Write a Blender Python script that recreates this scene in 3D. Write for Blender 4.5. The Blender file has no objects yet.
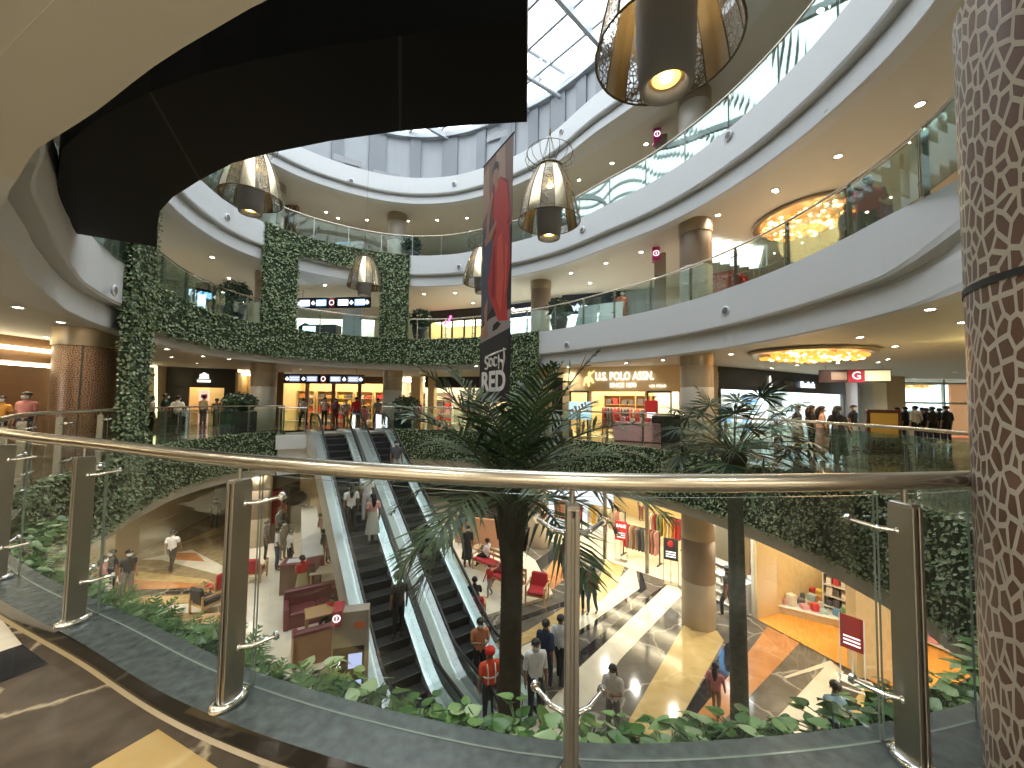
import bpy, bmesh, math, random
import numpy as np
from mathutils import Vector, Matrix
R0 = random.Random(7)
SC = bpy.context.scene
COL = SC.collection
PI = math.pi
# ------------------------------------------------------------------ camera
F_PX = 385.0; PITCH = math.radians(2.74); ROLL = math.radians(0.85); EYE = 1.5
_c, _s = math.cos(ROLL), math.sin(ROLL); _cp, _sp = math.cos(PITCH), math.sin(PITCH)
_right = Vector((_c, -_s*_sp, _s*_cp)); _up = Vector((-_s, -_c*_sp, _c*_cp)); _fw = Vector((0, _cp, _sp))
cam = bpy.data.cameras.new('camera'); cam_o = bpy.data.objects.new('camera', cam); COL.objects.link(cam_o)
cam.sensor_fit = 'HORIZONTAL'; cam.sensor_width = 36.0; cam.lens = F_PX/1024*36; cam.clip_start = 0.05; cam.clip_end = 400
M4 = Matrix((( _right.x, _up.x, -_fw.x, 0), (_right.y, _up.y, -_fw.y, 0), (_right.z, _up.z, -_fw.z, EYE), (0, 0, 0, 1)))
cam_o.matrix_world = M4
SC.camera = cam_o
# ------------------------------------------------------------------ world, sun, exposure
W = bpy.data.worlds.new('sky'); SC.world = W; W.use_nodes = True
_bg = W.node_tree.nodes['Background']; _bg.inputs[0].default_value = (0.88, 0.95, 1.0, 1); _bg.inputs[1].default_value = 1.55
vs = SC.view_settings
SC.display_settings.display_device = 'sRGB'
vs.view_transform = 'Standard'; vs.look = 'None'; vs.gamma = 1; vs.exposure = 1.62
try: vs.use_curve_mapping = False
except Exception: pass
cy = SC.cycles
cy.max_bounces = 8; cy.diffuse_bounces = 4; cy.glossy_bounces = 3; cy.transmission_bounces = 4; cy.transparent_max_bounces = 24
cy.caustics_reflective = False; cy.caustics_refractive = False; cy.sample_clamp_indirect = 4.0
DOWNLIGHT_W = 38.0

def at(x, y, z):
    """the point at height z that the eye sees at (x, y) of the photograph"""
    u = (x-512)/F_PX; v = (384-y)/F_PX
    a = u*_c - v*_s; b = u*_s + v*_c
    d = Vector((a, _cp-b*_sp, _sp+b*_cp)); t = (z-EYE)/d.z
    return Vector((d.x*t, d.y*t, z))
def atd(x, y, dist):
    """the point at depth dist (along +Y) seen at (x, y)"""
    u = (x-512)/F_PX; v = (384-y)/F_PX
    a = u*_c - v*_s; b = u*_s + v*_c
    d = Vector((a, _cp-b*_sp, _sp+b*_cp)); t = dist/d.y
    return Vector((d.x*t, dist, EYE+d.z*t))
# ------------------------------------------------------------------ materials
MATS = {}
def _nt(name):
    m = bpy.data.materials.new(name); m.use_nodes = True
    return m, m.node_tree, m.node_tree.nodes['Principled BSDF']
def mat(name, col, rough=0.5, metal=0.0, var=0.06, scale=8.0, bump=0.0, emit=None, estr=0.0, spec=0.5, bscale=None, coat=0.0):
    """plain procedural material with soft noise variation"""
    if name in MATS: return MATS[name]
    m, t, p = _nt(name)
    L = t.links.new
    tc = t.nodes.new('ShaderNodeTexCoord'); n = t.nodes.new('ShaderNodeTexNoise'); n.inputs['Scale'].default_value = scale
    n.inputs['Detail'].default_value = 4
    L(tc.outputs['Object'], n.inputs['Vector'])
    mx = t.nodes.new('ShaderNodeMixRGB')
    mx.inputs[1].default_value = (*[max(0, c*(1-var)) for c in col], 1); mx.inputs[2].default_value = (*[min(1, c*(1+var)) for c in col], 1)
    L(n.outputs['Fac'], mx.inputs[0]); L(mx.outputs[0], p.inputs['Base Color'])
    p.inputs['Roughness'].default_value = rough; p.inputs['Metallic'].default_value = metal
    p.inputs['Specular IOR Level'].default_value = spec
    if coat: p.inputs['Coat Weight'].default_value = coat; p.inputs['Coat Roughness'].default_value = 0.05
    if bump:
        b = t.nodes.new('ShaderNodeBump'); b.inputs['Strength'].default_value = bump
        n2 = t.nodes.new('ShaderNodeTexNoise'); n2.inputs['Scale'].default_value = bscale or scale*5
        L(tc.outputs['Object'], n2.inputs['Vector']); L(n2.outputs['Fac'], b.inputs['Height']); L(b.outputs[0], p.inputs['Normal'])
    if emit:
        p.inputs['Emission Color'].default_value = (*emit, 1); p.inputs['Emission Strength'].default_value = estr
    MATS[name] = m
    return m
def marble(name, c1, c2, vein, rough=0.08, scale=1.2, vs_=1.0):
    if name in MATS: return MATS[name]
    m, t, p = _nt(name); L = t.links.new
    tc = t.nodes.new('ShaderNodeTexCoord')
    n = t.nodes.new('ShaderNodeTexNoise'); n.inputs['Scale'].default_value = scale*2.2; n.inputs['Detail'].default_value = 8; n.inputs['Distortion'].default_value = 0.6
    L(tc.outputs['Object'], n.inputs['Vector'])
    r = t.nodes.new('ShaderNodeValToRGB'); r.color_ramp.elements[0].position = .3; r.color_ramp.elements[1].position = .7
    r.color_ramp.elements[0].color = (*c1, 1); r.color_ramp.elements[1].color = (*c2, 1)
    L(n.outputs['Fac'], r.inputs[0])
    w = t.nodes.new('ShaderNodeTexVoronoi'); w.feature = 'DISTANCE_TO_EDGE'; w.inputs['Scale'].default_value = scale*1.1
    n3 = t.nodes.new('ShaderNodeTexNoise'); n3.inputs['Scale'].default_value = scale*1.5; n3.inputs['Detail'].default_value = 5
    L(tc.outputs['Object'], n3.inputs['Vector'])
    mxv = t.nodes.new('ShaderNodeMixRGB'); mxv.inputs[0].default_value = 0.35
    L(tc.outputs['Object'], mxv.inputs[1]); L(n3.outputs['Color'], mxv.inputs[2]); L(mxv.outputs[0], w.inputs['Vector'])
    r2 = t.nodes.new('ShaderNodeValToRGB'); r2.color_ramp.elements[0].position = 0; r2.color_ramp.elements[1].position = .025
    r2.color_ramp.elements[0].color = (vs_, vs_, vs_, 1); r2.color_ramp.elements[1].color = (0, 0, 0, 1)
    L(w.outputs['Distance'], r2.inputs[0])
    mx = t.nodes.new('ShaderNodeMixRGB'); L(r2.outputs[0], mx.inputs[0]); L(r.outputs[0], mx.inputs[1]); mx.inputs[2].default_value = (*vein, 1)
    L(mx.outputs[0], p.inputs['Base Color'])
    p.inputs['Roughness'].default_value = rough
    MATS[name] = m
    return m
def emis(name, col, strength):
    if name in MATS: return MATS[name]
    m, t, p = _nt(name)
    p.inputs['Base Color'].default_value = (*[c*.5 for c in col], 1)
    p.inputs['Emission Color'].default_value = (*col, 1); p.inputs['Emission Strength'].default_value = strength
    MATS[name] = m
    return m
def glass(name, tint=(0.93, 0.97, 0.95), refl=.5, rough=0.0):
    """thin clear sheet: clear transmission plus a fresnel mirror"""
    if name in MATS: return MATS[name]
    m = bpy.data.materials.new(name); m.use_nodes = True; t = m.node_tree; L = t.links.new
    for q in list(t.nodes): t.nodes.remove(q)
    o = t.nodes.new('ShaderNodeOutputMaterial'); tr = t.nodes.new('ShaderNodeBsdfTransparent'); tr.inputs[0].default_value = (*tint, 1)
    g = t.nodes.new('ShaderNodeBsdfGlossy'); g.inputs['Roughness'].default_value = rough; g.inputs[0].default_value = (0.9, 0.95, 0.93, 1)
    f = t.nodes.new('ShaderNodeFresnel'); f.inputs[0].default_value = 1.45
    mu = t.nodes.new('ShaderNodeMath'); mu.operation = 'MULTIPLY'; mu.inputs[1].default_value = refl
    mx = t.nodes.new('ShaderNodeMixShader'); L(f.outputs[0], mu.inputs[0]); L(mu.outputs[0], mx.inputs[0]); L(tr.outputs[0], mx.inputs[1]); L(g.outputs[0], mx.inputs[2]); L(mx.outputs[0], o.inputs[0])
    MATS[name] = m
    return m
def leafmat(name, cols, rough=0.45, transl=0.15, gloss=0.4):
    """foliage: the colour runs from leaf to leaf"""
    if name in MATS: return MATS[name]
    m, t, p = _nt(name); L = t.links.new
    g = t.nodes.new('ShaderNodeNewGeometry'); r = t.nodes.new('ShaderNodeValToRGB')
    while len(r.color_ramp.elements) < len(cols): r.color_ramp.elements.new(0.5)
    for i, c in enumerate(cols):
        r.color_ramp.elements[i].position = i/(len(cols)-1); r.color_ramp.elements[i].color = (*c, 1)
    L(g.outputs['Random Per Island'], r.inputs[0]); L(r.outputs[0], p.inputs['Base Color'])
    p.inputs['Roughness'].default_value = rough; p.inputs['Specular IOR Level'].default_value = gloss
    MATS[name] = m
    return m
# ------------------------------------------------------------------ mesh helpers
class MB:
    """collects shapes, then links them as one mesh object"""
    def __init__(self): self.v = []; self.f = []; self.m = []; self.mats = []; self.cur = 0; self.sm = []
    def use(self, material):
        if material not in self.mats: self.mats.append(material)
        self.cur = self.mats.index(material); return self
    def add(self, vs_, fs, smooth=False):
        o = len(self.v); self.v.extend([tuple(p) for p in vs_])
        for f in fs: self.f.append(tuple(i+o for i in f)); self.m.append(self.cur); self.sm.append(smooth)
        return self
    def quad(self, a, b, c, d): return self.add([a, b, c, d], [(0, 1, 2, 3)])
    def poly(self, pts): return self.add(pts, [tuple(range(len(pts)))])
    def box(self, c, s, rz=0.0, rx=0.0, ry=0.0, bev=0.0):
        x, y, z = s[0]/2, s[1]/2, s[2]/2
        if bev <= 0:
            P = [(-x,-y,-z),(x,-y,-z),(x,y,-z),(-x,y,-z),(-x,-y,z),(x,-y,z),(x,y,z),(-x,y,z)]
            Fs = [(3,2,1,0),(4,5,6,7),(0,1,5,4),(1,2,6,5),(2,3,7,6),(3,0,4,7)]
        else:
            b = min(bev, x*.9, y*.9, z*.9); P = []; Fs = []
            def lay(ix, iy, zz):
                k = len(P)
                cx, cyy = x-ix, y-iy; r = b*.6
                for (sx, sy, o) in ((1,1,0),(-1,1,1),(-1,-1,0),(1,-1,1)):
                    q = [(sx*cx, sy*(cyy-r), zz), (sx*(cx-r), sy*cyy, zz)]
                    if o: q.reverse()
                    P.extend(q)
                return k
            ks = [lay(b, b, -z), lay(0, 0, -z+b), lay(0, 0, z-b), lay(b, b, z)]
            for a_, b_ in zip(ks, ks[1:]):
                for i in range(8): j = (i+1) % 8; Fs.append((a_+i, a_+j, b_+j, b_+i))
            Fs.append(tuple(reversed(range(ks[0], ks[0]+8)))); Fs.append(tuple(range(ks[3], ks[3]+8)))
        Rm = Matrix.Rotation(rz, 3, 'Z') @ Matrix.Rotation(ry, 3, 'Y') @ Matrix.Rotation(rx, 3, 'X')
        cv = Vector(c)
        return self.add([Rm @ Vector(p) + cv for p in P], Fs)
    def tube(self, pts, r, n=8, cap=True, closed=False, smooth=True):
        pts = [Vector(p) for p in pts]; k = len(pts)
        rs = r if isinstance(r, (list, tuple)) else [r]*k
        V = []; Fs = []; prev = None
        for i, p in enumerate(pts):
            if closed: d = pts[(i+1) % k]-pts[i-1]
            else: d = pts[min(i+1, k-1)]-pts[max(i-1, 0)]
            d.normalize() if d.length > 1e-9 else None
            if prev is None:
                up = Vector((0, 0, 1)) if abs(d.z) < .9 else Vector((1, 0, 0)); a = d.cross(up).normalized()
            else:
                a = (prev-d*prev.dot(d)); a = a.normalized() if a.length > 1e-6 else d.orthogonal().normalized()
            prev = a; b = d.cross(a)
            for j in range(n):
                t = 2*PI*j/n; V.append(p+(a*math.cos(t)+b*math.sin(t))*rs[i])
        for i in range(k if closed else k-1):
            i2 = (i+1) % k
            for j in range(n):
                j2 = (j+1) % n; Fs.append((i*n+j, i*n+j2, i2*n+j2, i2*n+j))
        self.add(V, Fs, smooth)
        if cap and not closed: self.add([V[j] for j in range(n)], [tuple(reversed(range(n)))]); self.add([V[(k-1)*n+j] for j in range(n)], [tuple(range(n))])
        return self
    def lathe(self, prof, c=(0, 0, 0), n=24, smooth=True, ang=(0, 2*PI), M=None):
        full = abs(ang[1]-ang[0]-2*PI) < 1e-6; m = n if full else n+1
        V = []; Fs = []
        for (r, z) in prof:
            for j in range(m):
                t = ang[0]+(ang[1]-ang[0])*j/n; p = Vector((r*math.cos(t), r*math.sin(t), z))
                V.append((M @ p if M else p)+Vector(c))
        for i in range(len(prof)-1):
            for j in range(n):
                j2 = (j+1) % m; Fs.append((i*m+j, i*m+j2, (i+1)*m+j2, (i+1)*m+j))
        return self.add(V, Fs, smooth)
    def cyl(self, c, r, h, n=20, smooth=True):
        """upright closed cylinder standing on c"""
        x, y, z = c
        self.lathe([(r, z), (r, z+h)], (x, y, 0), n, smooth)
        ring_ = [(x+r*math.cos(2*PI*j/n), y+r*math.sin(2*PI*j/n)) for j in range(n)]
        self.poly([(a, b, z+h) for a, b in ring_]); self.poly([(a, b, z) for a, b in reversed(ring_)])
        return self
    def prism(self, pts2, z0, z1):
        """upright prism over a counter-clockwise outline"""
        k = len(pts2); P = [(x, y, z0) for x, y in pts2]+[(x, y, z1) for x, y in pts2]
        Fs = [tuple(reversed(range(k))), tuple(range(k, 2*k))]+[(i, (i+1) % k, k+(i+1) % k, k+i) for i in range(k)]
        return self.add(P, Fs)
    def ball(self, c, r, n=12, m=8, sc=(1, 1, 1)):
        V = []; Fs = []
        for i in range(m+1):
            a = PI*i/m
            for j in range(n):
                b = 2*PI*j/n; V.append((c[0]+r*sc[0]*math.sin(a)*math.cos(b), c[1]+r*sc[1]*math.sin(a)*math.sin(b), c[2]-r*sc[2]*math.cos(a)))
        for i in range(m):
            for j in range(n):
                j2 = (j+1) % n; Fs.append((i*n+j, i*n+j2, (i+1)*n+j2, (i+1)*n+j))
        return self.add(V, Fs, True)
    def build(self, name, material=None, parent=None, loc=None, rz=None):
        me = bpy.data.meshes.new(name); me.from_pydata(self.v, [], self.f)
        ms = self.mats if self.mats else [material]
        if material is not None and self.mats and material not in self.mats: pass
        for q in ms: me.materials.append(q)
        if self.f:
            me.polygons.foreach_set('material_index', self.m); me.polygons.foreach_set('use_smooth', self.sm)
        me.update()
        o = bpy.data.objects.new(name, me); COL.objects.link(o)
        if parent is not None: o.parent = parent
        if loc is not None: o.location = loc
        if rz is not None: o.rotation_euler = (0, 0, rz)
        return o
def tag(o, label, cat, group=None, kind=None):
    o['label'] = label; o['category'] = cat
    if group: o['group'] = group
    if kind: o['kind'] = kind
    return o
def thing(name, label, cat, loc=(0, 0, 0), rz=0.0, group=None):
    o = bpy.data.objects.new(name, None); o.empty_display_size = .1; COL.objects.link(o)
    o.location = loc; o.rotation_euler = (0, 0, rz)
    return tag(o, label, cat, group)
def struct(o): o['kind'] = 'structure'; return o
def dup(root, loc, rz=None, label=None, group=None, scale=None):
    r = root.copy(); COL.objects.link(r); r.location = loc
    if rz is not None: r.rotation_euler = (0, 0, rz)
    if label: r['label'] = label
    if group: r['group'] = group
    if scale is not None: r.scale = (scale, scale, scale)
    for ch in list(root.children):
        c = ch.copy(); COL.objects.link(c); c.parent = r
        for g in list(ch.children):
            d = g.copy(); COL.objects.link(d); d.parent = c
    return r
FONT_CACHE = {}
def text_mesh(s, size, depth=0.01, bold=0.0, shear=0.0, align='CENTER'):
    """letters as mesh data, upright in the XZ plane facing -Y"""
    cu = bpy.data.curves.new('letters', 'FONT'); cu.body = s; cu.size = size; cu.extrude = depth; cu.offset = bold; cu.shear = shear
    cu.align_x = align; cu.align_y = 'CENTER'; cu.resolution_u = 3
    ob = bpy.data.objects.new('letters', cu); COL.objects.link(ob)
    dg = bpy.context.evaluated_depsgraph_get(); me = bpy.data.meshes.new_from_object(ob.evaluated_get(dg))
    bpy.data.objects.remove(ob); bpy.data.curves.remove(cu)
    me.transform(Matrix.Rotation(PI/2, 4, 'X'))
    return me
def letters(name, s, size, material, loc, rz=0.0, parent=None, depth=0.01, bold=0.0, shear=0.0, align='CENTER'):
    me = text_mesh(s, size, depth, bold, shear, align); me.materials.clear(); me.materials.append(material); me.name = name
    o = bpy.data.objects.new(name, me); COL.objects.link(o); o.location = loc; o.rotation_euler = (0, 0, rz)
    if parent is not None: o.parent = parent
    return o
# ------------------------------------------------------------------ the oval of the atrium (rail line), by angle about its centre
CX, CY = -2.0, 10.5
_RP = [(2.0,1.70),(1.2,1.57),(0.25,1.52),(-.5,1.66),(-1.4,1.93),(-2.6,2.46),(-4.13,3.14),(-5.25,3.78),(-6.3,4.78),(-7.85,6.4),(-8.85,8.3),(-10.3,11),(-11,13),(-11.1,15.3),(-10.2,17.2),(-8.3,18.8),(-6,19.7),(-3.5,19.6),(-1,18.5),(1.4,16.9),(3.4,14.6),(4.8,12.7),(5.7,10.8),(6.2,8.8),(6.3,7.2),(6.2,6.0),(5.9,5),(5.2,3.6),(3.9,2.4)]
_ph = sorted((math.degrees(math.atan2(y-CY, x-CX)) % 360, math.hypot(x-CX, y-CY)) for x, y in _RP)
_pa = [p[0]-360 for p in _ph[-3:]]+[p[0] for p in _ph]+[p[0]+360 for p in _ph[:3]]
_pr = [p[1] for p in _ph[-3:]]+[p[1] for p in _ph]+[p[1] for p in _ph[:3]]
def _rad(d):
    d %= 360.0
    i = max(k for k in range(len(_pa)) if _pa[k] <= d); i = min(max(i, 1), len(_pa)-3)
    h = _pa[i+1]-_pa[i]; t = (d-_pa[i])/h
    m0 = (_pr[i+1]-_pr[i-1])/(_pa[i+1]-_pa[i-1])*h; m1 = (_pr[i+2]-_pr[i])/(_pa[i+2]-_pa[i])*h
    return (2*t**3-3*t*t+1)*_pr[i]+(t**3-2*t*t+t)*m0+(-2*t**3+3*t*t)*_pr[i+1]+(t**3-t*t)*m1
_RT = [sum(_rad(k+.0+e) for e in (-1.5, -.75, 0, .75, 1.5))/5 for k in range(360)]
def rad(d):
    d %= 360.0; i = int(d); t = d-i
    return _RT[i]*(1-t)+_RT[(i+1) % 360]*t
def ringp(d, off=0.0):
    """point of the rail line at angle d (degrees), pushed off metres away from the void"""
    def q(a): r = rad(a); a = math.radians(a); return Vector((CX+r*math.cos(a), CY+r*math.sin(a)))
    p = q(d); t = (q(d+1.2)-q(d-1.2)).normalized(); n = Vector((t.y, -t.x))
    return p+n*off
def ringn(d):
    t = (ringp(d+1)-ringp(d-1)).normalized(); return Vector((t.y, -t.x))
def phix(x):
    """angle where the far side of the oval is seen at column x"""
    best = None; s = (x-512)/F_PX
    for k in range(0, 7200):
        d = k*.05; p = ringp(d) if False else Vector((CX+rad(d)*math.cos(math.radians(d)), CY+rad(d)*math.sin(math.radians(d))))
        if p.y < .5: continue
        e = abs(p.x/p.y-s)
        if e < .004 and (best is None or p.y > best[1]): best = (d, p.y)
    return best[0]
def arange(a, b, step=2.0):
    n = max(1, int(math.ceil(abs(b-a)/step))); return [a+(b-a)*i/n for i in range(n+1)]
def arclen(a, b):
    ds = arange(a, b, .5); return sum((ringp(p)-ringp(q)).length for p, q in zip(ds, ds[1:]))
def sweep(mb, degs, prof, close=False):
    """sweep a profile of (offset, z) along the oval"""
    rows = [[(*ringp(d, o), z) for (o, z) in prof] for d in degs]; k = len(prof)
    V = [p for r in rows for p in r]; Fs = []
    for i in range(len(degs)-1):
        for j in range(k-1): Fs.append((i*k+j, (i+1)*k+j, (i+1)*k+j+1, i*k+j+1))
    mb.add(V, Fs, False)
    return mb
Z1 = -.06
Z0, Z2, Z3, ZR = -5.5, 4.55, 8.95, 13.2      # ground floor, second, third, top of the roof ring; our own floor is 0
# ------------------------------------------------------------------ palette
WHITE = mat('white_plaster', (.60, .615, .62), .55, var=.02)
CEIL = mat('ceiling_paint', (.60, .585, .53), .7, var=.02)
CEILW = mat('ceiling_paint_pale', (.66, .63, .57), .7, var=.02)
BEIGE = mat('beige_wall', (.52, .42, .27), .6, var=.05, scale=2)
STEEL = mat('brushed_steel', (.62, .60, .56), .28, 1.0, var=.05, scale=30)
STEELD = mat('satin_steel', (.36, .34, .30), .35, 1.0, var=.05, scale=30)
CHROME = mat('chrome', (.85, .85, .85), .08, 1.0, var=.02)
GLASS = glass('clear_glass', (.975, .99, .98), 0.14)
GLASSG = glass('greenish_glass', (.86, .95, .93), 0.6)
BLACK = mat('black_matte', (.012, .013, .014), .5, var=.2)
DARK = mat('dark_panel', (.03, .028, .028), .4, var=.2)
M_DARK = marble('dark_brown_marble', (.035, .028, .022), (.085, .07, .052), (.42, .36, .26), .07, 1.3, .8)
M_BROWN = marble('brown_marble', (.065, .052, .039), (.12, .096, .072), (.50, .42, .28), .09, 1.5, .8)
M_GREY = marble('grey_marble', (.085, .075, .062), (.15, .135, .115), (.50, .46, .38), .09, .9, .6)
M_BLACK = marble('black_granite_inlay', (.012, .013, .016), (.03, .03, .034), (.1, .1, .1), .07, 2, .2)
M_CREAM = marble('cream_marble', (.58, .52, .40), (.68, .62, .50), (.5, .43, .3), .12, .8, .3)
M_YELL = marble('yellow_marble', (.42, .29, .11), (.54, .40, .19), (.62, .5, .3), .1, .9, .4)
M_ORNG = marble('terracotta_marble', (.42, .17, .06), (.55, .25, .10), (.6, .4, .25), .1, 1.1, .4)
M_TILE = marble('pale_travertine', (.66, .60, .46), (.74, .69, .57), (.6, .52, .38), .22, .6, .25)
M_WOODF = mat('orange_wood_floor', (.72, .33, .06), .22, var=.18, scale=3)
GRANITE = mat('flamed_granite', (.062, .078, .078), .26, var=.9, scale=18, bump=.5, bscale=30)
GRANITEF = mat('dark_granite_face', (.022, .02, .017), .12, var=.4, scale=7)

# ------------------------------------------------------------------ slabs: floor, fascia, ceiling for each storey
def outer_pts(loop, degs):
    """the loop's point in each direction from the centre of the oval"""
    out = []
    for d in degs:
        a = math.radians(d); ux, uy = math.cos(a), math.sin(a); best = 0
        for (x0, y0), (x1, y1) in zip(loop, loop[1:]+loop[:1]):
            ex, ey = x1-x0, y1-y0; den = ux*ey-uy*ex
            if abs(den) < 1e-9: continue
            t = ((x0-CX)*ey-(y0-CY)*ex)/den; s = ((x0-CX)*uy-(y0-CY)*ux)/den
            if t > 0 and -1e-6 <= s <= 1+1e-6: best = max(best, t)
        out.append((CX+ux*best, CY+uy*best))
    return out
def annulus(name, z, off, loop, material, thick=.08, down=False):
    degs = sorted(set([k*2.0 for k in range(180)]+[round(math.degrees(math.atan2(y-CY, x-CX)) % 360, 4) for x, y in loop]))
    inn = [ringp(d, off) for d in degs]; out = outer_pts(loop, degs); n = len(degs); b = MB()
    z1 = z+thick if down else z-thick
    V = [(p.x, p.y, z) for p in inn]+[(x, y, z) for x, y in out]+[(p.x, p.y, z1) for p in inn]+[(x, y, z1) for x, y in out]; Fs = []
    for i in range(n):
        j = (i+1) % n; Fs += [(i, n+i, n+j, j), (2*n+i, 2*n+j, 3*n+j, 3*n+i), (i, j, 2*n+j, 2*n+i), (n+i, 3*n+i, 3*n+j, n+j)]
    b.add(V, Fs)
    return struct(b.build(name, material))
LOOP1 = [(-23, 0), (-23, 22), (-17, 31), (0, 32), (12, 28), (20, 27.5), (31, 27.5), (31, 18), (15, 4), (11, -6), (-14, -7)]
LOOP2 = [(-20, -4), (-21, 24), (-10, 31), (2, 31), (13, 25), (19, 16), (19, 4), (13, -6), (0, -7)]
LOOP0 = [(-19, -3), (-19, 36), (2, 36), (16, 30), (19, 16), (18, 4), (12, -5), (0, -6)]
annulus('floor', Z1, .066, LOOP1, M_BROWN)
annulus('floor', Z2, .12, LOOP2, M_CREAM)
annulus('floor', Z3, .12, LOOP2, M_CREAM)
annulus('ceiling', 3.2, .40, LOOP1, CEIL, down=True)
annulus('ceiling', 7.62, .40, LOOP2, CEIL, down=True)
annulus('ceiling', 12.1, .40, LOOP2, CEIL, down=True)
annulus('ceiling', -1.62, .40, LOOP0, CEIL, down=True)
annulus('roof', ZR, .4, LOOP2, WHITE, thick=.2)
def smooth01(t): t = min(1, max(0, t)); return t*t*(3-2*t)
def near_w(d):
    """1 where the balcony overhead ends in a flush soffit (right over our heads), 0 elsewhere"""
    d %= 360
    return smooth01((d-251)/9)*smooth01((334-d)/14)
def near_off(d):
    d %= 360
    return float(np.interp(d, [250, 253, 256, 261, 268, 274, 276, 285, 334], [.06, .08, .11, .19, .215, .244, .27, .36, .36]))
def roof_push(d):
    d = (d+180) % 360-180
    return -.55*smooth01((85-d)/50)*smooth01((d+100)/50)
def vsweep(mb, degs, fn, mats=None):
    rows = [[(*ringp(d, o), z) for (o, z) in fn(d)] for d in degs]; k = len(rows[0]); o0 = len(mb.v)
    mb.v.extend(p for r in rows for p in r)
    for i in range(len(degs)-1):
        for j in range(k-1):
            if mats: mb.use(mats(degs[i], j))
            mb.f.append((o0+i*k+j, o0+(i+1)*k+j, o0+(i+1)*k+j+1, o0+i*k+j+1)); mb.m.append(mb.cur); mb.sm.append(False)
    return mb
def fascia(F, depth, step=.9, near=False, push=None):
    """two stepped bands of white plaster under a storey's glass; over our heads it turns into a flush soffit"""
    b = MB()
    base = [(.13, F-.02), (.13, F+.1), (-.1, F+.1), (-.1, F-step), (-.07, F-step-.05), (.14, F-step-.05), (.14, F-step-.09), (.10, F-step-.12), (.10, F-depth+.02), (.12, F-depth), (.45, F-depth), (.45, F-depth+.2)]
    def prof(d):
        w = near_w(d) if near else 0; e = push(d) if push else (float(np.interp(d % 360, [183, 190, 195, 200, 207, 214, 222, 231, 237, 241, 248, 255], [0, .05, .12, .12, 0, -.2, -.25, -.2, -.2, -.2, -.12, -.03])) if near else 0); out = []
        for i, (o_, z_) in enumerate(base):
            if i in (0, 1): q = (o_+w*.3, z_)
            elif i < 10: q = (o_*(1-w)+w*near_off(d), z_*(1-w)+w*(F+.1-(F+.1-3.197)*(i-2)/7.0))
            else: q = (o_+w*.1, z_*(1-w)+w*3.197) if i == 10 else (o_+w*.1, z_*(1-w)+w*3.2)
            out.append((q[0]+(e if o_ < .4 else 0), q[1]))
        return out
    b.use(WHITE)
    vsweep(b, [k*1.5 for k in range(241)], prof, (lambda d, j: CEIL if (near and j >= 5 and near_w(d) > .5) else WHITE))
    return b.build('trim', WHITE)
for k, (F, dp, st) in enumerate(((Z2, 1.46, .86), (Z3, 1.46, .86), (ZR-.1, 1.2, .72))):
    o = fascia(F, dp, st, near=(k == 0), push=roof_push if k == 2 else None); o.name = 'trim_%d' % (k+2); struct(o)
b = MB(); sweep(b, arange(phix(108), -60, 1.5) if False else [k*1.5 for k in range(241)], [(.065, -.12), (.065, -.0), (-.1, -.0), (-.1, -1.42), (-.02, -1.46), (-.02, -1.8), (.45, -1.8), (.45, -1.6)])
o = b.build('trim_1', mat('taupe_plaster', (.50, .47, .40), .6, var=.03)); struct(o)

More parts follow.
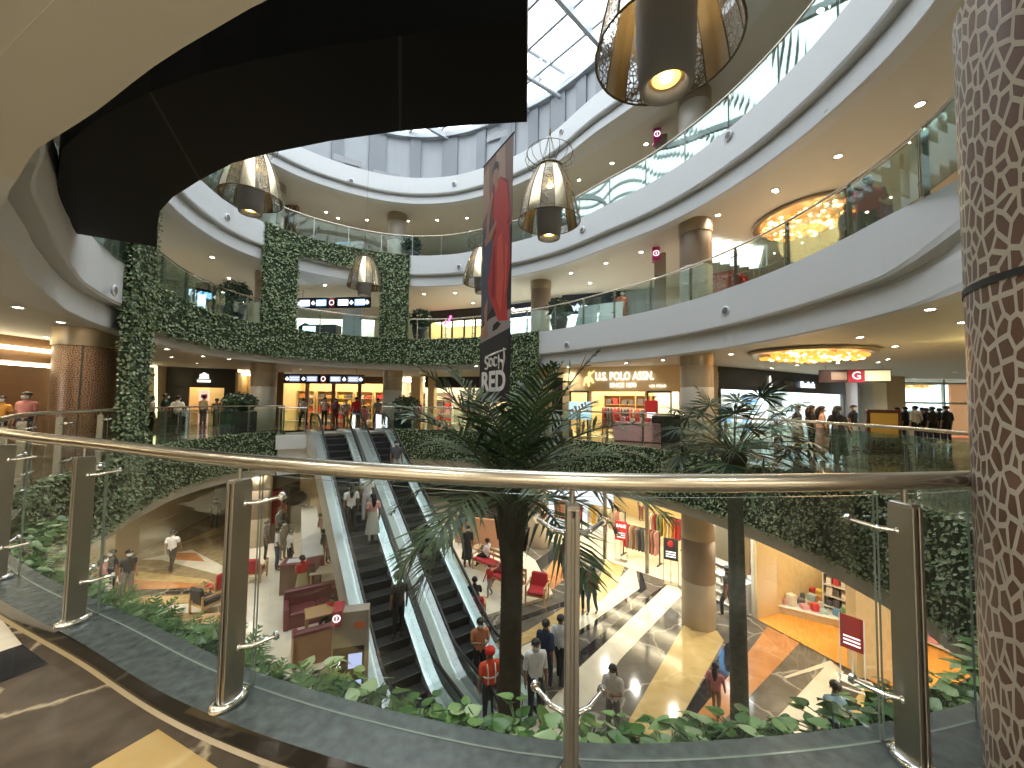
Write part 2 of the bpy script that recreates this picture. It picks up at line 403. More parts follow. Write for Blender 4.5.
# ground floor with its inlaid stripes
b = MB(); b.use(M_GREY); b.box((0, 15, Z0-.06), (40, 44, .12))
def inlay(pts, m, lift=.004):
    b.use(m); P = [at(x, y, Z0) for x, y in pts]; P = [(p.x, p.y, Z0+lift) for p in P]
    a = sum(P[i][0]*P[(i+1) % len(P)][1]-P[(i+1) % len(P)][0]*P[i][1] for i in range(len(P)))
    b.poly(P if a > 0 else P[::-1])
M_TAN = marble('tan_marble', (.24, .17, .09), (.36, .27, .15), (.5, .42, .3), .12, 1.0, .4)
INL = [(M_TAN, [(60,700),(60,600),(128,556),(215,515),(240,515),(240,590),(232,650),(190,690)]), (M_CREAM, [(635,565),(639.5,588.6),(594,621),(559,643),(527,656),(500,668),(500,656),(527,644),(571,627),(606,593),(632,565)]),
(M_BLACK, [(639.5,565),(647,588.6),(632,600),(594,627),(559,647),(527,661),(527,656),(559,643),(594,621),(639.5,588.6)]),
(M_YELL, [(606,558),(626,561),(617.5,586),(594,606),(559,627),(527,643),(497,656),(486,647),(527,631),(571,603),(597,588.6)]),
(M_BLACK, [(474,632.5),(569,600),(571,604),(476,637)]), (M_ORNG, [(559,552),(563,558),(571,574),(549,592),(543,590),(544,574)]), (M_BLACK, [(559,544.6),(563,552),(540,572),(530,565)]),
(M_CREAM, [(670,581),(684,593),(620,660),(588,712),(560,755),(505,755),(541,712),(579,668)]), (M_BLACK, [(653,593),(669,583),(579,668),(562,690),(559,674),(582,650)]),
(M_YELL, [(684,625),(717,631),(724,641),(679,722),(664,755),(612,755),(631,717)]), (M_BLACK, [(726,644),(679,722),(664,755),(690,755),(742,660),(738,640)]),
(M_ORNG, [(767.6,627),(800,643),(753,693),(719,725),(690,750),(690,735),(696,716),(748.6,652)]), (M_CREAM, [(784,677),(830,661),(833,665),(786,679)]),
(M_CREAM, [(830.6,661),(844,672.6),(811.6,725),(790,755),(750,755),(773.5,722)]), (M_DARK, [(844,672.6),(866,684),(848,708),(820,750),(798,745),(811.6,725)]),
(M_YELL, [(866,684),(906,708),(905,755),(835,755),(848,710)]), (M_DARK, [(748,615),(753,611),(915,696),(910,705)]),
(M_CREAM, [(140,560),(160,560),(226,577),(226,568),(192,550),(160,556)]), (M_ORNG, [(177,553),(196,553),(205,562),(174,560)]), (M_YELL, [(132,571),(210,580),(200,584),(132,580)]),
(M_ORNG, [(132,580),(200,584),(197,589),(132,590)]), (M_YELL, [(132,598),(226,594),(226,601),(135,606)]), (M_CREAM, [(139,607),(226,602),(226,612),(143,615)]), (M_YELL, [(184,542),(226,524),(234,530),(205,538),(174,546)]), (M_DARK, [(132,590),(226,588),(226,593),(132,596)]), (M_YELL, [(120,622),(226,618),(226,636),(110,642)])]
for k, (m_, pts_) in enumerate(INL): inlay(pts_, m_, .003+.0008*k)
struct(b.build('floor', M_GREY))
# raised pale platform of the cafe, running under the escalators
pl = [at(x, y, Z0+.1) for x, y in [(213, 640), (226, 560), (262, 520), (285, 496), (440, 496), (535, 560), (553, 594), (480, 617), (440, 640), (330, 668), (210, 700)]]
b = MB(); pts = [(p.x, p.y) for p in pl]
if sum(pts[i][0]*pts[(i+1) % len(pts)][1]-pts[(i+1) % len(pts)][0]*pts[i][1] for i in range(len(pts))) < 0: pts = pts[::-1]
b.prism(pts, Z0+.0, Z0+.1); struct(b.build('floor', M_TILE))

# inlays of our own floor by the kerb
b = MB()
def inlay1(pts, m, lift=.004):
    b.use(m); P = [at(x, y, Z1) for x, y in pts]; P = [(p.x, p.y, Z1+lift) for p in P]
    a = sum(P[i][0]*P[(i+1) % len(P)][1]-P[(i+1) % len(P)][0]*P[i][1] for i in range(len(P)))
    b.poly(P if a > 0 else P[::-1])
inlay1([(-60, 590), (0, 618), (22, 645), (-60, 672)], M_CREAM)
inlay1([(22, 645), (48, 664), (-60, 706), (-60, 672)], M_BLACK)
inlay1([(158, 730), (250, 790), (200, 860), (40, 850), (92, 768)], M_YELL)
b.use(M_CREAM)
for d in range(244, 318, 14):     # unseen cream bands added behind us to bounce light up to the ceiling
    P = [ringp(d, 1.9), ringp(d+7, 1.9), ringp(d+7, 7), ringp(d, 7)]; b.poly([(p.x, p.y, Z1+.003) for p in P])
struct(b.build('floor_inlay', M_CREAM))

# ------------------------------------------------------------------ the kerb we look over, and the far edge kerbs
b = MB(); dn = arange(phix(128), 352, 1.0) if phix(128) < 352 else []
KA, KB = 232.0, 318.0
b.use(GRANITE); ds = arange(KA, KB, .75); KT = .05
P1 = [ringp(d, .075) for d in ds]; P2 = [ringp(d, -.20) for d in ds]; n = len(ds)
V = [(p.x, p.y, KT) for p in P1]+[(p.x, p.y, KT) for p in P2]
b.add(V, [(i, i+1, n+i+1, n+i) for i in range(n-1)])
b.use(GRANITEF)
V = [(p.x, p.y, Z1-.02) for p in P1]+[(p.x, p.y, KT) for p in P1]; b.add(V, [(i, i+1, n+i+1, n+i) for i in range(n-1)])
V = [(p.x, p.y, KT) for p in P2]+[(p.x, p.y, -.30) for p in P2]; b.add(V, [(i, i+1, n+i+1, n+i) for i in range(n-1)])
struct(b.build('trim_5', GRANITE))
b = MB()
P1 = [ringp(d, .092) for d in ds]; P0 = [ringp(d, .074) for d in ds]
V = [(p.x, p.y, Z1+.004) for p in P1]+[(p.x, p.y, Z1+.014) for p in P0]; b.add(V, [(i, i+1, n+i+1, n+i) for i in range(n-1)])
struct(b.build('trim_6', mat('pale_stone_bead', (.26, .20, .10), .3)))
# planter trough outside the glass
b = MB(); sweep(b, arange(KA, KB, 1.5), [(-.20, -.31), (-.52, -.31), (-.53, -.27), (-.55, -.27), (-.54, -.55), (-.1, -.55)])
struct(b.build('planter_trough', mat('trough_concrete', (.1, .1, .09), .8)))

# ------------------------------------------------------------------ columns
STONE = mat('beige_stone_column', (.46, .38, .27), .38, var=.08, scale=3)
STONED = mat('brown_stone_column', (.30, .23, .17), .38, var=.1, scale=4)
STONEP = mat('pale_stone_column', (.52, .48, .40), .35, var=.06, scale=3)
COLLAR = mat('bronze_collar', (.40, .32, .22), .35, .6, var=.05)
def column(x, y, r, z0, z1, bands, collar=True):
    b = MB(); z = z0
    for frac, m in bands:
        h = (z1-z0)*frac; b.use(m); b.lathe([(r-.008, z), (r, z+.012), (r, z+h-.012), (r-.008, z+h)], (x, y, 0), 32); z += h
    if collar: b.use(COLLAR); b.lathe([(r+.025, z1-.42), (r+.025, z1)], (x, y, 0), 32); b.lathe([(r, z1-.42), (r+.025, z1-.42)], (x, y, 0), 32)
    return struct(b.build('column', STONE))
for (x, y, r) in ((-12, 18.6, .55), (-6.7, 21.6, .52), (1.4, 19.3, .5), (6.1, 12.7, .5)):
    column(x, y, r, Z0+.0, -1.62, [(.36, STONE), (.34, STONED), (.3, STONE)], False)
    column(x, y, r, 0, 3.2, [(.35, STONE), (.3, STONEP), (.35, STONE)])
    column(x, y, r, Z2, 7.62, [(.5, STONEP), (.5, STONED)])
    column(x, y, r, Z3, 12.1, [(.5, STONEP), (.5, STONEP)])
def perforated(name, base, cell, scale, stretch, width, rough=.4, metal=0.0):
    """a cladding of straight bars crossing at random over a darker ground, laid out round the cylinder"""
    m, t, p = _nt(name); L = t.links.new
    tc = t.nodes.new('ShaderNodeTexCoord'); sp = t.nodes.new('ShaderNodeSeparateXYZ'); L(tc.outputs['Object'], sp.inputs[0])
    an = t.nodes.new('ShaderNodeMath'); an.operation = 'ARCTAN2'; L(sp.outputs[1], an.inputs[0]); L(sp.outputs[0], an.inputs[1])
    mu = t.nodes.new('ShaderNodeMath'); mu.operation = 'MULTIPLY'; mu.inputs[1].default_value = .5; L(an.outputs[0], mu.inputs[0])
    mz = t.nodes.new('ShaderNodeMath'); mz.operation = 'MULTIPLY'; mz.inputs[1].default_value = stretch; L(sp.outputs[2], mz.inputs[0])
    cb = t.nodes.new('ShaderNodeCombineXYZ'); L(mu.outputs[0], cb.inputs[0]); L(mz.outputs[0], cb.inputs[1])
    v = t.nodes.new('ShaderNodeTexVoronoi'); v.voronoi_dimensions = '2D'; v.feature = 'DISTANCE_TO_EDGE'; v.inputs['Scale'].default_value = scale; v.inputs['Randomness'].default_value = .95
    L(cb.outputs[0], v.inputs['Vector'])
    r = t.nodes.new('ShaderNodeValToRGB'); r.color_ramp.elements[0].position = width; r.color_ramp.elements[1].position = width+.012
    r.color_ramp.elements[0].color = (*base, 1); r.color_ramp.elements[1].color = (*cell, 1); L(v.outputs['Distance'], r.inputs[0]); L(r.outputs[0], p.inputs['Base Color'])
    bp = t.nodes.new('ShaderNodeBump'); bp.invert = True; bp.inputs['Strength'].default_value = .5; bp.inputs['Distance'].default_value = .01
    r2 = t.nodes.new('ShaderNodeValToRGB'); r2.color_ramp.elements[0].position = width; r2.color_ramp.elements[1].position = width+.03
    L(v.outputs['Distance'], r2.inputs[0]); L(r2.outputs[0], bp.inputs['Height']); L(bp.outputs[0], p.inputs['Normal'])
    p.inputs['Roughness'].default_value = rough; p.inputs['Metallic'].default_value = metal
    return m
PERF = perforated('fretwork_cladding', (.44, .405, .34), (.13, .072, .052), 23, .52, .125)
b = MB(); x, y, r = 2.30, 1.29, .5
b.use(PERF); b.lathe([(r, -.0), (r, 1.985)], (0, 0, 0), 48); b.lathe([(r, 2.005), (r, 3.2)], (0, 0, 0), 48)
b.use(BLACK); b.lathe([(r+.004, 1.98), (r+.004, 2.01)], (0, 0, 0), 48)
o = struct(b.build('column', PERF)); o.location = (x, y, 0)
PERF2 = perforated('copper_fretwork', (.36, .22, .12), (.10, .05, .03), 26, .8, .10, .3, .4)
b = MB(); x, y, r = -11.0, 10.0, .66
b.use(PERF2); b.lathe([(r, 0), (r, 2.75)], (0, 0, 0), 40)
b.use(COLLAR); b.lathe([(r+.02, 2.75), (r+.03, 2.77), (r+.03, 3.2)], (0, 0, 0), 40)
b.use(DARK); a = -.95; b.box(((r+.003)*math.cos(a), (r+.003)*math.sin(a), 1.4), (.02, .03, 2.7), rz=a)
o = struct(b.build('column', PERF2)); o.location = (x, y, 0)
column(-10.8, 10.0, .6, Z2, 7.62, [(.5, STONEP), (.5, STONED)])

# ------------------------------------------------------------------ clerestory and skylight over the void
PANEL = mat('clerestory_blind', (.34, .36, .38), .6, var=.05, scale=1.5)
PANELD = mat('clerestory_post', (.20, .215, .235), .5)
b = MB(); b.use(PANEL); sweep(b, [k*2.0 for k in range(181)], [(.55, ZR), (.55, 15.9)])
struct(b.build('wall_clerestory', PANEL))
b = MB(); b.use(PANELD)
for k in range(0, 360, 10):
    p = ringp(k, .5); a = math.radians(k); b.box((p.x, p.y, (ZR+15.9)/2), (.12, .55 if k % 20 else .85, 15.9-ZR), rz=math.atan2(ringn(k).y, ringn(k).x))
struct(b.build('trim_7', PANELD))
b = MB(); b.use(mat('louvre_grey', (.30, .31, .32), .5))
for (d0, d1, z) in ((124, 131, 13.6), (114, 121, 13.35), (80, 88, 14.9)):
    sweep(b, arange(d0, d1, 1), [(.44, z), (.44, z+.3)])
struct(b.build('trim_8'))
STEELW = mat('white_painted_steel', (.42, .45, .48), .4)
bd = Vector((.68, -.73)); bn = Vector((.73, .68))
b = MB(); ctr = Vector((CX, CY))
for k in range(-13, 14):
    o_ = ctr+bn*(k*1.15+.35); h = math.sqrt(max(0, 15.0**2-(k*1.15)**2))
    if h > 1: b.box((o_.x, o_.y, 16.0), (2*h, .09, .18), rz=math.atan2(bd.y, bd.x))
for k in (-2, -1, 0, 1, 2):
    o_ = ctr+bd*(k*4.4+.6); b.box((o_.x, o_.y, 15.75), (.16, 30, .30), rz=math.atan2(bd.y, bd.x))
sweep(b, [k*3.0 for k in range(121)], [(.7, 15.7), (.3, 15.7), (.3, 16.0), (.7, 16.0)])
struct(b.build('window_1', STEELW))
# a light truss inside the skylight
b = MB()
A0, A1 = atd(522, 46, 16.2), atd(566, 74, 17.0); B0, B1 = atd(522, 74, 16.2), atd(562, 98, 17.0)
b.tube([A0, A1], .09, 6); b.tube([B0, B1], .09, 6)
for t in (.05, .42, .98): b.tube([A0.lerp(A1, t), B0.lerp(B1, t)], .07, 6)
b.tube([A0.lerp(A1, .42), B0.lerp(B1, .05)], .05, 6); b.tube([A1, Vector((A1.x, A1.y, 15.9))], .07, 6); b.tube([A0.lerp(A1, .42), Vector((A0.lerp(A1, .42).x, A0.lerp(A1, .42).y, 15.9))], .07, 6)
struct(b.build('trim_9', STEELW))

# ------------------------------------------------------------------ black curved deck slung out over the void from the second storey
BKDECK = mat('black_soffit', (.0022, .0024, .0026), .55, var=.15, scale=2, spec=.15)
zb = 4.3
far_ = [(527,122),(470,125),(400,131),(330,141),(270,153),(233,163),(200,180),(173,197),(160,211),(157,228),(157,247)]
near_ = [(527,18),(470,26),(400,36),(330,46),(256,60),(200,74),(150,92),(97,119),(62,148),(56,190),(72,233)]
Pf = [at(x, y, zb) for x, y in far_]; Pn = [at(x, y, zb) for x, y in near_]
n = len(Pf); b = MB(); b.use(BKDECK)
zt = zb+1.15
V = [tuple(p) for p in Pf]+[tuple(p) for p in Pn]+[(p.x, p.y, zt) for p in Pf]+[(p.x, p.y, zt) for p in Pn]
Fs = []
for i in range(n-1):
    Fs += [(i, i+1, n+i+1, n+i), (2*n+i, 3*n+i, 3*n+i+1, 2*n+i+1), (i, 2*n+i, 2*n+i+1, i+1), (n+i, n+i+1, 3*n+i+1, 3*n+i)]
Fs += [(0, n, 3*n, 2*n), (n-1, 3*n-1, 4*n-1, 2*n-1)]
b.add(V, Fs)
b.use(mat('soffit_seam', (.004, .004, .004), .6))
for i in (2, 6):
    u = (Pf[i]-Pn[i]).normalized(); w = Vector((-u.y, u.x, 0))*.012; z = Vector((0, 0, -.003))
    b.quad(Pf[i]-w+z, Pf[i]+w+z, Pn[i]+w+z, Pn[i]-w+z)
BRIDGE = b.build('suspended_deck', BKDECK)
tag(BRIDGE, 'big black curved deck seen from below, sweeping over the void at upper left', 'suspended deck')
# ------------------------------------------------------------------ outer walls and shopfronts
W_BROWN = mat('brown_veneer', (.16, .09, .045), .4, var=.15, scale=5)
W_ORNG = mat('honey_wood_panel', (.42, .24, .08), .45, var=.12, scale=5)
W_NAVY = mat('navy_fascia', (.015, .022, .06), .35)
W_RED = mat('red_hoarding', (.45, .04, .03), .5)
W_PALE = mat('pale_wall', (.62, .58, .50), .6)
W_WARM = mat('warm_shop_wall', (.66, .50, .26), .6, var=.08)
W_COOL = mat('cool_shop_wall', (.62, .68, .72), .5)
L_WARM = emis('warm_light_panel', (1, .84, .56), 4.0)
L_WARM2 = emis('cove_strip', (1, .86, .55), 4.5)
L_FILL = emis('fill_light_panel', (1, .92, .76), 3.0)  # fill glow for the shops added behind us
L_COOL = emis('cool_light_panel', (.88, .96, 1), 5.0)
L_WHITE = emis('white_letter_light', (1, .96, .84), .55)
L_BLUE = emis('blue_screen', (.20, .50, .95), 1.6)
L_BLUEP = emis('pale_blue_screen', (.50, .72, 1), 1.8)
def wall(name, p, q, z0, z1, m, t=.15, side=1):
    p, q = Vector(p), Vector(q); u = (q-p); L = u.length; c = (p+q)/2; a = math.atan2(u.y, u.x); nn = Vector((-u.y, u.x)).normalized()*side*t/2
    b = MB(); b.box((c.x+nn.x, c.y+nn.y, (z0+z1)/2), (L, t, z1-z0), rz=a)
    return struct(b.build(name, m))
class Front:
    """a straight shopfront from p to q seen from the void; u runs along it, n goes into the shop"""
    def __init__(s, p, q, z):
        s.p, s.q, s.z = Vector(p), Vector(q), z; d = s.q-s.p; s.L = d.length; s.u = d/s.L; s.n = Vector((-s.u.y, s.u.x)); s.a = math.atan2(d.y, d.x)
    def at(s, u, n, z=0): w = s.p+s.u*u+s.n*n; return Vector((w.x, w.y, s.z+z))
    def box(s, b, u0, u1, n0, n1, z0, z1, bev=0): b.box(s.at((u0+u1)/2, (n0+n1)/2, (z0+z1)/2), (abs(u1-u0), abs(n1-n0), z1-z0), rz=s.a, bev=bev)
def room(f, h, depth, wallm, lightm, floorm=None, lz=.05, sides=(True, True), lw=.5, rows=2):
    b = MB(); b.use(wallm)
    f.box(b, 0, f.L, depth, depth+.1, 0, h)
    if sides[0]: f.box(b, -.05, .05, 0, depth, 0, h)
    if sides[1]: f.box(b, f.L-.05, f.L+.05, 0, depth, 0, h)
    if floorm: b.use(floorm); f.box(b, 0, f.L, 0, depth, .004, .02)
    o = struct(b.build('wall_shop', wallm))
    b = MB()
    for k in range(rows):
        n = depth*(k+.6)/(rows+.2); f.box(b, f.L*.06, f.L*.94, n-lw/2, n+lw/2, h-lz-.04, h-lz)
    struct(b.build('ceiling_light_panel', lightm))
    return o
# ---- our storey, left: the sari shop with two glowing coves, in front of the fretted column
fs = Front((-14.3, 12.2), (-14.3, 2.5), Z1); fs.n = Vector((-1, 0))
b = MB(); b.use(W_BROWN)
f = fs
f.box(b, 0, f.L, 0, .3, 2.55, 3.3); struct(b.build('wall_left', W_BROWN))
b = MB(); f.box(b, 0, f.L, -.12, -.04, 2.86, 2.96); f.box(b, 0, f.L, .02, .12, 2.42, 2.52); struct(b.build('ceiling_cove_light', L_WARM2))
b = MB(); b.use(W_BROWN); f.box(b, 0, f.L, 3.2, 3.3, Z1, 3.3); f.box(b, -.1, 0, Z1, 3.2, Z1, 3.3); struct(b.build('wall_shop', W_BROWN))
b = MB(); f.box(b, .3, f.L-.5, 2.2, 2.5, 3.1, 3.14); struct(b.build('ceiling_light_panel', L_WARM))
wall('wall_left', (-14.2, 12.6), (-14.25, 12.15), Z1, 3.2, W_ORNG)
wall('wall_left', atd(102.5, 400, 12.6).xy, atd(112, 400, 12.2).xy, Z1, 3.2, W_ORNG, .3)
wall('wall_left', (-19.0, 20.6), atd(165, 400, 21.4).xy, Z1, 3.2, BEIGE)
# ---- left back: doorway frames and the black shoe shop
wall('wall_left', (-14.3, 12.5), (-20.6, 17.6), Z1, 3.2, BEIGE)
wall('wall_left', (-20.6, 17.6), (-19.0, 20.6), Z1, 3.2, BEIGE)
b = MB()
for (x, y0, y1, d) in ((141, 374, 418, 18.6), (156, 366, 418, 20.0)):
    p0, p1 = atd(x, y1, d), atd(x, y0, d); b.tube([p0, p1], .05, 6)
    p2 = atd(x-12, y0+.6, d-.4); b.tube([p1, p2], .05, 6)
struct(b.build('door_1', emis('door_frame_light', (1, .84, .45), 1.6)))
BLK_FRONT = Front(atd(164, 400, 21.4).xy, atd(236, 400, 22.6).xy, Z1); f = BLK_FRONT
b = MB(); b.use(DARK)
f.box(b, 0, f.L, 0, .12, 2.15, 3.3); f.box(b, 0, 1.1, 0, .12, 0, 2.2); f.box(b, f.L-.6, f.L, 0, .12, 0, 2.2)
struct(b.build('wall_shop', DARK)); room(f, 3.1, 2.6, W_WARM, L_WARM, M_CREAM)
f = Front(f.q, atd(262, 400, 24.0).xy, Z1); room(f, 3.1, 2.5, W_WARM, L_WARM)
wall('wall_back', atd(262, 400, 24).xy, atd(283, 400, 24.5).xy, Z1, 3.2, W_BROWN)
# ---- straight ahead, behind the escalators
f = BACK_FRONT = Front(atd(280, 400, 27.2).xy, atd(385, 400, 27.6).xy, Z1); room(f, 3.1, 3.0, W_WARM, L_WARM, M_CREAM)
b = MB(); b.use(W_BROWN); f.box(b, 0, f.L, 0, .1, 2.75, 3.3)
for k in range(5): f.box(b, f.L*k/4-.12, f.L*k/4+.12, 0, .12, 0, 2.8)
struct(b.build('wall_back', W_BROWN))
f = GLASS_FRONT = Front(atd(385, 400, 27.6).xy, atd(480, 400, 25.8).xy, Z1); room(f, 3.1, 3.0, W_PALE, L_WARM, M_CREAM)
b = MB(); b.use(W_WARM); f.box(b, 2.2, 2.9, -.3, .2, Z1, 3.3); f.box(b, 3.5, 3.95, -.3, .2, Z1, 3.3); f.box(b, 0, .5, -.1, .2, Z1, 3.3); b.use(DARK); f.box(b, 3.1, f.L, 0, .1, 2.5, 3.3)
struct(b.build('wall_back', W_WARM))
f = Front(atd(480, 400, 25.8).xy, atd(545, 400, 22.5).xy, Z1); room(f, 3.1, 2.6, W_PALE, L_WARM); 
b = MB(); b.use(DARK); f.box(b, 0, f.L, 0, .1, 2.5, 3.3); struct(b.build('wall_back', DARK))
# ---- the polo clothing shop
POLO = f = Front(atd(545, 400, 18.9).xy, atd(700, 400, 16.0).xy, Z1)
wall('wall_back', atd(545, 400, 22.5).xy, f.p, Z1, 3.2, BEIGE)
M_CREAMP = mat('cream_shop_front', (.70, .54, .30), .5, var=.04)
b = MB(); b.use(M_CREAMP); f.box(b, .9, f.L, 0, .12, 2.12, 3.3); f.box(b, .9, 1.25, 0, .12, 0, 2.2); f.box(b, 2.15, 2.3, 0, .12, 0, 2.2); f.box(b, 4.65, 4.75, 0, .12, 0, 2.2); f.box(b, f.L-.8, f.L, 0, .12, 0, 2.2); f.box(b, 0, .35, 0, .12, Z1, 3.3); f.box(b, .35, .9, .0, .12, 2.8, 3.3)
b.use(DARK); f.box(b, .35, .9, .05, .12, 0, 2.8)
for (u0, u1) in ((1.25, 2.15), (4.75, 5.75)):
    f.box(b, u0, u0+.06, -.04, .1, .0, 2.15); f.box(b, u1-.06, u1, -.04, .1, .0, 2.15); f.box(b, u0, u1, -.04, .1, 2.07, 2.15)
struct(b.build('wall_shop', M_CREAMP)); room(f, 3.0, 3.6, W_WARM, L_WARM, M_CREAM, rows=3)
# ---- the dark-fronted shop along the entrance hall on the right
wall('wall_right', atd(700, 400, 16.0).xy, atd(718, 400, 16.6).xy, Z1, 3.2, BEIGE)
DARKSHOP = f = Front(atd(718, 400, 16.6).xy, atd(846, 400, 21.8).xy, Z1)
b = MB(); b.use(DARK); f.box(b, 0, f.L, 0, .15, 2.28, 3.3); f.box(b, 0, .22, 0, .15, 0, 2.3); f.box(b, f.L-.3, f.L-.1, 0, .15, 0, 2.3)
struct(b.build('wall_shop', DARK)); room(f, 3.0, 3.4, W_COOL, L_COOL, M_CREAM, rows=3)
b = MB(); f.box(b, .3, f.L-.4, .05, .07, 0.05, 2.28); struct(b.build('window_2', GLASS))
# grey return wall, pillar and the glazed entrance
wall('wall_right', atd(846, 400, 21.8).xy, atd(862, 400, 23.6).xy, Z1, 3.2, W_COOL)
wall('wall_right', atd(860, 400, 22.2).xy, atd(880, 400, 22.2).xy, Z1, 3.2, W_COOL)
p = atd(889, 400, 21.0); b = MB(); b.box((p.x, p.y, 1.6), (1.0, .8, 3.2)); struct(b.build('pillar', BEIGE))
G0, G1 = atd(893, 400, 22.0), atd(975, 400, 22.0)
b = MB(); b.use(STEELD)
for x in (893, 902, 943.5, 975): p = atd(x, 400, 22.0); b.box((p.x, 22.0, 1.6), (.1, .12, 3.2))
for z in (.06, 1.62+.2, 2.95): b.box(((G0.x+G1.x)/2, 22.0, z), (G1.x-G0.x, .1, .1))
struct(b.build('window_3', STEELD))
b = MB(); b.box(((G0.x+G1.x)/2, 22.0, 1.6), (G1.x-G0.x, .02, 3.1)); struct(b.build('window_4', GLASSG))
wall('wall_right', (G1.x, 22.2), (11.2, 9.0), Z1, 3.2, BEIGE, .2)
b = MB(); p = Vector((11.05, 9.0)); b.box((p.x, p.y, 1.65), (.12, .12, 3.1)); struct(b.build('trim_10', emis('yellow_edge_light', (1, .80, .32), 4.0)))
wall('wall_right', (11.3, 8.9), (11.5, -6.9), Z1, 3.2, W_PALE)
for k, (x0, x1) in enumerate(((10.5, 4.5), (3.5, -3.0), (-4.0, -11.0))):     # unseen lit shops added behind us for fill light
    f = Front((x0, -4.6), (x1, -4.6), Z1); room(f, 3.1, 2.2, W_PALE, L_FILL, M_CREAM, rows=2, lw=.6)
    wall('wall_front', (x0, -4.6), (x0+1.0, -4.6), Z1, 3.2, BEIGE)
wall('wall_front', (11.5, -6.9), (-14.3, -6.9), Z1, 3.2, W_PALE); wall('wall_left', (-14.3, -6.9), (-14.3, 2.5), Z1, 3.2, W_WARM)
# outdoors beyond the entrance
b = MB(); b.box((25, 34, -.1), (30, 22, .1)); struct(b.build('ground', mat('outdoor_paving', (.5, .48, .45), .8)))

# ---- second storey
def upper_ring(F, top, pts, m, name): 
    for p, q in zip(pts, pts[1:]): wall(name, p, q, F, top, m, .15, -1)
UP = [(11, -6), (-14, -6), (-17, 4), (-18.5, 14), (-17.5, 22), (-14, 26)]
upper_ring(Z2, 7.62, UP, W_PALE, 'wall_left')
upper_ring(Z2, 7.62, [(-14, 26), (-4, 28.2), (-2.2, 27.4)], W_PALE, 'wall_back')
upper_ring(Z2, 7.62, [(-2.2, 27.4), (-1.2, 24.5)], W_PALE, 'wall_back')
upper_ring(Z2, 7.62, [(10.5, 19.8), (12.5, 19.6)], W_PALE, 'wall_right')
upper_ring(Z2, 7.62, [(17.0, 15.2), (15.5, 8), (13.5, 0), (11, -6)], W_PALE, 'wall_right')
f = YELLOWSHOP = Front(atd(430, 300, 26).xy, atd(483, 300, 24.6).xy, Z2); room(f, 2.4, 2.2, W_WARM, L_WARM)
b = MB(); b.use(DARK); f.box(b, 0, f.L, 0, .1, 2.3, 3.07)
for u in (0, .9, 1.7, 2.6, 3.4): f.box(b, u, u+.1, 0, .1, 0, 2.4)
struct(b.build('wall_shop', DARK))
f = PHONESHOP = Front(atd(484, 300, 24.4).xy, atd(562, 300, 21.6).xy, Z2); room(f, 2.5, 2.2, W_COOL, L_COOL)
b = MB(); b.use(W_NAVY); f.box(b, 0, f.L, 0, .12, 2.1, 2.95); b.use(W_COOL); f.box(b, 0, f.L, 0, .1, 2.95, 3.07); struct(b.build('wall_shop', W_NAVY))
f = NAVYSHOP = Front(f.q, atd(655, 300, 20.0).xy, Z2); room(f, 2.3, 2.2, W_PALE, L_COOL)
b = MB(); b.use(W_NAVY); f.box(b, 0, f.L, 0, .12, 1.95, 3.07); struct(b.build('wall_shop', W_NAVY))
f = REDSHOP = Front(f.q, (12.6, 18.6), Z2); b = MB(); b.use(W_RED); f.box(b, 0, f.L, 0, .12, 0, 2.1); b.use(W_PALE); f.box(b, 0, f.L, 0, .12, 2.1, 3.07); struct(b.build('wall_right', W_RED))
f = Front((12.6, 18.6), (17.0, 15.2), Z2); b = MB(); b.use(W_PALE); f.box(b, 0, f.L, 0, .12, 0, 3.07); struct(b.build('wall_right', W_PALE))
# left of second storey: a bright counter hall
f = COUNTER = Front((-17.8, 12), (-15.6, 23.6), Z2); f.n = Vector((-f.u.y, f.u.x))
# luminous ceiling panels over the right-hand side of the second storey
b = MB(); c = at(737, 252, 7.5)
for k in range(6): b.box((c.x-1.3+.5*k, c.y+.15*k, 7.55), (.34, 2.4, .06), rz=-.5)
struct(b.build('ceiling_light_panel', emis('pale_luminous_panel', (.95, 1, .92), 1.3)))
# ---- third storey and the roof
upper_ring(Z3, 12.1, UP+[(-4, 28.2), (4, 27), (11, 22), (16.5, 16), (15.5, 8), (13.5, 0), (11, -6)], W_PALE, 'wall_back')

# ---- ground floor
wall('wall_left', (-15.6, 8), (-16.0, 14.5), Z0, -1.62, W_BROWN)
wall('wall_left', (-16.0, 14.5), (-17.9, 23.6), Z0, -1.62, mat('ochre_wall', (.50, .41, .26), .5, var=.05, scale=1.5))
wall('wall_left', (-17.9, 23.6), (-18.4, 27.0), Z0, -1.62, W_COOL)
wall('wall_left', (-18.4, 27), (-18, 35), Z0, -1.62, W_WARM)
wall('wall_back', (-18, 35), (1.5, 35), Z0, -1.62, W_PALE)
wall('wall_back', (-12.4, 25.5), (-12.0, 22.2), Z0, -1.62, BEIGE, .6)
wall('wall_front', (-15.6, 0.5), (-15.6, 8), Z0, -1.62, W_WARM); wall('wall_front', (-16, 0.5), (14, 0.5), Z0, -1.62, W_PALE); wall('wall_right', (14, .5), (17, 10), Z0, -1.62, W_WARM)
CLOTH = f = Front((1.7, 20.2), (7.0, 14.9), Z0); room(f, 3.7, 7.0, W_WARM, L_WARM, M_TILE, rows=4, sides=(False, True), lw=.35)
wall('wall_back', (1.7, 20.2), (1.5, 35), Z0, -1.62, W_PALE)
b = MB(); b.use(DARK); f.box(b, f.L-.16, f.L, -.02, .1, 0, 3.8); b.use(STEELD)
for u in (.1, 1.7, 3.6, 5.6): f.box(b, u-.06, u+.06, .02, .14, 0, 3.8)
struct(b.build('trim_11'))
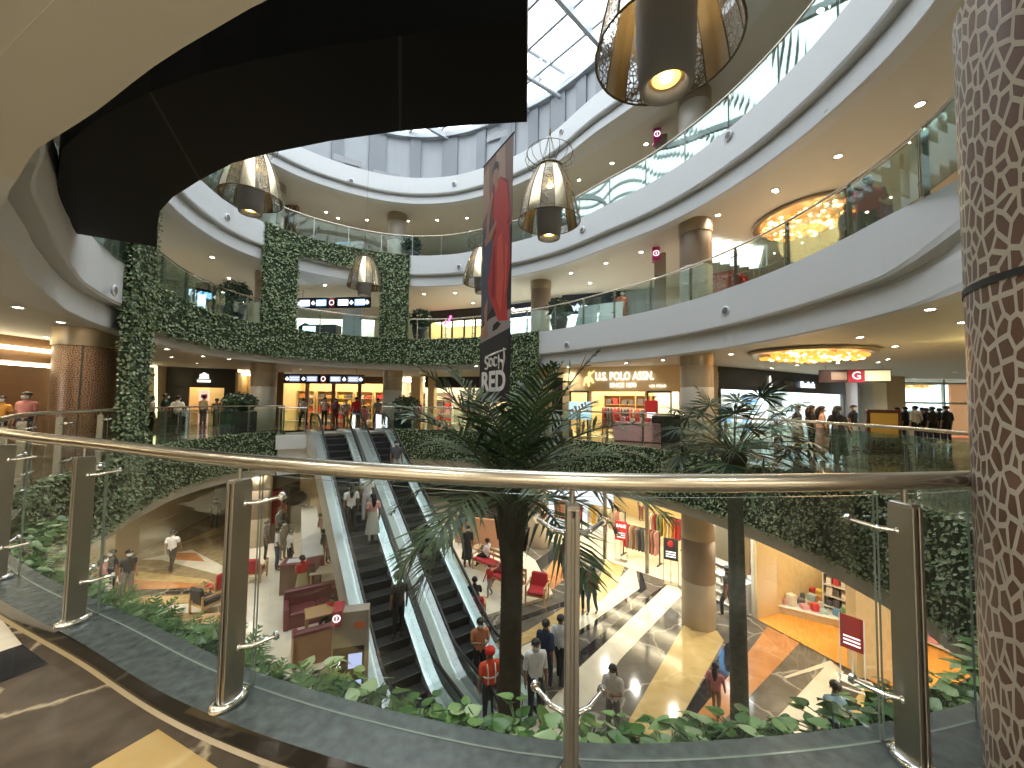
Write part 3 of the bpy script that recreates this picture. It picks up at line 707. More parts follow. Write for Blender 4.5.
BOOKS = f = Front((7.15, 14.7), (8.1, 13.1), Z0); room(f, 3.7, 4.5, W_PALE, L_COOL, M_CREAM, rows=2, sides=(False, True), lw=.3)
TOYS = f = Front((8.15, 13.0), (9.65, 9.4), Z0); room(f, 3.7, 6.5, W_WARM, L_WARM, M_WOODF, rows=4, sides=(True, False), lw=.35)
TOYS2 = f = Front((9.65, 9.4), (9.7, 5.4), Z0); room(f, 3.7, 6.0, W_WARM, L_WARM, M_WOODF, rows=3, sides=(False, False), lw=.35)
b = MB(); b.box((9.42, 10.5, (Z0-1.62)/2), (.55, .5, 3.88), rz=-.3); b.use(M_CREAMP); b.box((9.82, 10.42, (Z0-1.62)/2), (.28, .45, 3.88), rz=-.3); struct(b.build('pillar', mat('grey_cladding', (.30, .30, .27), .5)))
b = MB(); b.box((9.85, 6.9, (Z0-1.62)/2), (.5, .7, 3.88)); struct(b.build('pillar', BEIGE))
wall('wall_right', (9.7, 6.5), (9.9, .5), Z0, -1.62, DARK)
# ------------------------------------------------------------------ glass railings
HR = mat('polished_rail', (.60, .56, .47), .27, 1.0, var=.04, scale=20)
def path(d0, d1, off, z, step=.75): return [(*ringp(d, off), z) for d in arange(d0, d1, step)]
def glass_sheet(d0, d1, off, z0, z1, parent, m=None, t=.012):
    b = MB(); ds = arange(d0, d1, 1.2); n = len(ds)
    A = [ringp(d, off-t/2) for d in ds]; B = [ringp(d, off+t/2) for d in ds]
    V = [(p.x, p.y, z0) for p in A]+[(p.x, p.y, z1) for p in A]+[(p.x, p.y, z0) for p in B]+[(p.x, p.y, z1) for p in B]; Fs = []
    b.use(m or GLASS); F1 = []; E1 = []
    for i in range(n-1):
        F1 += [(i, i+1, n+i+1, n+i), (2*n+i+1, 2*n+i, 3*n+i, 3*n+i+1)]
        E1 += [(n+i, n+i+1, 3*n+i+1, 3*n+i), (i+1, i, 2*n+i, 2*n+i+1)]
    E1 += [(0, n, 3*n, 2*n), (n-1, 3*n-1, 4*n-1, 2*n-1)]
    b.add(V, F1); b.use(EDGE); b.add(V, E1)
    return b.build('glass_panel', m or GLASS, parent)
EDGE = mat('green_glass_edge', (.22, .27, .24), .15, var=.02)
def near_railing():
    p0 = ringp(250); t = thing('glass_railing', 'near glass railing with thick metal handrail we look over, on the dark granite kerb', 'railing', (p0.x, p0.y, .05))
    k0 = Vector((-p0.x, -p0.y, -.05))
    def fix(o): o.location = k0; return o
    E0, E1 = 296.0, phix(122)
    b = MB(); b.tube(path(E0, E1, 0, 1.195), .036, 14); fix(b.build('handrail', HR, t))
    posts = [(1.66, 1.62), (.25, 1.50), (-1.32, 1.80), (-2.80, 2.42), (-4.05, 2.95)]
    degs = [math.degrees(math.atan2(y-CY, x-CX)) % 360 for x, y in posts]
    d = degs[-1]
    while d > E1+4:
        s = 0; p = ringp(d)
        while s < 1.45: d -= .25; q = ringp(d); s += (q-p).length; p = q
        degs.append(d)
    degs = [q for q in degs if q > E1+1]
    for d in degs:
        p = ringp(d, -.005); n = ringn(d); a = math.atan2(n.y, n.x); tg = Vector((-n.y, n.x))
        def W(tn, nn, z): return Vector((p.x+tg.x*tn+n.x*nn, p.y+tg.y*tn+n.y*nn, z))
        b = MB()
        for sgn in (-1, 1): b.box(W(sgn*.016, 0, .58), (.095, .019, 1.03), rz=a, bev=.004)
        b.box(W(0, 0, 1.03), (.06, .014, .05), rz=a); b.box(W(0, 0, .2), (.06, .014, .05), rz=a); b.box(W(0, 0, 1.095), (.085, .05, .022), rz=a, bev=.004)
        b.box(W(0, 0, .58), (.07, .0138, .96), rz=a)
        b.cyl(tuple(W(0, 0, 1.09)), .009, .1, 10)
        po = fix(b.build('post', STEELD, t))
        b = MB(); prof = [(.0, .05), (.075, .05), (.078, .058), (.075, .078), (.055, .084), (0, .084)]
        Mx = Matrix.Rotation(a, 3, 'Z') @ Matrix.Diagonal((1.15, .75, 1)); b.lathe(prof, (p.x, p.y, 0), 24, M=Mx); b.build('base_plate', CHROME, po)
        for z in (.985, .30):
            b = MB()
            for sgn in (-1, 1):
                A = W(sgn*.02, -.02, z); B = W(sgn*.075, -.05, z+.004); C = W(sgn*.135, -.115, z+.022)
                b.tube([A, B, C], [.011, .0105, .009], 10); b.ball(tuple(B), .0125, 10, 6)
                b.tube([C, W(sgn*.139, -.128, z+.023)], .021, 14); b.tube([W(sgn*.1365, -.108, z+.022), C], .013, 12); b.tube([W(sgn*.015, -.012, z), A], .018, 12)
            b.build('bracket', CHROME, po)
        p_ = W(.0, .12, .152)
    seq = [E0-.2]+degs+[E1+.2]
    for a_, b_ in zip(seq, seq[1:]):
        e = .06 if True else 0
        if a_-b_ > 1: fix(glass_sheet(a_-e, b_+e, -.118, .052, 1.11, t, t=.009))
    return t
near_railing()
def far_railing(label, d0, d1, F, spacing=1.55, m=None):
    """d0 > d1: from left to right as seen"""
    p0 = ringp((d0+d1)/2); t = thing('glass_railing', label, 'railing', (p0.x, p0.y, F))
    def fix(o): o.location = (-p0.x, -p0.y, -F); return o
    b = MB(); b.tube(path(d0, d1, 0.02, F+1.185, 1.0), .03, 10); fix(b.build('handrail', HR, t))
    n = max(1, round(arclen(d0, d1)/spacing)); ds = arange(d0, d1, .25); cum = [0]
    for a_, b_ in zip(ds, ds[1:]): cum.append(cum[-1]+(ringp(a_)-ringp(b_)).length)
    at_ = [float(np.interp(cum[-1]*k/n, cum, ds)) for k in range(n+1)]
    for d in at_:
        p = ringp(d, .03); nn = ringn(d); b = MB(); b.box((p.x, p.y, F+.63), (.07, .035, 1.06), rz=math.atan2(nn.y, nn.x))
        for z in (F+.35, F+.95):
            tg = Vector((-nn.y, nn.x)); q = p-nn*.04; b.tube([(q.x-tg.x*.11, q.y-tg.y*.11, z), (q.x+tg.x*.11, q.y+tg.y*.11, z)], .016, 6)
        fix(b.build('post', STEELD, t))
    for a_, b_ in zip(at_, at_[1:]): fix(glass_sheet(a_-.1, b_+.1, -.045, F+.1, F+1.08, t, m or GLASSG))
    return t
PHI = {x: phix(x) for x in (108, 120, 138, 250, 255, 290, 284, 310, 376, 378, 381, 405, 513, 541, 860, 930, 968)}
far_railing('glass railing of our storey left of the escalators, above the green wall', PHI[138]-1, PHI[284], 0)
far_railing('glass railing of our storey curving from the escalators round to the right', PHI[381], -63.0, 0)
far_railing('glass railing of the second storey sweeping round the whole void', 232.0, -40.0, Z2)
far_railing('glass railing of the third storey, highest of the curved railings', 225.0, -40.0, Z3)
# ------------------------------------------------------------------ green walls
HEDGE = leafmat('hedge_leaves', [(.07, .12, .05), (.17, .24, .11), (.28, .36, .18), (.44, .50, .33), (.12, .18, .08)], .5)
HEDGEB = mat('hedge_backing', (.028, .045, .018), .9, var=.4, scale=12, bump=.6)
def hedge_leaf(b, P, N, s, R, up=Vector((0, 0, 1))):
    """one folded leaf growing out of P along N"""
    nn = (N+up*.35+Vector((R.gauss(0, 1), R.gauss(0, 1), R.gauss(0, 1)))*.38).normalized()
    d = Vector((R.uniform(-1, 1), R.uniform(-1, 1), R.uniform(-1.3, .7))); d = (d-nn*d.dot(nn)).normalized(); w = d.cross(nn); d = (d+N*R.uniform(.0, .5)).normalized()
    L = s*R.uniform(.7, 1.25); k = L*.36
    a = P; c = P+d*L-nn*L*.12; m1 = P+d*L*.5+w*k+nn*L*.1; m2 = P+d*L*.5-w*k+nn*L*.1
    b.add([a, m1, c, m2], [(0, 1, 2), (0, 2, 3)])
def hedge(label, d0, d1, zlo, zhi, dens=230, size=.085, off=-.12, thick=.10, name='green_wall', seed=1):
    R = random.Random(seed); ds = arange(d0, d1, 1.0); L = arclen(d0, d1); pm = ringp((d0+d1)/2, off)
    b = MB(); b.use(HEDGEB); n = len(ds)
    A = [ringp(d, off-thick*.35) for d in ds]; B = [ringp(d, off+.10) for d in ds]
    V = [(p.x, p.y, zlo) for p in A]+[(p.x, p.y, zhi) for p in A]+[(p.x, p.y, zlo) for p in B]+[(p.x, p.y, zhi) for p in B]; Fs = []
    for i in range(n-1): Fs += [(i, i+1, n+i+1, n+i), (n+i, n+i+1, 3*n+i+1, 3*n+i), (i, 2*n+i, 2*n+i+1, i+1)]
    Fs += [(0, n, 3*n, 2*n), (n-1, 3*n-1, 4*n-1, 2*n-1)]
    b.add(V, Fs); b.use(HEDGE)
    for k in range(int(L*(zhi-zlo)*dens)):
        d = R.uniform(d0, d1); z = R.uniform(zlo, zhi); p = ringp(d, off-thick*R.uniform(.2, 1.0)); nn = -ringn(d)
        hedge_leaf(b, Vector((p.x, p.y, z)), Vector((nn.x, nn.y, .15)), size, R)
    for k in range(int(L*dens*.22)):     # ragged rims
        d = R.uniform(d0, d1); p = ringp(d, off+R.uniform(-thick, .1)); nn = -ringn(d)
        for z, sz in ((zhi, .6), (zlo, -.5)): hedge_leaf(b, Vector((p.x, p.y, z)), Vector((nn.x*.4, nn.y*.4, sz)), size, R)
    for d, sg in ((d0, 1), (d1, -1)):     # leafy ends
        tg = (ringp(d+.5)-ringp(d-.5)).normalized()*(1 if (d0 > d1) == (sg > 0) else -1)
        for k in range(int((zhi-zlo)*dens*.32)):
            p = ringp(d, off+R.uniform(-thick, .12)); hedge_leaf(b, Vector((p.x, p.y, R.uniform(zlo, zhi))), Vector((tg.x, tg.y, .1)), size, R)
    o = b.build(name, HEDGE); o.data.transform(Matrix.Translation((-pm.x, -pm.y, -zlo))); o.location = (pm.x, pm.y, zlo)
    return tag(o, label, 'green wall')
hedge('long leafy green wall on the second storey edge, from left corner to banner', PHI[120]+3, PHI[541], 3.38, Z2+.12, 170, .10, seed=1)
hedge('green wall band on the third storey edge, above the framed opening', PHI[255], PHI[405], 8.12, Z3+.12, 170, .11, seed=2)
hedge('vertical green strip at left of the framed opening on the second storey', PHI[255], PHI[290], Z2+.1, 8.12, 170, .11, seed=3)
hedge('vertical green strip at right of the framed opening on the second storey', PHI[376], PHI[405], Z2+.1, 8.12, 170, .11, seed=4)
hedge('tall vertical green strip beside the fretted column at left', PHI[120]+3, PHI[138]-.3, -1.4, 7.3, 230, .085, off=-.14, seed=5)
hedge('vertical green strip right of the hanging banner, down to our storey', PHI[513], PHI[541], .05, 3.4, 190, .10, seed=6)
hedge('green wall below our storey, left of the escalators', 231.0, PHI[284], -1.44, .06, 240, .085, seed=7)
hedge('green wall below our storey, right of the escalators under the palms', PHI[381], 4.0, -1.44, .06, 200, .085, seed=8)
hedge('dark green wall below our storey at far right, beside the patterned column', 4.0, -46.0, -1.44, .06, 300, .075, seed=9)
# ------------------------------------------------------------------ palms standing on the ground floor
PALM = leafmat('palm_leaflets', [(.012, .030, .012), (.025, .055, .020), (.05, .10, .035), (.09, .14, .06), (.02, .04, .022)], .38)
PALMR = mat('palm_rachis', (.07, .09, .03), .5)
BARK = mat('palm_bark', (.050, .046, .034), .9, var=.5, scale=9, bump=.9)
def trunk(parent, h, r0, r1, lean, ringed):
    b = MB(); n = int(h/.09); prof = []
    pts = []; rs = []
    for i in range(n*2+1):
        t = i/(n*2); pts.append((lean[0]*t*t, lean[1]*t*t, h*t)); rs.append((r0+(r1-r0)*t)*(1+(.05 if i % 2 else -.03)*ringed))
    b.tube(pts, rs, 18); return b.build('trunk', BARK, parent)
def frond(parent, base, az, el, L, droop, R, nl=30, lw=.050, ll=.78):
    b = MB(); pts = []; d = Vector((math.cos(az)*math.cos(el), math.sin(az)*math.cos(el), math.sin(el))); p = Vector(base); N = 14
    side0 = Vector((-math.sin(az), math.cos(az), 0))
    for i in range(N+1):
        pts.append(p.copy()); p = p+d*(L/N); d = (d+Vector((0, 0, -droop/N*(1+i/N)))).normalized()
    b.use(PALMR); b.tube(pts, [.020*(1-.8*i/N)+.003 for i in range(N+1)], 6)
    b.use(PALM)
    for k in range(nl):
        t = .16+.84*k/(nl-1); i = min(int(t*N), N-1); q = pts[i].lerp(pts[i+1], t*N-i); tn = (pts[i+1]-pts[i]).normalized()
        up = side0.cross(tn); up = up if up.z > 0 else -up
        for sg in (-1, 1):
            le = ll*(math.sin(PI*min(1, .18+t*.80))**.7)*R.uniform(.8, 1.1)*(1 if t < .9 else .8)
            dd = (side0*sg*.85+tn*(.55+.5*t)+up*R.uniform(.0, .45)).normalized(); w = lw*R.uniform(.75, 1.15); ww = dd.cross(up).normalized()*w/2
            g = Vector((0, 0, -le*R.uniform(.10, .42))); m = q+dd*le*.5+g*.25; e = q+dd*le+g
            b.add([q-ww*.5, q+ww*.5, m+ww, m-ww, e, m+up*w*.25], [(0, 1, 2, 5), (1, 0, 3, 5)] if False else [(0, 1, 2, 3), (3, 2, 4)])
    return b.build('frond', PALM, parent)
def fan(parent, base, az, el, L, R, nb=15, bl=.55):
    b = MB(); d = Vector((math.cos(az)*math.cos(el), math.sin(az)*math.cos(el), math.sin(el))); p = Vector(base); pts = []
    for i in range(9): pts.append(p.copy()); p = p+d*(L/8); d = (d+Vector((0, 0, -.07))).normalized()
    b.use(PALMR); b.tube(pts, [.013-.0006*i for i in range(9)], 5); b.use(PALM)
    c = pts[-1]; side = Vector((-math.sin(az), math.cos(az), 0)); tilt = R.uniform(-.4, .4); side = (side+Vector((0, 0, tilt))).normalized(); up = side.cross(d).normalized()
    for k in range(nb):
        a = (k/(nb-1)-.5)*PI*1.25; dd = (d*math.cos(a)+side*math.sin(a)+up*R.uniform(-.08, .1)).normalized(); le = bl*R.uniform(.8, 1.1)*(1-.25*abs(a)/2)
        w = dd.cross(up).normalized()*R.uniform(.020, .032); g = Vector((0, 0, -le*R.uniform(.08, .35)))
        m = c+dd*le*.55+g*.3; e = c+dd*le+g
        b.add([c-w*.2, c+w*.2, m+w, m-w, e], [(0, 1, 2, 3), (3, 2, 4)])
    return b.build('frond', PALM, parent)
R = random.Random(11)
P1 = Vector((0.03, 6.0, Z0)); t = thing('palm_tree', 'larger palm with long arching fronds and thick dark trunk, before the escalators', 'palm tree', P1)
H1 = 5.95; trunk(t, H1-.5, .165, .165, (.02, 0), .5)
b = MB(); b.tube([(0, 0, H1-1.35), (0, 0, H1-.75), (0, 0, H1-.1), (0, 0, H1+.15)], [.17, .23, .21, .10], 16)
for k in range(26):
    a = k*2.4; z = H1-1.2+.045*k; b.tube([(.18*math.cos(a), .18*math.sin(a), z), (.27*math.cos(a), .27*math.sin(a), z+.34)], [.05, .012], 5)
b.build('leaf_bases', BARK, t)
for k in range(26):
    az = k*2.399+.3; lay = k/25
    el = 1.3-1.12*lay+R.uniform(-.12, .12); frond(t, (.08*math.cos(az), .08*math.sin(az), H1-.15-.25*lay), az, el, 1.95+.45*math.sin(PI*lay)+R.uniform(-.15, .2), .45+.55*lay, R, 24)
for az, el, L, dr in ((3.35, -.25, 2.0, 1.3), (3.0, .1, 2.1, 1.5), (.2, .2, 1.9, 1.0)):
    frond(t, (.1*math.cos(az), .1*math.sin(az), H1-.45), az, el, L, dr, R)
P2 = Vector((4.36, 7.5, Z0)); t = thing('palm_tree', 'smaller fan palm with slim ringed trunk, in front of the orange-floored shop', 'palm tree', P2)
H2 = 6.1; trunk(t, H2, .165, .125, (-.05, .0), .6).data.materials[0] = mat('ringed_bark', (.10, .105, .08), .85, var=.4, scale=9, bump=.9)
b = MB(); b.tube([(-.05, 0, H2-.45), (-.05, 0, H2-.1), (-.05, 0, H2+.1)], [.15, .24, .10], 14); b.build('leaf_bases', BARK, t)
for k in range(54):
    az = k*2.399; lay = k/53; el = 1.2-1.35*lay+R.uniform(-.1, .1)
    fan(t, (-.05+.06*math.cos(az), .06*math.sin(az), H2), az, el, R.uniform(.75, 1.3), R, 15, R.uniform(.48, .66))
# ------------------------------------------------------------------ plants in the trough
BROAD = leafmat('broad_leaves', [(.03, .085, .025), (.07, .16, .04), (.13, .27, .07), (.34, .46, .24), (.05, .12, .05)], .28)
FERN = leafmat('fern_leaves', [(.03, .08, .02), (.06, .14, .03), (.10, .20, .05)], .45)
STEM = mat('green_stem', (.05, .10, .03), .5)
def broad_plant(R, n=15):
    b = MB(); b.use(STEM); L = []
    for k in range(n):
        a = R.uniform(0, 2*PI); l = R.uniform(.04, .22); h = R.uniform(.03, .17); e = Vector((math.cos(a)*l, math.sin(a)*l, h))
        b.tube([(0, 0, -.05), (e.x*.5, e.y*.5, h*.8+.02), tuple(e)], .0035, 4, cap=False); L.append((e, a))
    b.use(BROAD)
    for e, a in L:
        s = R.uniform(.06, .105); d = Vector((math.cos(a+R.uniform(-.7, .7)), math.sin(a+R.uniform(-.7, .7)), R.uniform(-.7, .15))).normalized(); w = d.cross(Vector((R.uniform(-.3, .3), R.uniform(-.3, .3), 1))).normalized(); u = w.cross(d)
        out = [(-.08, 0, 0), (-.16, .20, .02), (.02, .40, .07), (.28, .43, .08), (.55, .30, .05), (.80, .14, .0), (1.0, 0, -.07)]
        mid = [e+d*(x*s)-u*(.10*s*x*x) for x, _, _ in out]
        lt = [e+d*(x*s)+w*(y*s)+u*(z*s) for x, y, z in out]; rt = [e+d*(x*s)-w*(y*s)+u*(z*s) for x, y, z in out]
        V = mid+lt+rt; Fs = []
        for i in range(6): Fs += [(i, i+1, 8+i, 7+i), (i+1, i, 14+i, 15+i)]
        b.add(V, Fs, True)
    return b
def fern_plant(R, n=22):
    b = MB(); b.use(STEM); b.tube([(0, 0, -.05), (0, 0, .03)], .012, 5); b.use(FERN)
    for k in range(n):
        a = R.uniform(0, 2*PI); el = R.uniform(.35, 1.3); d = Vector((math.cos(a)*math.cos(el), math.sin(a)*math.cos(el), math.sin(el))); p = Vector((0, 0, .02)); s = Vector((-math.sin(a), math.cos(a), 0)); L = R.uniform(.16, .27)
        for i in range(9):
            p = p+d*L/9; d = (d+Vector((0, 0, -.10))).normalized(); le = .055*math.sin(PI*(i+1.2)/10.5)
            for sg in (-1, 1):
                e = p+s*sg*le+d*le*.6; w = d*.011; b.add([p-w, p+w, e+w*.3, e-w*.3], [(0, 1, 2, 3)])
    return b
R = random.Random(5); first = {}
for row, (off, z) in enumerate(((-.44, -.30), (-.29, -.25))):
    d = 314.0-row
    while d > 233:
        p = ringp(d, off+R.uniform(-.03, .03)); x = 512+385*p.x/max(p.y, .3)
        kind = 'fern' if (R.random() < (.8 if 60 < x < 330 else .0)) else 'broad'
        key = (kind, R.randrange(5))
        if key not in first:
            bb = fern_plant(R) if kind == 'fern' else broad_plant(R, R.randint(24, 30)); o = bb.build('fern' if kind == 'fern' else 'leafy_plant')
            first[key] = o
        else: o = first[key].copy(); COL.objects.link(o)
        o.location = (p.x, p.y, z); o.rotation_euler = (0, 0, R.uniform(0, 6.28)); o.scale = [R.uniform(.85, 1.15)]*3
        if kind == 'fern': tag(o, 'feathery green fern in the trough below the left part of the glass', 'fern', 'ferns in the trough')
        else: tag(o, 'broad-leaved green trailing plant in the trough outside the near glass', 'plant', 'broad-leaved plants in the trough')
        st = R.uniform(.15, .20); d0 = d
        while (ringp(d, off)-ringp(d0, off)).length < st: d -= .2
# ------------------------------------------------------------------ downlights
LENS = emis('downlight_lens', (1, .93, .78), 22.0)
TRIMW = mat('downlight_trim', (.75, .74, .70), .4)
def make_downlight():
    t = thing('downlight', '', 'downlight')
    b = MB(); b.lathe([(.075, 0), (.10, -.008), (.095, -.02), (.068, -.014)], n=16); b.build('trim_ring', TRIMW, t)
    b = MB(); b.poly([(.066*math.cos(-2*PI*k/16), .066*math.sin(-2*PI*k/16), -.010) for k in range(16)]); b.build('lens', LENS, t)
    li = bpy.data.lights.new('lamp', 'SPOT'); li.energy = DOWNLIGHT_W; li.color = (1, .91, .76); li.spot_size = 2.5; li.spot_blend = .9; li.shadow_soft_size = .06
    lo = bpy.data.objects.new('lamp', li); COL.objects.link(lo); lo.parent = t; lo.location = (0, 0, -.03)
    return t
_dl = None
def downlights(z, pts, label, group):
    global _dl
    for x, y in pts:
        p = at(x, y, z); 
        if _dl is None: _dl = make_downlight(); o = _dl; o.location = p
        else: o = dup(_dl, p)
        o['label'] = label; o['group'] = group
DL1L = [(18, 307), (60, 308), (61, 322), (46, 337), (112, 333)]
DL1M = [(167, 349), (172, 357), (203, 356), (197, 363), (229, 359), (268, 366), (300, 369), (345, 372), (420, 373), (447, 371), (476, 366)]
DL1P = [(556, 364), (568, 367), (597, 370), (626, 363), (663, 360), (674, 366), (578, 373), (650, 369)]
DL1R = [(721, 347), (731, 354), (775, 339), (788, 348), (829, 328), (860, 337), (895, 346), (930, 309), (963, 322), (838, 363), (878, 362), (888, 359), (772, 368), (797, 365), (914, 378), (955, 372)]
DL2 = [(212, 257), (229, 278), (325, 285), (455, 293), (473, 303), (424, 294), (484, 288), (571, 273), (606, 263), (641, 252), (718, 215), (775, 190), (838, 156), (920, 104), (776, 191), (830, 110), (700, 240), (590, 283)]
DL3 = [(326, 212), (367, 220), (408, 221), (437, 220), (467, 218), (338, 218), (579, 180), (612, 163), (646, 144), (560, 187), (700, 95), (820, 10)]
downlights(3.2, DL1L, 'small round ceiling downlight above our storey, left of the green strip', 'downlights over the left concourse')
downlights(3.2, DL1M, 'small round ceiling downlight above our storey, behind the escalators and shoe shop', 'downlights over the far concourse')
downlights(3.2, DL1P, 'small round ceiling downlight in front of the polo clothing shop', 'downlights by the polo shop')
downlights(3.2, DL1R, 'small round ceiling downlight over the entrance hall at right', 'downlights over the entrance hall')
downlights(7.62, DL2, 'small round ceiling downlight above the second storey', 'downlights of the second storey')
downlights(12.1, DL3, 'small round ceiling downlight above the third storey', 'downlights of the third storey')
# ------------------------------------------------------------------ round wall speakers on the white bands
def make_speaker():
    t = thing('wall_speaker', '', 'speaker')
    M = Matrix.Rotation(PI/2, 3, 'X')
    b = MB(); b.lathe([(.10, .0), (.135, .03), (.13, .05), (.095, .06)], n=24, M=M); b.build('bezel', mat('speaker_white', (.70, .71, .72), .4), t)
    b = MB(); b.lathe([(.0, .05), (.03, .065), (.05, .045), (.095, .055)], n=20, M=M); b.build('cone', mat('speaker_grille', (.16, .16, .17), .5), t)
    return t
_spk = make_speaker(); first_ = True
for x, y, F in ((98, 290, Z2), (732, 311, Z2), (570, 345, Z2), (459, 267, Z3), (585, 230, Z3), (737, 136, Z3), (214, 217, Z3), (342, 181, ZR), (452, 184, ZR), (569, 132, ZR)):
    d = phix(x); p = ringp(d, -.1+(roof_push(d) if F == ZR else 0)); q = atd(x, y, p.y); n = ringn(d)
    o = _spk if first_ else dup(_spk, (0, 0, 0)); first_ = False
    o.location = (p.x, p.y, q.z); o.rotation_euler = (0, 0, math.atan2(-n.y, -n.x)+PI/2)
    if x == 98: o.rotation_euler = (0, 0, math.atan2(-n.y, -n.x)+PI/2)
    st = {Z2: 'second storey', Z3: 'third storey', ZR: 'roof'}[F]
    wh = {98: 'at far left above the fretted column', 732: 'above the right-hand round column', 570: 'just right of the green strip and banner', 459: 'left of the banner', 585: 'right of the middle lantern', 737: 'under the red-jacketed visitor and the highest railing', 214: 'above the left lantern side', 342: 'left one under the skylight', 452: 'left of the banner top', 569: 'right of the middle lantern cable'}[x]
    o['label'] = 'round white speaker on the %s band, %s' % (st, wh)
# ------------------------------------------------------------------ pendant lanterns
GOLD = mat('champagne_metal', (.62, .52, .34), .22, .85, var=.12, scale=6)
GOLDD = mat('lantern_rib', (.14, .11, .07), .4, .8)
CYL = mat('lantern_cylinder', (.27, .26, .245), .55)
def fretmat():
    m = bpy.data.materials.new('fretwork_brass'); m.use_nodes = True; t = m.node_tree; L = t.links.new; p = t.nodes['Principled BSDF']; o = t.nodes['Material Output']
    p.inputs['Base Color'].default_value = (.30, .25, .17, 1); p.inputs['Metallic'].default_value = .7; p.inputs['Roughness'].default_value = .35
    tc = t.nodes.new('ShaderNodeTexCoord'); v = t.nodes.new('ShaderNodeTexVoronoi'); v.feature = 'DISTANCE_TO_EDGE'; v.inputs['Scale'].default_value = 17; L(tc.outputs['Object'], v.inputs['Vector'])
    g = t.nodes.new('ShaderNodeMath'); g.operation = 'GREATER_THAN'; g.inputs[1].default_value = .11; L(v.outputs['Distance'], g.inputs[0])
    tr = t.nodes.new('ShaderNodeBsdfTransparent'); mx = t.nodes.new('ShaderNodeMixShader'); L(g.outputs[0], mx.inputs[0]); L(p.outputs[0], mx.inputs[1]); L(tr.outputs[0], mx.inputs[2]); L(mx.outputs[0], o.inputs[0])
    return m
FRET = fretmat()
def make_lantern(warm):
    t = thing('pendant_lantern', '', 'pendant lantern')
    prof = [(.775, 0), (.76, .12), (.72, .32), (.66, .58), (.57, .86), (.46, 1.12), (.36, 1.32), (.30, 1.42)]
    N = 14
    for k in range(N):
        a0, a1 = 2*PI*k/N, 2*PI*(k+1)/N; b = MB()
        V = []
        for r, z in prof:
            for j in range(4): a = a0+(a1-a0)*j/3; V.append((r*math.cos(a), r*math.sin(a), z))
        b.add(V, [(i*4+j, i*4+j+1, i*4+j+5, i*4+j+4) for i in range(len(prof)-1) for j in range(3)], True)
        b.build('fretwork_panel' if k % 2 else 'plain_panel', FRET if k % 2 else GOLD, t)
    b = MB()
    for k in range(N): a = 2*PI*k/N; b.tube([((r+.006)*math.cos(a), (r+.006)*math.sin(a), z) for r, z in prof], .012, 5)
    b.tube([(.785*math.cos(2*PI*k/40), .785*math.sin(2*PI*k/40), 0) for k in range(40)], .014, 6, closed=True)
    b.tube([(.31*math.cos(2*PI*k/24), .31*math.sin(2*PI*k/24), 1.42) for k in range(24)], .035, 6, closed=True); b.build('rib_frame', GOLDD, t)
    b = MB()
    for k in range(16):
        a = 2*PI*k/16; b.tube([(r*math.cos(a), r*math.sin(a), z) for r, z in ((.31, 1.42), (.45, 1.44), (.58, 1.52), (.63, 1.66), (.58, 1.80))], .008, 4)
    b.tube([(.58*math.cos(2*PI*k/40), .58*math.sin(2*PI*k/40), 1.80) for k in range(40)], .009, 5, closed=True); b.build('wire_crown', GOLDD, t)
    b = MB()
    for k in range(4): a = 2*PI*k/4+.4; b.tube([(.28*math.cos(a), .28*math.sin(a), 1.45), (0, 0, 2.35)], .007, 4)
    b.tube([(0, 0, 2.3), (0, 0, 2.42), (0, 0, 2.5)], [.03, .03, .01], 8); b.build('chains', GOLDD, t)
    b = MB(); b.lathe([(.0, .70), (.33, .70), (.335, .55), (.31, -.2), (.285, -.42), (.24, -.425), (.19, -.30), (.0, -.29)], n=32); b.build('inner_cylinder', CYL, t)
    b = MB(); b.use(emis('lantern_bulb', (1, .50, .08), 1.6)); b.lathe([(.06, -.30), (.13, -.302), (.15, -.315)], n=24); b.use(emis('lantern_filament', (1, .95, .75), 12)); b.lathe([(0, -.335), (.06, -.325), (.065, -.30)], n=16); b.build('bulb', None, t)
    li = bpy.data.lights.new('lantern_glow', 'POINT'); li.energy = 6; li.color = (1, .72, .35); li.shadow_soft_size = .1
    for z in (.95,): lo = bpy.data.objects.new('lantern_glow', li); COL.objects.link(lo); lo.parent = t; lo.location = (0, 0, z)
    return t
_lt = make_lantern(1); first_ = True
for (x, yr, d, rz, lab) in ((666, 52, 4.2, .1, 'nearest and biggest pendant lantern, cut off by the top of the view'), (549, 222, 9.6, .3, 'champagne pendant lantern in the middle, right of the banner'), (251, 199, 10.6, .5, 'pendant lantern at left, just below the black deck'), (364.5, 287, 18.0, .2, 'small distant pendant lantern in front of the framed green opening'), (482, 283, 15.5, .7, 'pendant lantern half hidden behind the hanging banner')):
    p = atd(x, yr, d); o = _lt if first_ else dup(_lt, p); first_ = False; o.location = p; o.rotation_euler = (0, 0, rz); o['label'] = lab
    b = MB(); b.tube([(0, 0, 2.5), (0, 0, 16.0-p.z)], .006, 4); c = b.build('cable', GOLDD, o)
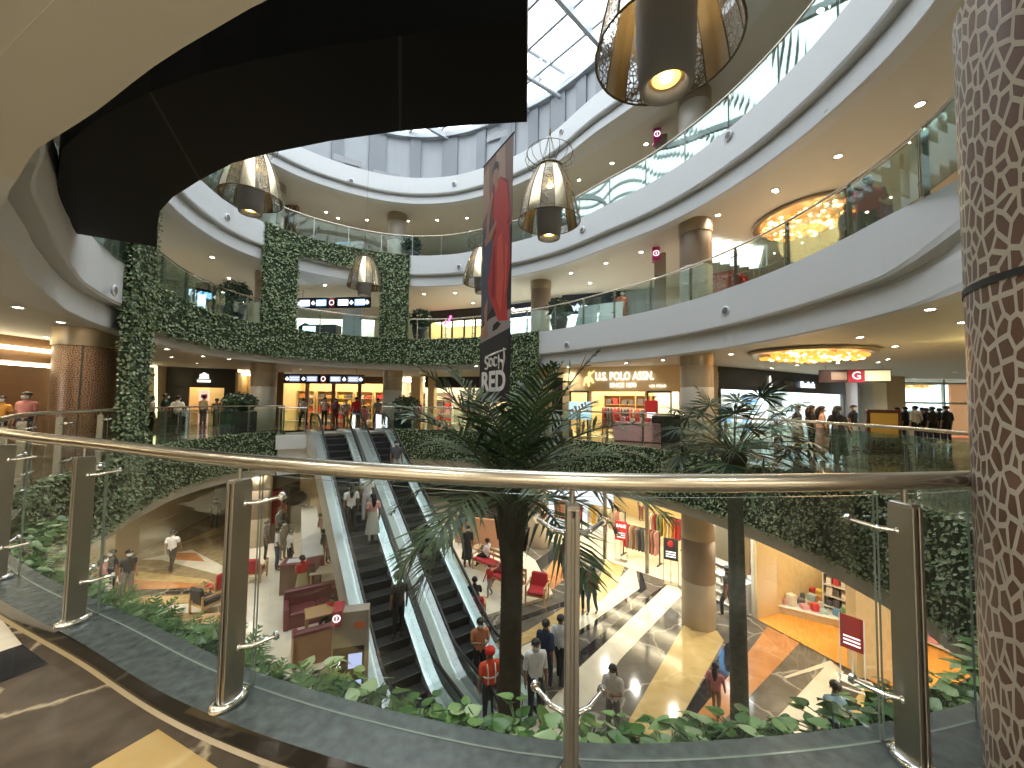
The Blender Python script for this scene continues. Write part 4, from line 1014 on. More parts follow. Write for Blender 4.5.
# ------------------------------------------------------------------ hanging banner
BN = {k: mat('banner_'+k, c, .6, var=.10, scale=3) for k, c in dict(brown=(.24, .13, .09), tan=(.42, .27, .19), dark=(.03, .028, .032), red=(.52, .05, .04), redl=(.66, .10, .07), redd=(.30, .02, .025), skin=(.42, .22, .14), hair=(.02, .012, .012), grey=(.34, .30, .30), white=(.85, .85, .85), blue=(.10, .10, .14)).items()}
bl0, br0 = atd(484.0, 168, 9.2), atd(513.5, 133, 8.0); zb_ = atd(512, 402, 8.0).z
BW = (br0.xy-bl0.xy).length; BH = br0.z-zb_; ba = math.atan2(br0.y-bl0.y, br0.x-bl0.x)
t = thing('hanging_banner', 'tall hanging banner with a figure in a red sari over black with white lettering', 'banner', (bl0.x, bl0.y, br0.z), ba)
b = MB(); lay_ = [0]
def bp(m, pts):
    lay_[0] += 1; y = -.004-.0006*lay_[0]; b.use(BN[m]); P = [(u*BW, y, -v*BH) for u, v in pts]
    a = sum(P[i][0]*P[(i+1) % len(P)][2]-P[(i+1) % len(P)][0]*P[i][2] for i in range(len(P))); b.poly(P if a > 0 else P[::-1])
b.use(BN['dark']); b.box((BW/2, 0, -BH/2), (BW, .006, BH))
bp('brown', [(0, 0), (1, 0), (1, .40), (0, .40)]); bp('tan', [(.45, 0), (.75, 0), (.8, .30), (.62, .30)]); bp('tan', [(.0, .05), (.2, .02), (.25, .2), (.0, .25)])
bp('blue', [(0, .28), (.35, .25), (.45, .62), (0, .70)]); bp('dark', [(.72, .38), (1, .34), (1, .72), (.85, .72)]); bp('grey', [(0, .70), (.3, .67), (1, .66), (1, .73), (0, .76)])
bp('redd', [(.36, .13), (.62, .12), (.86, .16), (.96, .30), (.9, .42), (.55, .42), (.38, .34)]); bp('red', [(.42, .13), (.60, .12), (.82, .17), (.95, .30), (.72, .36), (.55, .36), (.40, .26)])
bp('red', [(.45, .34), (.92, .33), (.98, .48), (.88, .60), (.92, .70), (.62, .69), (.30, .58), (.25, .52)]); bp('redl', [(.55, .36), (.70, .35), (.78, .52), (.70, .66), (.55, .60)]); bp('redl', [(.82, .40), (.88, .42), (.86, .58), (.80, .60)]); bp('redd', [(.42, .40), (.48, .38), (.50, .60), (.38, .58)])
bp('skin', [(.36, .065), (.50, .055), (.55, .09), (.50, .125), (.42, .13), (.36, .105)]); bp('hair', [(.34, .09), (.34, .055), (.44, .035), (.54, .05), (.56, .09), (.51, .07), (.40, .068)]); bp('skin', [(.43, .12), (.52, .12), (.54, .15), (.46, .17)])
bp('skin', [(.10, .33), (.30, .31), (.50, .28), (.52, .30), (.32, .35), (.12, .36)]); bp('skin', [(.20, .20), (.34, .15), (.40, .17), (.28, .24), (.24, .33), (.14, .34)]); bp('skin', [(.12, .62), (.26, .58), (.24, .70), (.30, .735), (.10, .745), (.06, .72), (.16, .70)]); bp('hair', [(.46, .70), (.60, .69), (.72, .705), (.60, .72), (.44, .725)])
bp('dark', [(0, .76), (1, .73), (1, 1), (0, 1)])
b.build('printed_cloth', BN['dark'], t)
# brand lettering: a running brush hand of five strokes, then RED
def brush(strokes, r, name):
    b = MB(); b.use(BN['white'])
    for s in strokes: b.tube([(u*BW, -.028, -v*BH) for u, v in s], [r*(.7+.5*math.sin(PI*i/(len(s)-1))) for i in range(len(s))], 6)
    return b.build(name, BN['white'], t)
def arc(cu, cv, ru, rv, a0, a1, n=9): return [(cu+ru*math.cos(a0+(a1-a0)*i/n), cv-rv*math.sin(a0+(a1-a0)*i/n)) for i in range(n+1)]
brush([arc(.28, .835, .06, .010, .3, 4.2)+arc(.26, .858, .06, .012, 1.6, -2.4), arc(.42, .846, .055, .016, .2, 6.3), arc(.58, .846, .06, .017, .7, 5.6), [(.68, .82), (.69, .84), (.685, .875)], arc(.755, .86, .06, .016, 3.1, .0)+[(.815, .88)], [(.22, .822), (.5, .815), (.9, .806)], [(.84, .80), (.86, .84), (.80, .885)]], .022, 'brush_lettering')
letters('red_lettering', 'RED', .62, BN['white'], (BW*.5, -.03, -BH*.925), 0, t, .004, .02)
b = MB(); b.tube([(-.03, 0, 0), (BW+.03, 0, 0)], .02, 8); b.build('top_bar', BLACK, t)
b = MB(); b.tube([(.1, 0, 0), (.1, 0, 15.7-br0.z)], .004, 4); b.tube([(BW-.1, 0, 0), (BW-.1, 0, 15.7-br0.z)], .004, 4); b.build('cables', GOLDD, t)
# ------------------------------------------------------------------ orange glass chandeliers in ceiling recesses
AMB = emis('amber_glass', (1, .36, .06), .55); AMBL = emis('amber_glass_bright', (1, .70, .28), 2.2)
def chandelier(p, rx, ry, label, seed):
    R = random.Random(seed); t = thing('glass_chandelier', label, 'chandelier', p)
    b = MB(); b.lathe([(1.0, -.0), (1.12, -.02), (1.10, -.10), (.96, -.10), (.93, -.02), (0, -.02)], n=48, M=Matrix.Diagonal((rx, ry, 1))); b.build('ceiling_ring', COLLAR, t)
    for m, n, nm in ((AMB, 150, 'amber_drops'), (AMBL, 60, 'bright_drops')):
        b = MB()
        for k in range(n):
            a = R.uniform(0, 2*PI); r = math.sqrt(R.random())*.9; c = (rx*r*math.cos(a), ry*r*math.sin(a), -.14-R.uniform(0, .16)*(1-r*.5))
            b.ball(c, R.uniform(.05, .10), 7, 5, (1, 1, .7))
        o = b.build(nm, m, t); o['kind'] = 'stuff'
    li = bpy.data.lights.new('chandelier_glow', 'POINT'); li.energy = 35; li.color = (1, .6, .25); li.shadow_soft_size = .8
    lo = bpy.data.objects.new('chandelier_glow', li); COL.objects.link(lo); lo.parent = t; lo.location = (0, 0, -.7)
chandelier(at(811, 351, 3.2), 1.55, 1.2, 'round amber glass chandelier in the ceiling of our storey, before the dark shop', 3)
chandelier(at(806, 217, 7.62), 1.25, 1.5, 'amber glass chandelier above the second storey, beside the couple in red', 4)
chandelier(at(915, 384, 3.2), 1.0, .8, 'small far amber glass chandelier near the glazed entrance', 6)
# ------------------------------------------------------------------ signs
SIGNB = mat('sign_black', (.012, .012, .018), .3)
PINK = mat('pink_cube', (.62, .05, .28), .4); REDP = mat('sign_red', (.45, .03, .05), .4); INK = mat('white_ink', (.85, .85, .85), .5, emit=(1, 1, 1), estr=.6)
def wayfinding(p, w, h, a, label, bright):
    t = thing('wayfinding_sign', label, 'sign', p, a)
    b = MB(); b.box((0, 0, 0), (w, .14, h), bev=.02); b.build('board', SIGNB, t)
    for k, u in enumerate((-.36, -.14, .15, .37)):
        b = MB(); b.box((u*w, -.075, 0), (w*.13, .012, h*.55)); b.build('screen', [L_BLUEP, L_BLUE][k % 2] if bright else mat('sign_screen', (.10, .12, .2), .3, emit=(.5, .6, .9), estr=.35), t)
    b = MB(); b.box((0, -.075, 0), (w*.07, .012, h*.8)); sq = b.build('red_panel', REDP, t)
    b = MB(); b.use(INK)
    for u in (-.45, -.245, .26, .465):
        s = h*.22; b.add([(u*w-s, -.085, -s*.2), (u*w, -.085, s), (u*w+s, -.085, -s*.2), (u*w, -.085, -s)], [(0, 3, 2, 1)] if False else [(0, 3, 2, 1), (0, 1, 2, 3)])
    for k, u in enumerate((-.36, -.14, .15, .37)):
        for j in range(2): b.box((u*w, -.084, h*(.1-.2*j)), (w*.10, .004, h*.07))
    b.tube([(h*.22*math.cos(2*PI*k/16), -.085, h*.22*math.sin(2*PI*k/16)) for k in range(16)], .02, 4, closed=True)
    b.build('arrows_and_lines', INK, t)
    b = MB()
    for u in (-.4, .4): b.tube([(u*w, 0, h/2), (u*w, 0, h/2+.45)], .02, 6)
    b.build('hangers', STEELD, t); return t
p = atd(324, 379, 21.0); wayfinding(p, 4.5, .52, -.05, 'long black hanging direction sign above the escalator landing on our storey', False)
p = atd(332.5, 303, 20.4); wayfinding(p, 4.3, .58, -.12, 'long hanging direction sign with bright blue screens in the framed opening above', True)
# the sign with the letter G in the entrance hall
p = at(854, 375.5, 2.93) ; p = atd(854, 376, 15.0); t = thing('hanging_sign', 'hanging dark sign with a red letter panel in the entrance hall at right', 'sign', p, -.35)
b = MB(); b.box((0, 0, 0), (2.25, .12, .50), bev=.01); b.build('board', mat('sign_brown', (.06, .03, .025), .4), t)
b = MB(); b.box((.70, -.065, 0), (.78, .012, .40)); b.build('pale_panel', mat('sign_cream', (.62, .52, .34), .4, emit=(1, .85, .5), estr=.25), t)
b = MB(); b.box((.05, -.065, 0), (.52, .012, .5)); b.build('red_panel', REDP, t); letters('letter', 'G', .42, INK, (.05, -.08, 0), 0, t, .004)
b = MB(); b.box((-.5, -.065, 0), (.5, .012, .3)); b.build('dark_panel', mat('sign_taupe', (.30, .22, .17), .4), t)
b = MB(); b.tube([(-.9, 0, .26), (-.9, 0, .42)], .02, 6); b.tube([(.9, 0, .26), (.9, 0, .42)], .02, 6); b.build('hangers', STEELD, t)
def shop_letters(f, u, z, text, size, m, label, bold=.0, out=.06, fit=None):
    p = f.at(u, -out, z); me = text_mesh(text, size, .03, bold)
    if fit: xs = [v.co.x for v in me.vertices]; k = fit/(max(xs)-min(xs)); me.transform(Matrix.Diagonal((k, 1, 1, 1)))
    me.name = 'letters'; me.materials.clear(); me.materials.append(m); o = bpy.data.objects.new('shop_lettering', me); COL.objects.link(o)
    o.location = p; o.rotation_euler = (0, 0, f.a); return tag(o, label, 'shop sign')
def u_at(f, x):
    """distance along a front at column x"""
    s = (x-512)/F_PX; return (s*f.p.y-f.p.x)/(f.u.x-s*f.u.y)
GLOWY = emis('gold_letter_light', (1, .78, .32), .5)
f = POLO; shop_letters(f, u_at(f, 624), 2.80, 'U.S. POLO ASSN.', .52, L_WHITE, 'glowing cream lettering U.S. POLO ASSN. over the clothing shop', .010, fit=2.55)
shop_letters(f, u_at(f, 623), 2.40, 'SINCE 1890', .28, L_WHITE, 'smaller glowing lettering SINCE 1890 under the polo shop name', .003, fit=1.15)
shop_letters(f, u_at(f, 658), 2.36, 'U.S. POLO', .15, L_WHITE, 'tiny pale lettering over the right window of the polo shop', .004)
b = MB(); c = f.at(u_at(f, 589), -.06, 2.62)
for pts in ([(-.22, .05), (-.16, .18), (-.02, .22), (.10, .20), (.20, .05), (.26, -.10), (.18, -.12), (.10, -.02), (.02, -.04), (.06, -.22), (-.02, -.30), (-.06, -.10), (-.14, -.06), (-.20, -.24), (-.28, -.22), (-.22, -.05)], [(-.02, .2), (.08, .22), (.12, .38), (.04, .44), (-.04, .36)], [(.10, .34), (.26, .50), (.28, .47), (.13, .30)]):
    b.use(GLOWY); V = [(x, -.02, z) for x, z in pts]+[(x, .02, z) for x, z in pts]; k = len(pts); b.add(V, [tuple(range(k)), tuple(reversed(range(k, 2*k)))]+[(i, (i+1) % k, k+(i+1) % k, k+i) for i in range(k)])
o = b.build('logo', GLOWY, loc=c, rz=f.a); tag(o, 'glowing gold horse and rider emblem left of the polo shop name', 'shop sign')
f = DARKSHOP; shop_letters(f, u_at(f, 807), 2.68, 'Reebok', .42, emis('ice_letter_light', (.70, .84, 1), .8), 'bluish glowing lettering on the right part of the dark shop front', .01)
shop_letters(f, u_at(f, 787), 2.72, 'NEW', .22, mat('dim_letter', (.30, .28, .24), .5), 'dim grey lettering in the middle of the dark shop front')
b = MB(); c = f.at(u_at(f, 769.5), -.05, 2.70); b.use(L_WHITE); b.box((0, 0, .10), (.12, .03, .26)); b.box((0, 0, -.08), (.30, .03, .05)); b.box((0, 0, -.2), (.28, .03, .04)); b.box((0, 0, .26), (.05, .03, .12))
o = b.build('logo', L_WHITE, loc=c, rz=f.a); tag(o, 'small white tower emblem on the dark shop front', 'shop sign')
f = BLK_FRONT; b = MB(); c = f.at(u_at(f, 204), -.06, 2.72); b.use(L_WHITE)
b.ball((0, 0, .16), .12, 10, 6, (1, .3, 1.1)); b.box((0, 0, -.02), (.46, .04, .10)); b.box((0, 0, -.20), (.62, .04, .14)); b.ball((-.15, 0, .12), .07, 8, 5, (1, .3, 1.3)); b.ball((.15, 0, .12), .07, 8, 5, (1, .3, 1.3))
o = b.build('logo', L_WHITE, loc=c, rz=f.a); tag(o, 'glowing white crown-like emblem on the black shoe shop', 'shop sign')
f = PHONESHOP; shop_letters(f, u_at(f, 523), 2.52, 'Samsung', .50, L_WHITE, 'white glowing lettering on the navy sign beside the banner', .015)
f = NAVYSHOP; shop_letters(f, u_at(f, 580), 2.3, 'vivo', .55, emis('cool_letter_light', (.8, .9, 1), .8), 'pale glowing lettering on the navy shop sign of the second storey', .02)
f = Front(atd(690, 300, 14.6).xy, atd(748, 300, 13.2).xy, Z2); t = thing('hoarding', 'red hoarding with pale lettering CAN TEE right of the second storey column', 'hoarding', f.at(0, 0), f.a)
b = MB(); L = f.L; b.add([(0, -.03, 0), (L, -.03, 0), (L, -.03, 1.45), (L*.8, -.03, 1.78), (0, -.03, 1.84), (0, .03, 0), (L, .03, 0), (L, .03, 1.45), (L*.8, .03, 1.78), (0, .03, 1.84)], [(0, 1, 2, 3, 4), (9, 8, 7, 6, 5), (0, 5, 6, 1), (1, 6, 7, 2), (2, 7, 8, 3), (3, 8, 9, 4), (4, 9, 5, 0)]); b.build('board', W_RED, t)
for k, w_ in enumerate(('CAN', 'TEE')): letters('lettering', w_, .30, mat('pinkish_letter', (.78, .36, .33), .5), (L*.52, -.04, 1.58-.26*k), 0, t, .004, .004)
f = YELLOWSHOP; b = MB(); c = f.at(u_at(f, 446), -.08, 2.3); b.tube([(-.25, 0, -.3), (-.05, 0, .05), (.1, 0, -.1), (.3, 0, .35)], .06, 6); o = b.build('neon_sign', emis('pink_neon', (1, .08, .35), 2), loc=c, rz=f.a); tag(o, 'pink neon squiggle on the yellow-lit shop of the second storey', 'shop sign')
# ------------------------------------------------------------------ info totems
def totem(p, h, w, label, a=0.0, screens=True, cube=.5):
    t = thing('info_totem', label, 'info totem', p, a)
    b = MB(); b.box((0, 0, h/2), (w, .30, h), bev=.01); b.build('body', mat('totem_taupe', (.36, .31, .25), .45), t)
    b = MB(); b.box((-w*.36, -.08, h-.05), (cube*.55, .40, cube), bev=.02); c = b.build('cube', PINK if not screens else REDP, t)
    bb = MB(); bb.use(INK); cu = (-w*.36, -.285, h-.05); r = cube*.2
    bb.tube([(cu[0]+r*math.cos(2*PI*k/20), cu[1], cu[2]+r*math.sin(2*PI*k/20)) for k in range(20)], .012, 5, closed=True); bb.box((cu[0], cu[1], cu[2]), (.025, .01, r*1.0)); bb.build('round_symbol', INK, c)
    if screens:
        b = MB(); b.box((-.02, -.155, h*.40), (w*.86, .012, h*.62)); s = b.build('directory_panel', SIGNB, t)
        for k, z in enumerate((.58, .36)):
            letters('floor_number', '21'[k], .22, INK, (-w*.30, -.168, h*z), 0, s, .003)
            bb = MB(); bb.box((w*.16, -.165, h*z+.03), (w*.38, .006, .30)); bb.build('shop_list', mat('list_blue', (.35, .42, .70), .4, emit=(.5, .6, 1), estr=.3), s)
        b = MB(); b.box((w*.25, -.155, h*.88), (.20, .012, .14)); b.build('orange_logo', mat('orange_mark', (.70, .16, .06), .4), t)
    return t
p = at(349, 722, Z0); totem(at(348, 728, Z0), 2.5, .72, 'directory totem with red info cube beside the foot of the escalators', .25, True, .34)
p = atd(660, 285, 14.6); totem((p.x, p.y, Z2), 2.75, .42, 'taupe totem with pink cube on the second storey, before the red hoarding', -.3, False, .5)
p = atd(661, 130, 14.2); totem((p.x, p.y, Z3), 2.75, .42, 'taupe totem with pink cube on the third storey below the big lantern', -.3, False, .5)
# ------------------------------------------------------------------ potted shrubs
BUSH = leafmat('bush_leaves', [(.010, .028, .010), (.022, .05, .018), (.04, .08, .028)], .5)
def bush(R, rx, rz_, n=620, s=.17):
    b = MB(); b.use(STEM); b.tube([(0, 0, -.3), (0, 0, rz_)], .03, 6)
    for k in range(7): a = k*2.4; b.tube([(0, 0, 0), (rx*.6*math.cos(a), rx*.6*math.sin(a), rz_*(.6+.12*k))], .012, 4)
    b.use(BUSH)
    for k in range(n):
        v = Vector((R.gauss(0, 1), R.gauss(0, 1), R.gauss(0, 1))).normalized(); r = R.uniform(.55, 1)
        hedge_leaf(b, Vector((v.x*rx*r, v.y*rx*r, rz_+v.z*rz_*r)), v, s, R)
    return b
def potted(p, kind, label, R, sc=1.0):
    t = thing('potted_shrub', label, 'potted plant', p)
    if kind == 'vase':
        b = MB(); b.lathe([(0, 0), (.22, 0), (.26, .1), (.42, .75), (.46, .95), (.42, .95), (.38, .88), (0, .86)], n=20); b.build('pot', mat('dark_pot', (.035, .03, .03), .35), t); h = .95; rx = .62; rz_ = .55
    else:
        b = MB(); b.box((0, 0, .5), (.95, .95, 1.0), bev=.02); b.use(DARK); b.box((0, 0, .03), (.85, .85, .06)); b.build('planter_box', mat('planter_wood', (.50, .20, .06), .4, var=.15), t); h = 1.0; rx = .68; rz_ = .42
    o = bush(R, rx, rz_).build('foliage', BUSH, t); o.location = (0, 0, h-.02); t.scale = (sc, sc, sc)
R = random.Random(21)
p = atd(233, 330, 16.4); potted((p.x, p.y, Z2), 'vase', 'bushy shrub in a dark vase behind the second storey glass at left', R)
p = atd(420, 330, 21.0); potted((p.x, p.y, Z2), 'vase', 'bushy shrub in a dark vase left of the banner on the second storey', R)
p = atd(559, 320, 18.0); potted((p.x, p.y, Z2), 'vase', 'bushy shrub right of the column on the second storey', R, .95)
p = atd(238, 440, 16.8); potted((p.x, p.y, Z1), 'box', 'wide shrub in a wooden box planter left of the column on our storey', R)
p = atd(405, 440, 20.6); potted((p.x, p.y, Z1), 'box', 'shrub in a wooden box planter right of the escalator landing', R)
p = atd(412, 240, 21.2); potted((p.x, p.y, Z3), 'vase', 'shrub beside the far column on the third storey', R, .9)
# ------------------------------------------------------------------ the pair of escalators
ESC_STEP = mat('escalator_step', (.035, .035, .036), .45, .3, var=.2, scale=20)
ESC_ALU = mat('escalator_aluminium', (.62, .64, .64), .3, .7, var=.03)
ESC_WHITE = mat('escalator_cladding', (.66, .67, .66), .4, var=.03)
RUBBER = mat('black_rubber', (.012, .012, .013), .4)
ESCG = glass('escalator_glass', (.78, .93, .90), .4)
RISE = Z1-Z0; RUN = RISE/math.tan(math.radians(30)); FL0 = 1.3; EA = math.atan2(.583, .813); ETOT = FL0+RUN+1.3
def zline(y):
    return 0 if y < FL0 else (RISE if y > FL0+RUN else (y-FL0)/RUN*RISE)
YS = [-.35, 0, .7, 1.1, 1.3, 1.6, 2.2]+[2.2+(FL0+RUN-2.6-.0)*k/10 for k in range(1, 10)]+[FL0+RUN-.5, FL0+RUN-.2, FL0+RUN, FL0+RUN+.3, FL0+RUN+.8, ETOT, ETOT+.35]
def zs(y):   # slightly rounded
    return sum(zline(y+e) for e in (-.35, -.18, 0, .18, .35))/5
def escalator(origin, label):
    t = thing('escalator', label, 'escalator', origin, EA)
    n = 24; rise = RISE/n; run = RUN/n
    for k in range(-3, n+3):
        y0 = FL0+k*run; z = max(0, min(RISE, (k+.5)*rise)) if k >= 0 else 0
        b = MB(); b.use(ESC_STEP); b.box((0, y0+run/2, z-.12), (1.0, run+.002, .24))
        for j in range(10): b.box((-.45+.1*j, y0+run/2, z+.004), (.05, run*.96, .012))
        b.use(MATS.get('step_edge') or mat('step_edge', (.11, .11, .10), .4)); b.box((0, y0+.012, z+.002), (1.0, .03, .012)); b.build('step', ESC_STEP, t)
    for sg in (-1, 1):
        V = []; x = .57*sg
        b = MB(); b.use(ESCG)
        for y in YS: V += [(x-.006*sg, y, zs(y)+.16), (x-.006*sg, y, zs(y)+.86)]
        b.add(V, [(2*i, 2*i+2, 2*i+3, 2*i+1) for i in range(len(YS)-1)])
        for yc, s2 in ((YS[0], -1), (YS[-1], 1)):
            c = (x-.006*sg, yc, zs(yc)+.46); A = [(c[0], c[1]+s2*.40*math.sin(PI*k/10), c[2]+.40*math.cos(PI*k/10)) for k in range(11)]
            b.add([c]+A, [(0, i, i+1) for i in range(1, 11)])
        b.build('glass_balustrade', ESCG, t)
        b = MB(); P = [(x, y, zs(y)+.90) for y in YS]
        top = [(x, YS[-1]+.43*math.sin(PI*k/10), zs(YS[-1])+.46+.44*math.cos(PI*k/10)) for k in range(1, 11)]; bot = [(x, YS[0]-.43*math.sin(PI*k/10), zs(YS[0])+.46+.44*math.cos(PI*k/10)) for k in range(10, 0, -1)]
        b.tube(bot+P+top, .042, 8); b.build('moving_handrail', RUBBER, t)
        b = MB(); V = []
        for y in YS:
            z = zs(y); V += [(.505*sg, y, z-.22), (.505*sg, y, z+.16), (.80*sg, y, z+.20), (.80*sg, y, z-.02)]
        b.add(V, [(4*i+j, 4*i+4+j, 4*i+5+j, 4*i+1+j) for i in range(len(YS)-1) for j in range(3)]); b.build('skirt_deck', ESC_ALU, t)
    b = MB(); V = []
    for y in YS:
        z = zs(y); V += [(-.80, y, z+.0), (-.80, y, z-.85), (.80, y, z-.85), (.80, y, z+.0)]
    b.add(V, [(4*i+j, 4*i+1+j, 4*i+5+j, 4*i+4+j) for i in range(len(YS)-1) for j in range(3)]); b.build('truss_cladding', ESC_WHITE, t)
    b = MB(); b.box((0, -.15, .005), (1.0, .95, .02)); b.box((0, ETOT+.05, RISE+.004), (1.0, .6, .02)); b.build('comb_plates', ESC_ALU, t)
    return t
BL = Vector((-1.55, 8.15, Z0)); EP = Vector((.813, .583, 0)); ED = Vector((-.583, .813, 0))
escalator(BL, 'left one of the two parallel escalators rising to our storey')
escalator(BL+EP*1.78, 'right one of the two parallel escalators, next to the palm')
def epos(which, y): return BL+EP*(1.78*which)+ED*y+Vector((0, 0, zline(y)))
# landing slab bridging to our storey, with white sides
def LP(x, y): v = BL+EP*x+ED*y; return (v.x, v.y)
b = MB(); b.use(M_CREAM); b.prism([LP(-2.0, ETOT-.1), LP(2.75, ETOT-.1), LP(2.75, ETOT+2.6), LP(-2.0, ETOT+2.6)], Z1-.6, Z1)
b.use(ESC_WHITE); b.prism([LP(-2.0, ETOT-.14), LP(-.82, ETOT-.14), LP(-.82, ETOT+.8), LP(-2.0, ETOT+.8)], Z1-.62, Z1-.02); b.prism([LP(-1.9, ETOT+.05), LP(2.7, ETOT+.05), LP(2.7, ETOT+2.4), LP(-1.9, ETOT+2.4)], Z1-1.75, Z1-.6)
struct(b.build('landing_slab', ESC_WHITE))
t = thing('glass_railing', 'short glass railing at the left side of the escalator landing', 'railing', (*LP(-1.4, ETOT), Z1), EA)
b = MB(); b.tube([(-.55, 0, 1.18), (.55, 0, 1.18)], .028, 8); b.build('handrail', HR, t)
for x in (-.5, .5): b = MB(); b.box((x, 0, .58), (.05, .05, 1.16)); b.build('post', STEELD, t)
b = MB(); b.box((0, 0, .58), (.9, .012, 1.0)); b.build('glass_panel', GLASSG, t)
# ------------------------------------------------------------------ furniture and goods
WOODL = mat('light_wood', (.50, .31, .14), .45, var=.12, scale=6); MAROON = mat('maroon_leather', (.17, .035, .04), .42); REDF = mat('red_upholstery', (.50, .02, .03), .6); CHAR = mat('charcoal_upholstery', (.05, .05, .05), .7)
CTOP = mat('white_counter_top', (.74, .76, .76), .25); CBODY = mat('counter_front', (.16, .09, .055), .45); CRM = mat('cream_laminate', (.68, .60, .44), .4)
ZP = Z0+.1
def sofa(p, rz, w, label, m=MAROON, d=.80):
    t = thing('booth_sofa', label, 'sofa', p, rz)
    b = MB(); b.box((0, -d/2+.09, .46), (w, .18, .92), bev=.04); b.build('backrest', m, t)
    for s in (-1, 1): b = MB(); b.box((s*(w/2-.07), 0, .33), (.14, d, .66), bev=.03); b.build('side', m, t)
    b = MB(); b.box((0, .04, .18), (w-.28, d-.2, .34)); b.build('base', m, t)
    for k in (-1, 1): b = MB(); b.box((k*(w-.28)/4, .06, .40), ((w-.28)/2-.01, d-.2, .14), bev=.04); b.build('seat_cushion', m, t)
    return t
def armchair(p, rz, label, m=REDF):
    t = thing('armchair', label, 'armchair', p, rz)
    b = MB(); b.box((0, .02, .40), (.56, .56, .14), bev=.04); b.build('seat', m, t); b = MB(); b.box((0, -.28, .66), (.58, .13, .50), bev=.05, rx=.18); b.build('backrest', m, t)
    for s in (-1, 1):
        b = MB(); x = s*.33
        b.box((x, .28, .30), (.05, .05, .60)); b.box((x, -.30, .34), (.05, .05, .68)); b.box((x, 0, .61), (.06, .64, .04)); b.box((x, 0, .30), (.04, .56, .06)); b.build('side_frame', WOODL, t)
    b = MB(); b.box((0, 0, .31), (.64, .56, .05)); b.build('seat_frame', WOODL, t); return t
def bench(p, rz, w, label, seat=REDF):
    t = thing('wooden_bench', label, 'bench', p, rz)
    b = MB(); b.box((0, .02, .43), (w-.1, .50, .09), bev=.03); b.build('seat_cushion', seat, t)
    b = MB(); b.box((0, -.26, .62), (w, .05, .10)); b.box((0, -.27, .80), (w, .05, .10)); b.build('back_rails', WOODL, t)
    for s in (-1, 1): b = MB(); x = s*(w/2-.03); b.box((x, .25, .31), (.05, .05, .62)); b.box((x, -.27, .43), (.05, .05, .86)); b.box((x, 0, .61), (.06, .6, .04)); b.build('end_frame', WOODL, t)
    b = MB(); b.box((0, 0, .36), (w-.06, .5, .05)); b.build('seat_frame', WOODL, t); return t
def table(p, rz, w, d, label, h=.74, m=WOODL):
    t = thing('table', label, 'table', p, rz)
    b = MB(); b.box((0, 0, h-.02), (w, d, .04), bev=.012); b.build('tabletop', m, t)
    for x in (-1, 1):
        for y in (-1, 1): b = MB(); b.box((x*(w/2-.05), y*(d/2-.05), (h-.04)/2), (.05, .05, h-.04)); b.build('leg', WOODL, t)
    return t
def pa(x, y, z=None): return at(x, y, ZP if z is None else z)
# cafe counter: a long white-topped run and its dark end desk
A, B = at(309, 506, ZP+1.1), at(313, 556, ZP+1.1); c = (A+B)/2; L = (B-A).length; a = math.atan2((B-A).y, (B-A).x)
t = thing('cafe_counter', 'long cafe counter with a white top left of the escalators', 'counter', (c.x, c.y, ZP), a)
b = MB(); b.box((0, 0, 1.08), (L, .75, .06), bev=.015); b.build('white_top', CTOP, t); b = MB(); b.box((0, 0, .525), (L-.1, .62, 1.05)); b.build('front_panel', CBODY, t)
b = MB(); b.box((L*.1, .42, .9), (L*.5, .10, .35)); b.build('glass_case', glass('case_glass', (.85, .9, .9), .5), t)
A = at(301, 561, ZP+1.05); t = thing('counter_desk', 'dark maroon end desk of the cafe counter with white papers on it', 'counter', (A.x, A.y, ZP), .15)
b = MB(); b.box((0, 0, 1.03), (1.25, .7, .05), bev=.01); b.build('desktop', MAROON, t); b = MB(); b.box((0, 0, .5), (1.15, .6, 1.0)); b.build('body', CBODY, t)
o = MB().use(CTOP).box((0, 0, .01), (.6, .34, .02)).build('papers', CTOP, loc=(A.x-.15, A.y, ZP+1.056), rz=.3); tag(o, 'white papers spread on the maroon end desk of the cafe', 'papers')
A = at(296, 522, ZP+.0); t = thing('coffee_machine', 'big black rounded coffee machine behind the cafe counter', 'coffee machine', (A.x, A.y, ZP), .2)
b = MB(); b.lathe([(.0, 1.75), (.3, 1.70), (.52, 1.45), (.56, 1.0)], n=20, M=Matrix.Diagonal((1, .6, 1))); b.build('hood', BLACK, t); b = MB(); b.box((0, 0, .5), (1.05, .6, 1.0), bev=.02); b.build('cabinet', W_BROWN, t)
table(pa(324, 590), .3, .9, .7, 'cream table between the cafe counter and the maroon sofas', m=CRM)
sofa(pa(315, 618), PI+.55, 1.75, 'maroon booth sofa facing us, behind the child in red')
sofa(pa(327, 652), .55, 1.7, 'maroon booth sofa with its back to us, beside the directory totem')
table(pa(327, 634), .55, 1.2, .65, 'small wooden table between the two maroon booth sofas', m=WOODL)
person('child in red seated at the wooden table between the maroon sofas', on0(333, 646)+Vector((0, 0, .1)), 20, 'sit', 1.25, top=REDC, bottom=BLK) if False else None
armchair(pa(254, 580), .2, 'red armchair with wooden frame just right of the second steel post', REDF)
armchair(on0_(217, 596) if False else at(219, 596, Z0), 1.2, 'red-backed armchair left of the second steel post', REDF)
armchair(at(206, 612, Z0), -.4, 'charcoal armchair with pale wooden arms left of the second steel post', CHAR)
armchair(at(191, 650, Z0), -.6, 'charcoal tub chair at left just above the ferns', CHAR)
armchair(at(230, 628, Z0), 2.2, 'charcoal armchair half hidden behind the second steel post', CHAR)
table(at(213, 636, Z0), .2, .9, .7, 'low wooden table among the charcoal armchairs', .5)
bench(pa(489, 572), 2.4, 1.5, 'wooden bench with red cushion where a person in white sits')
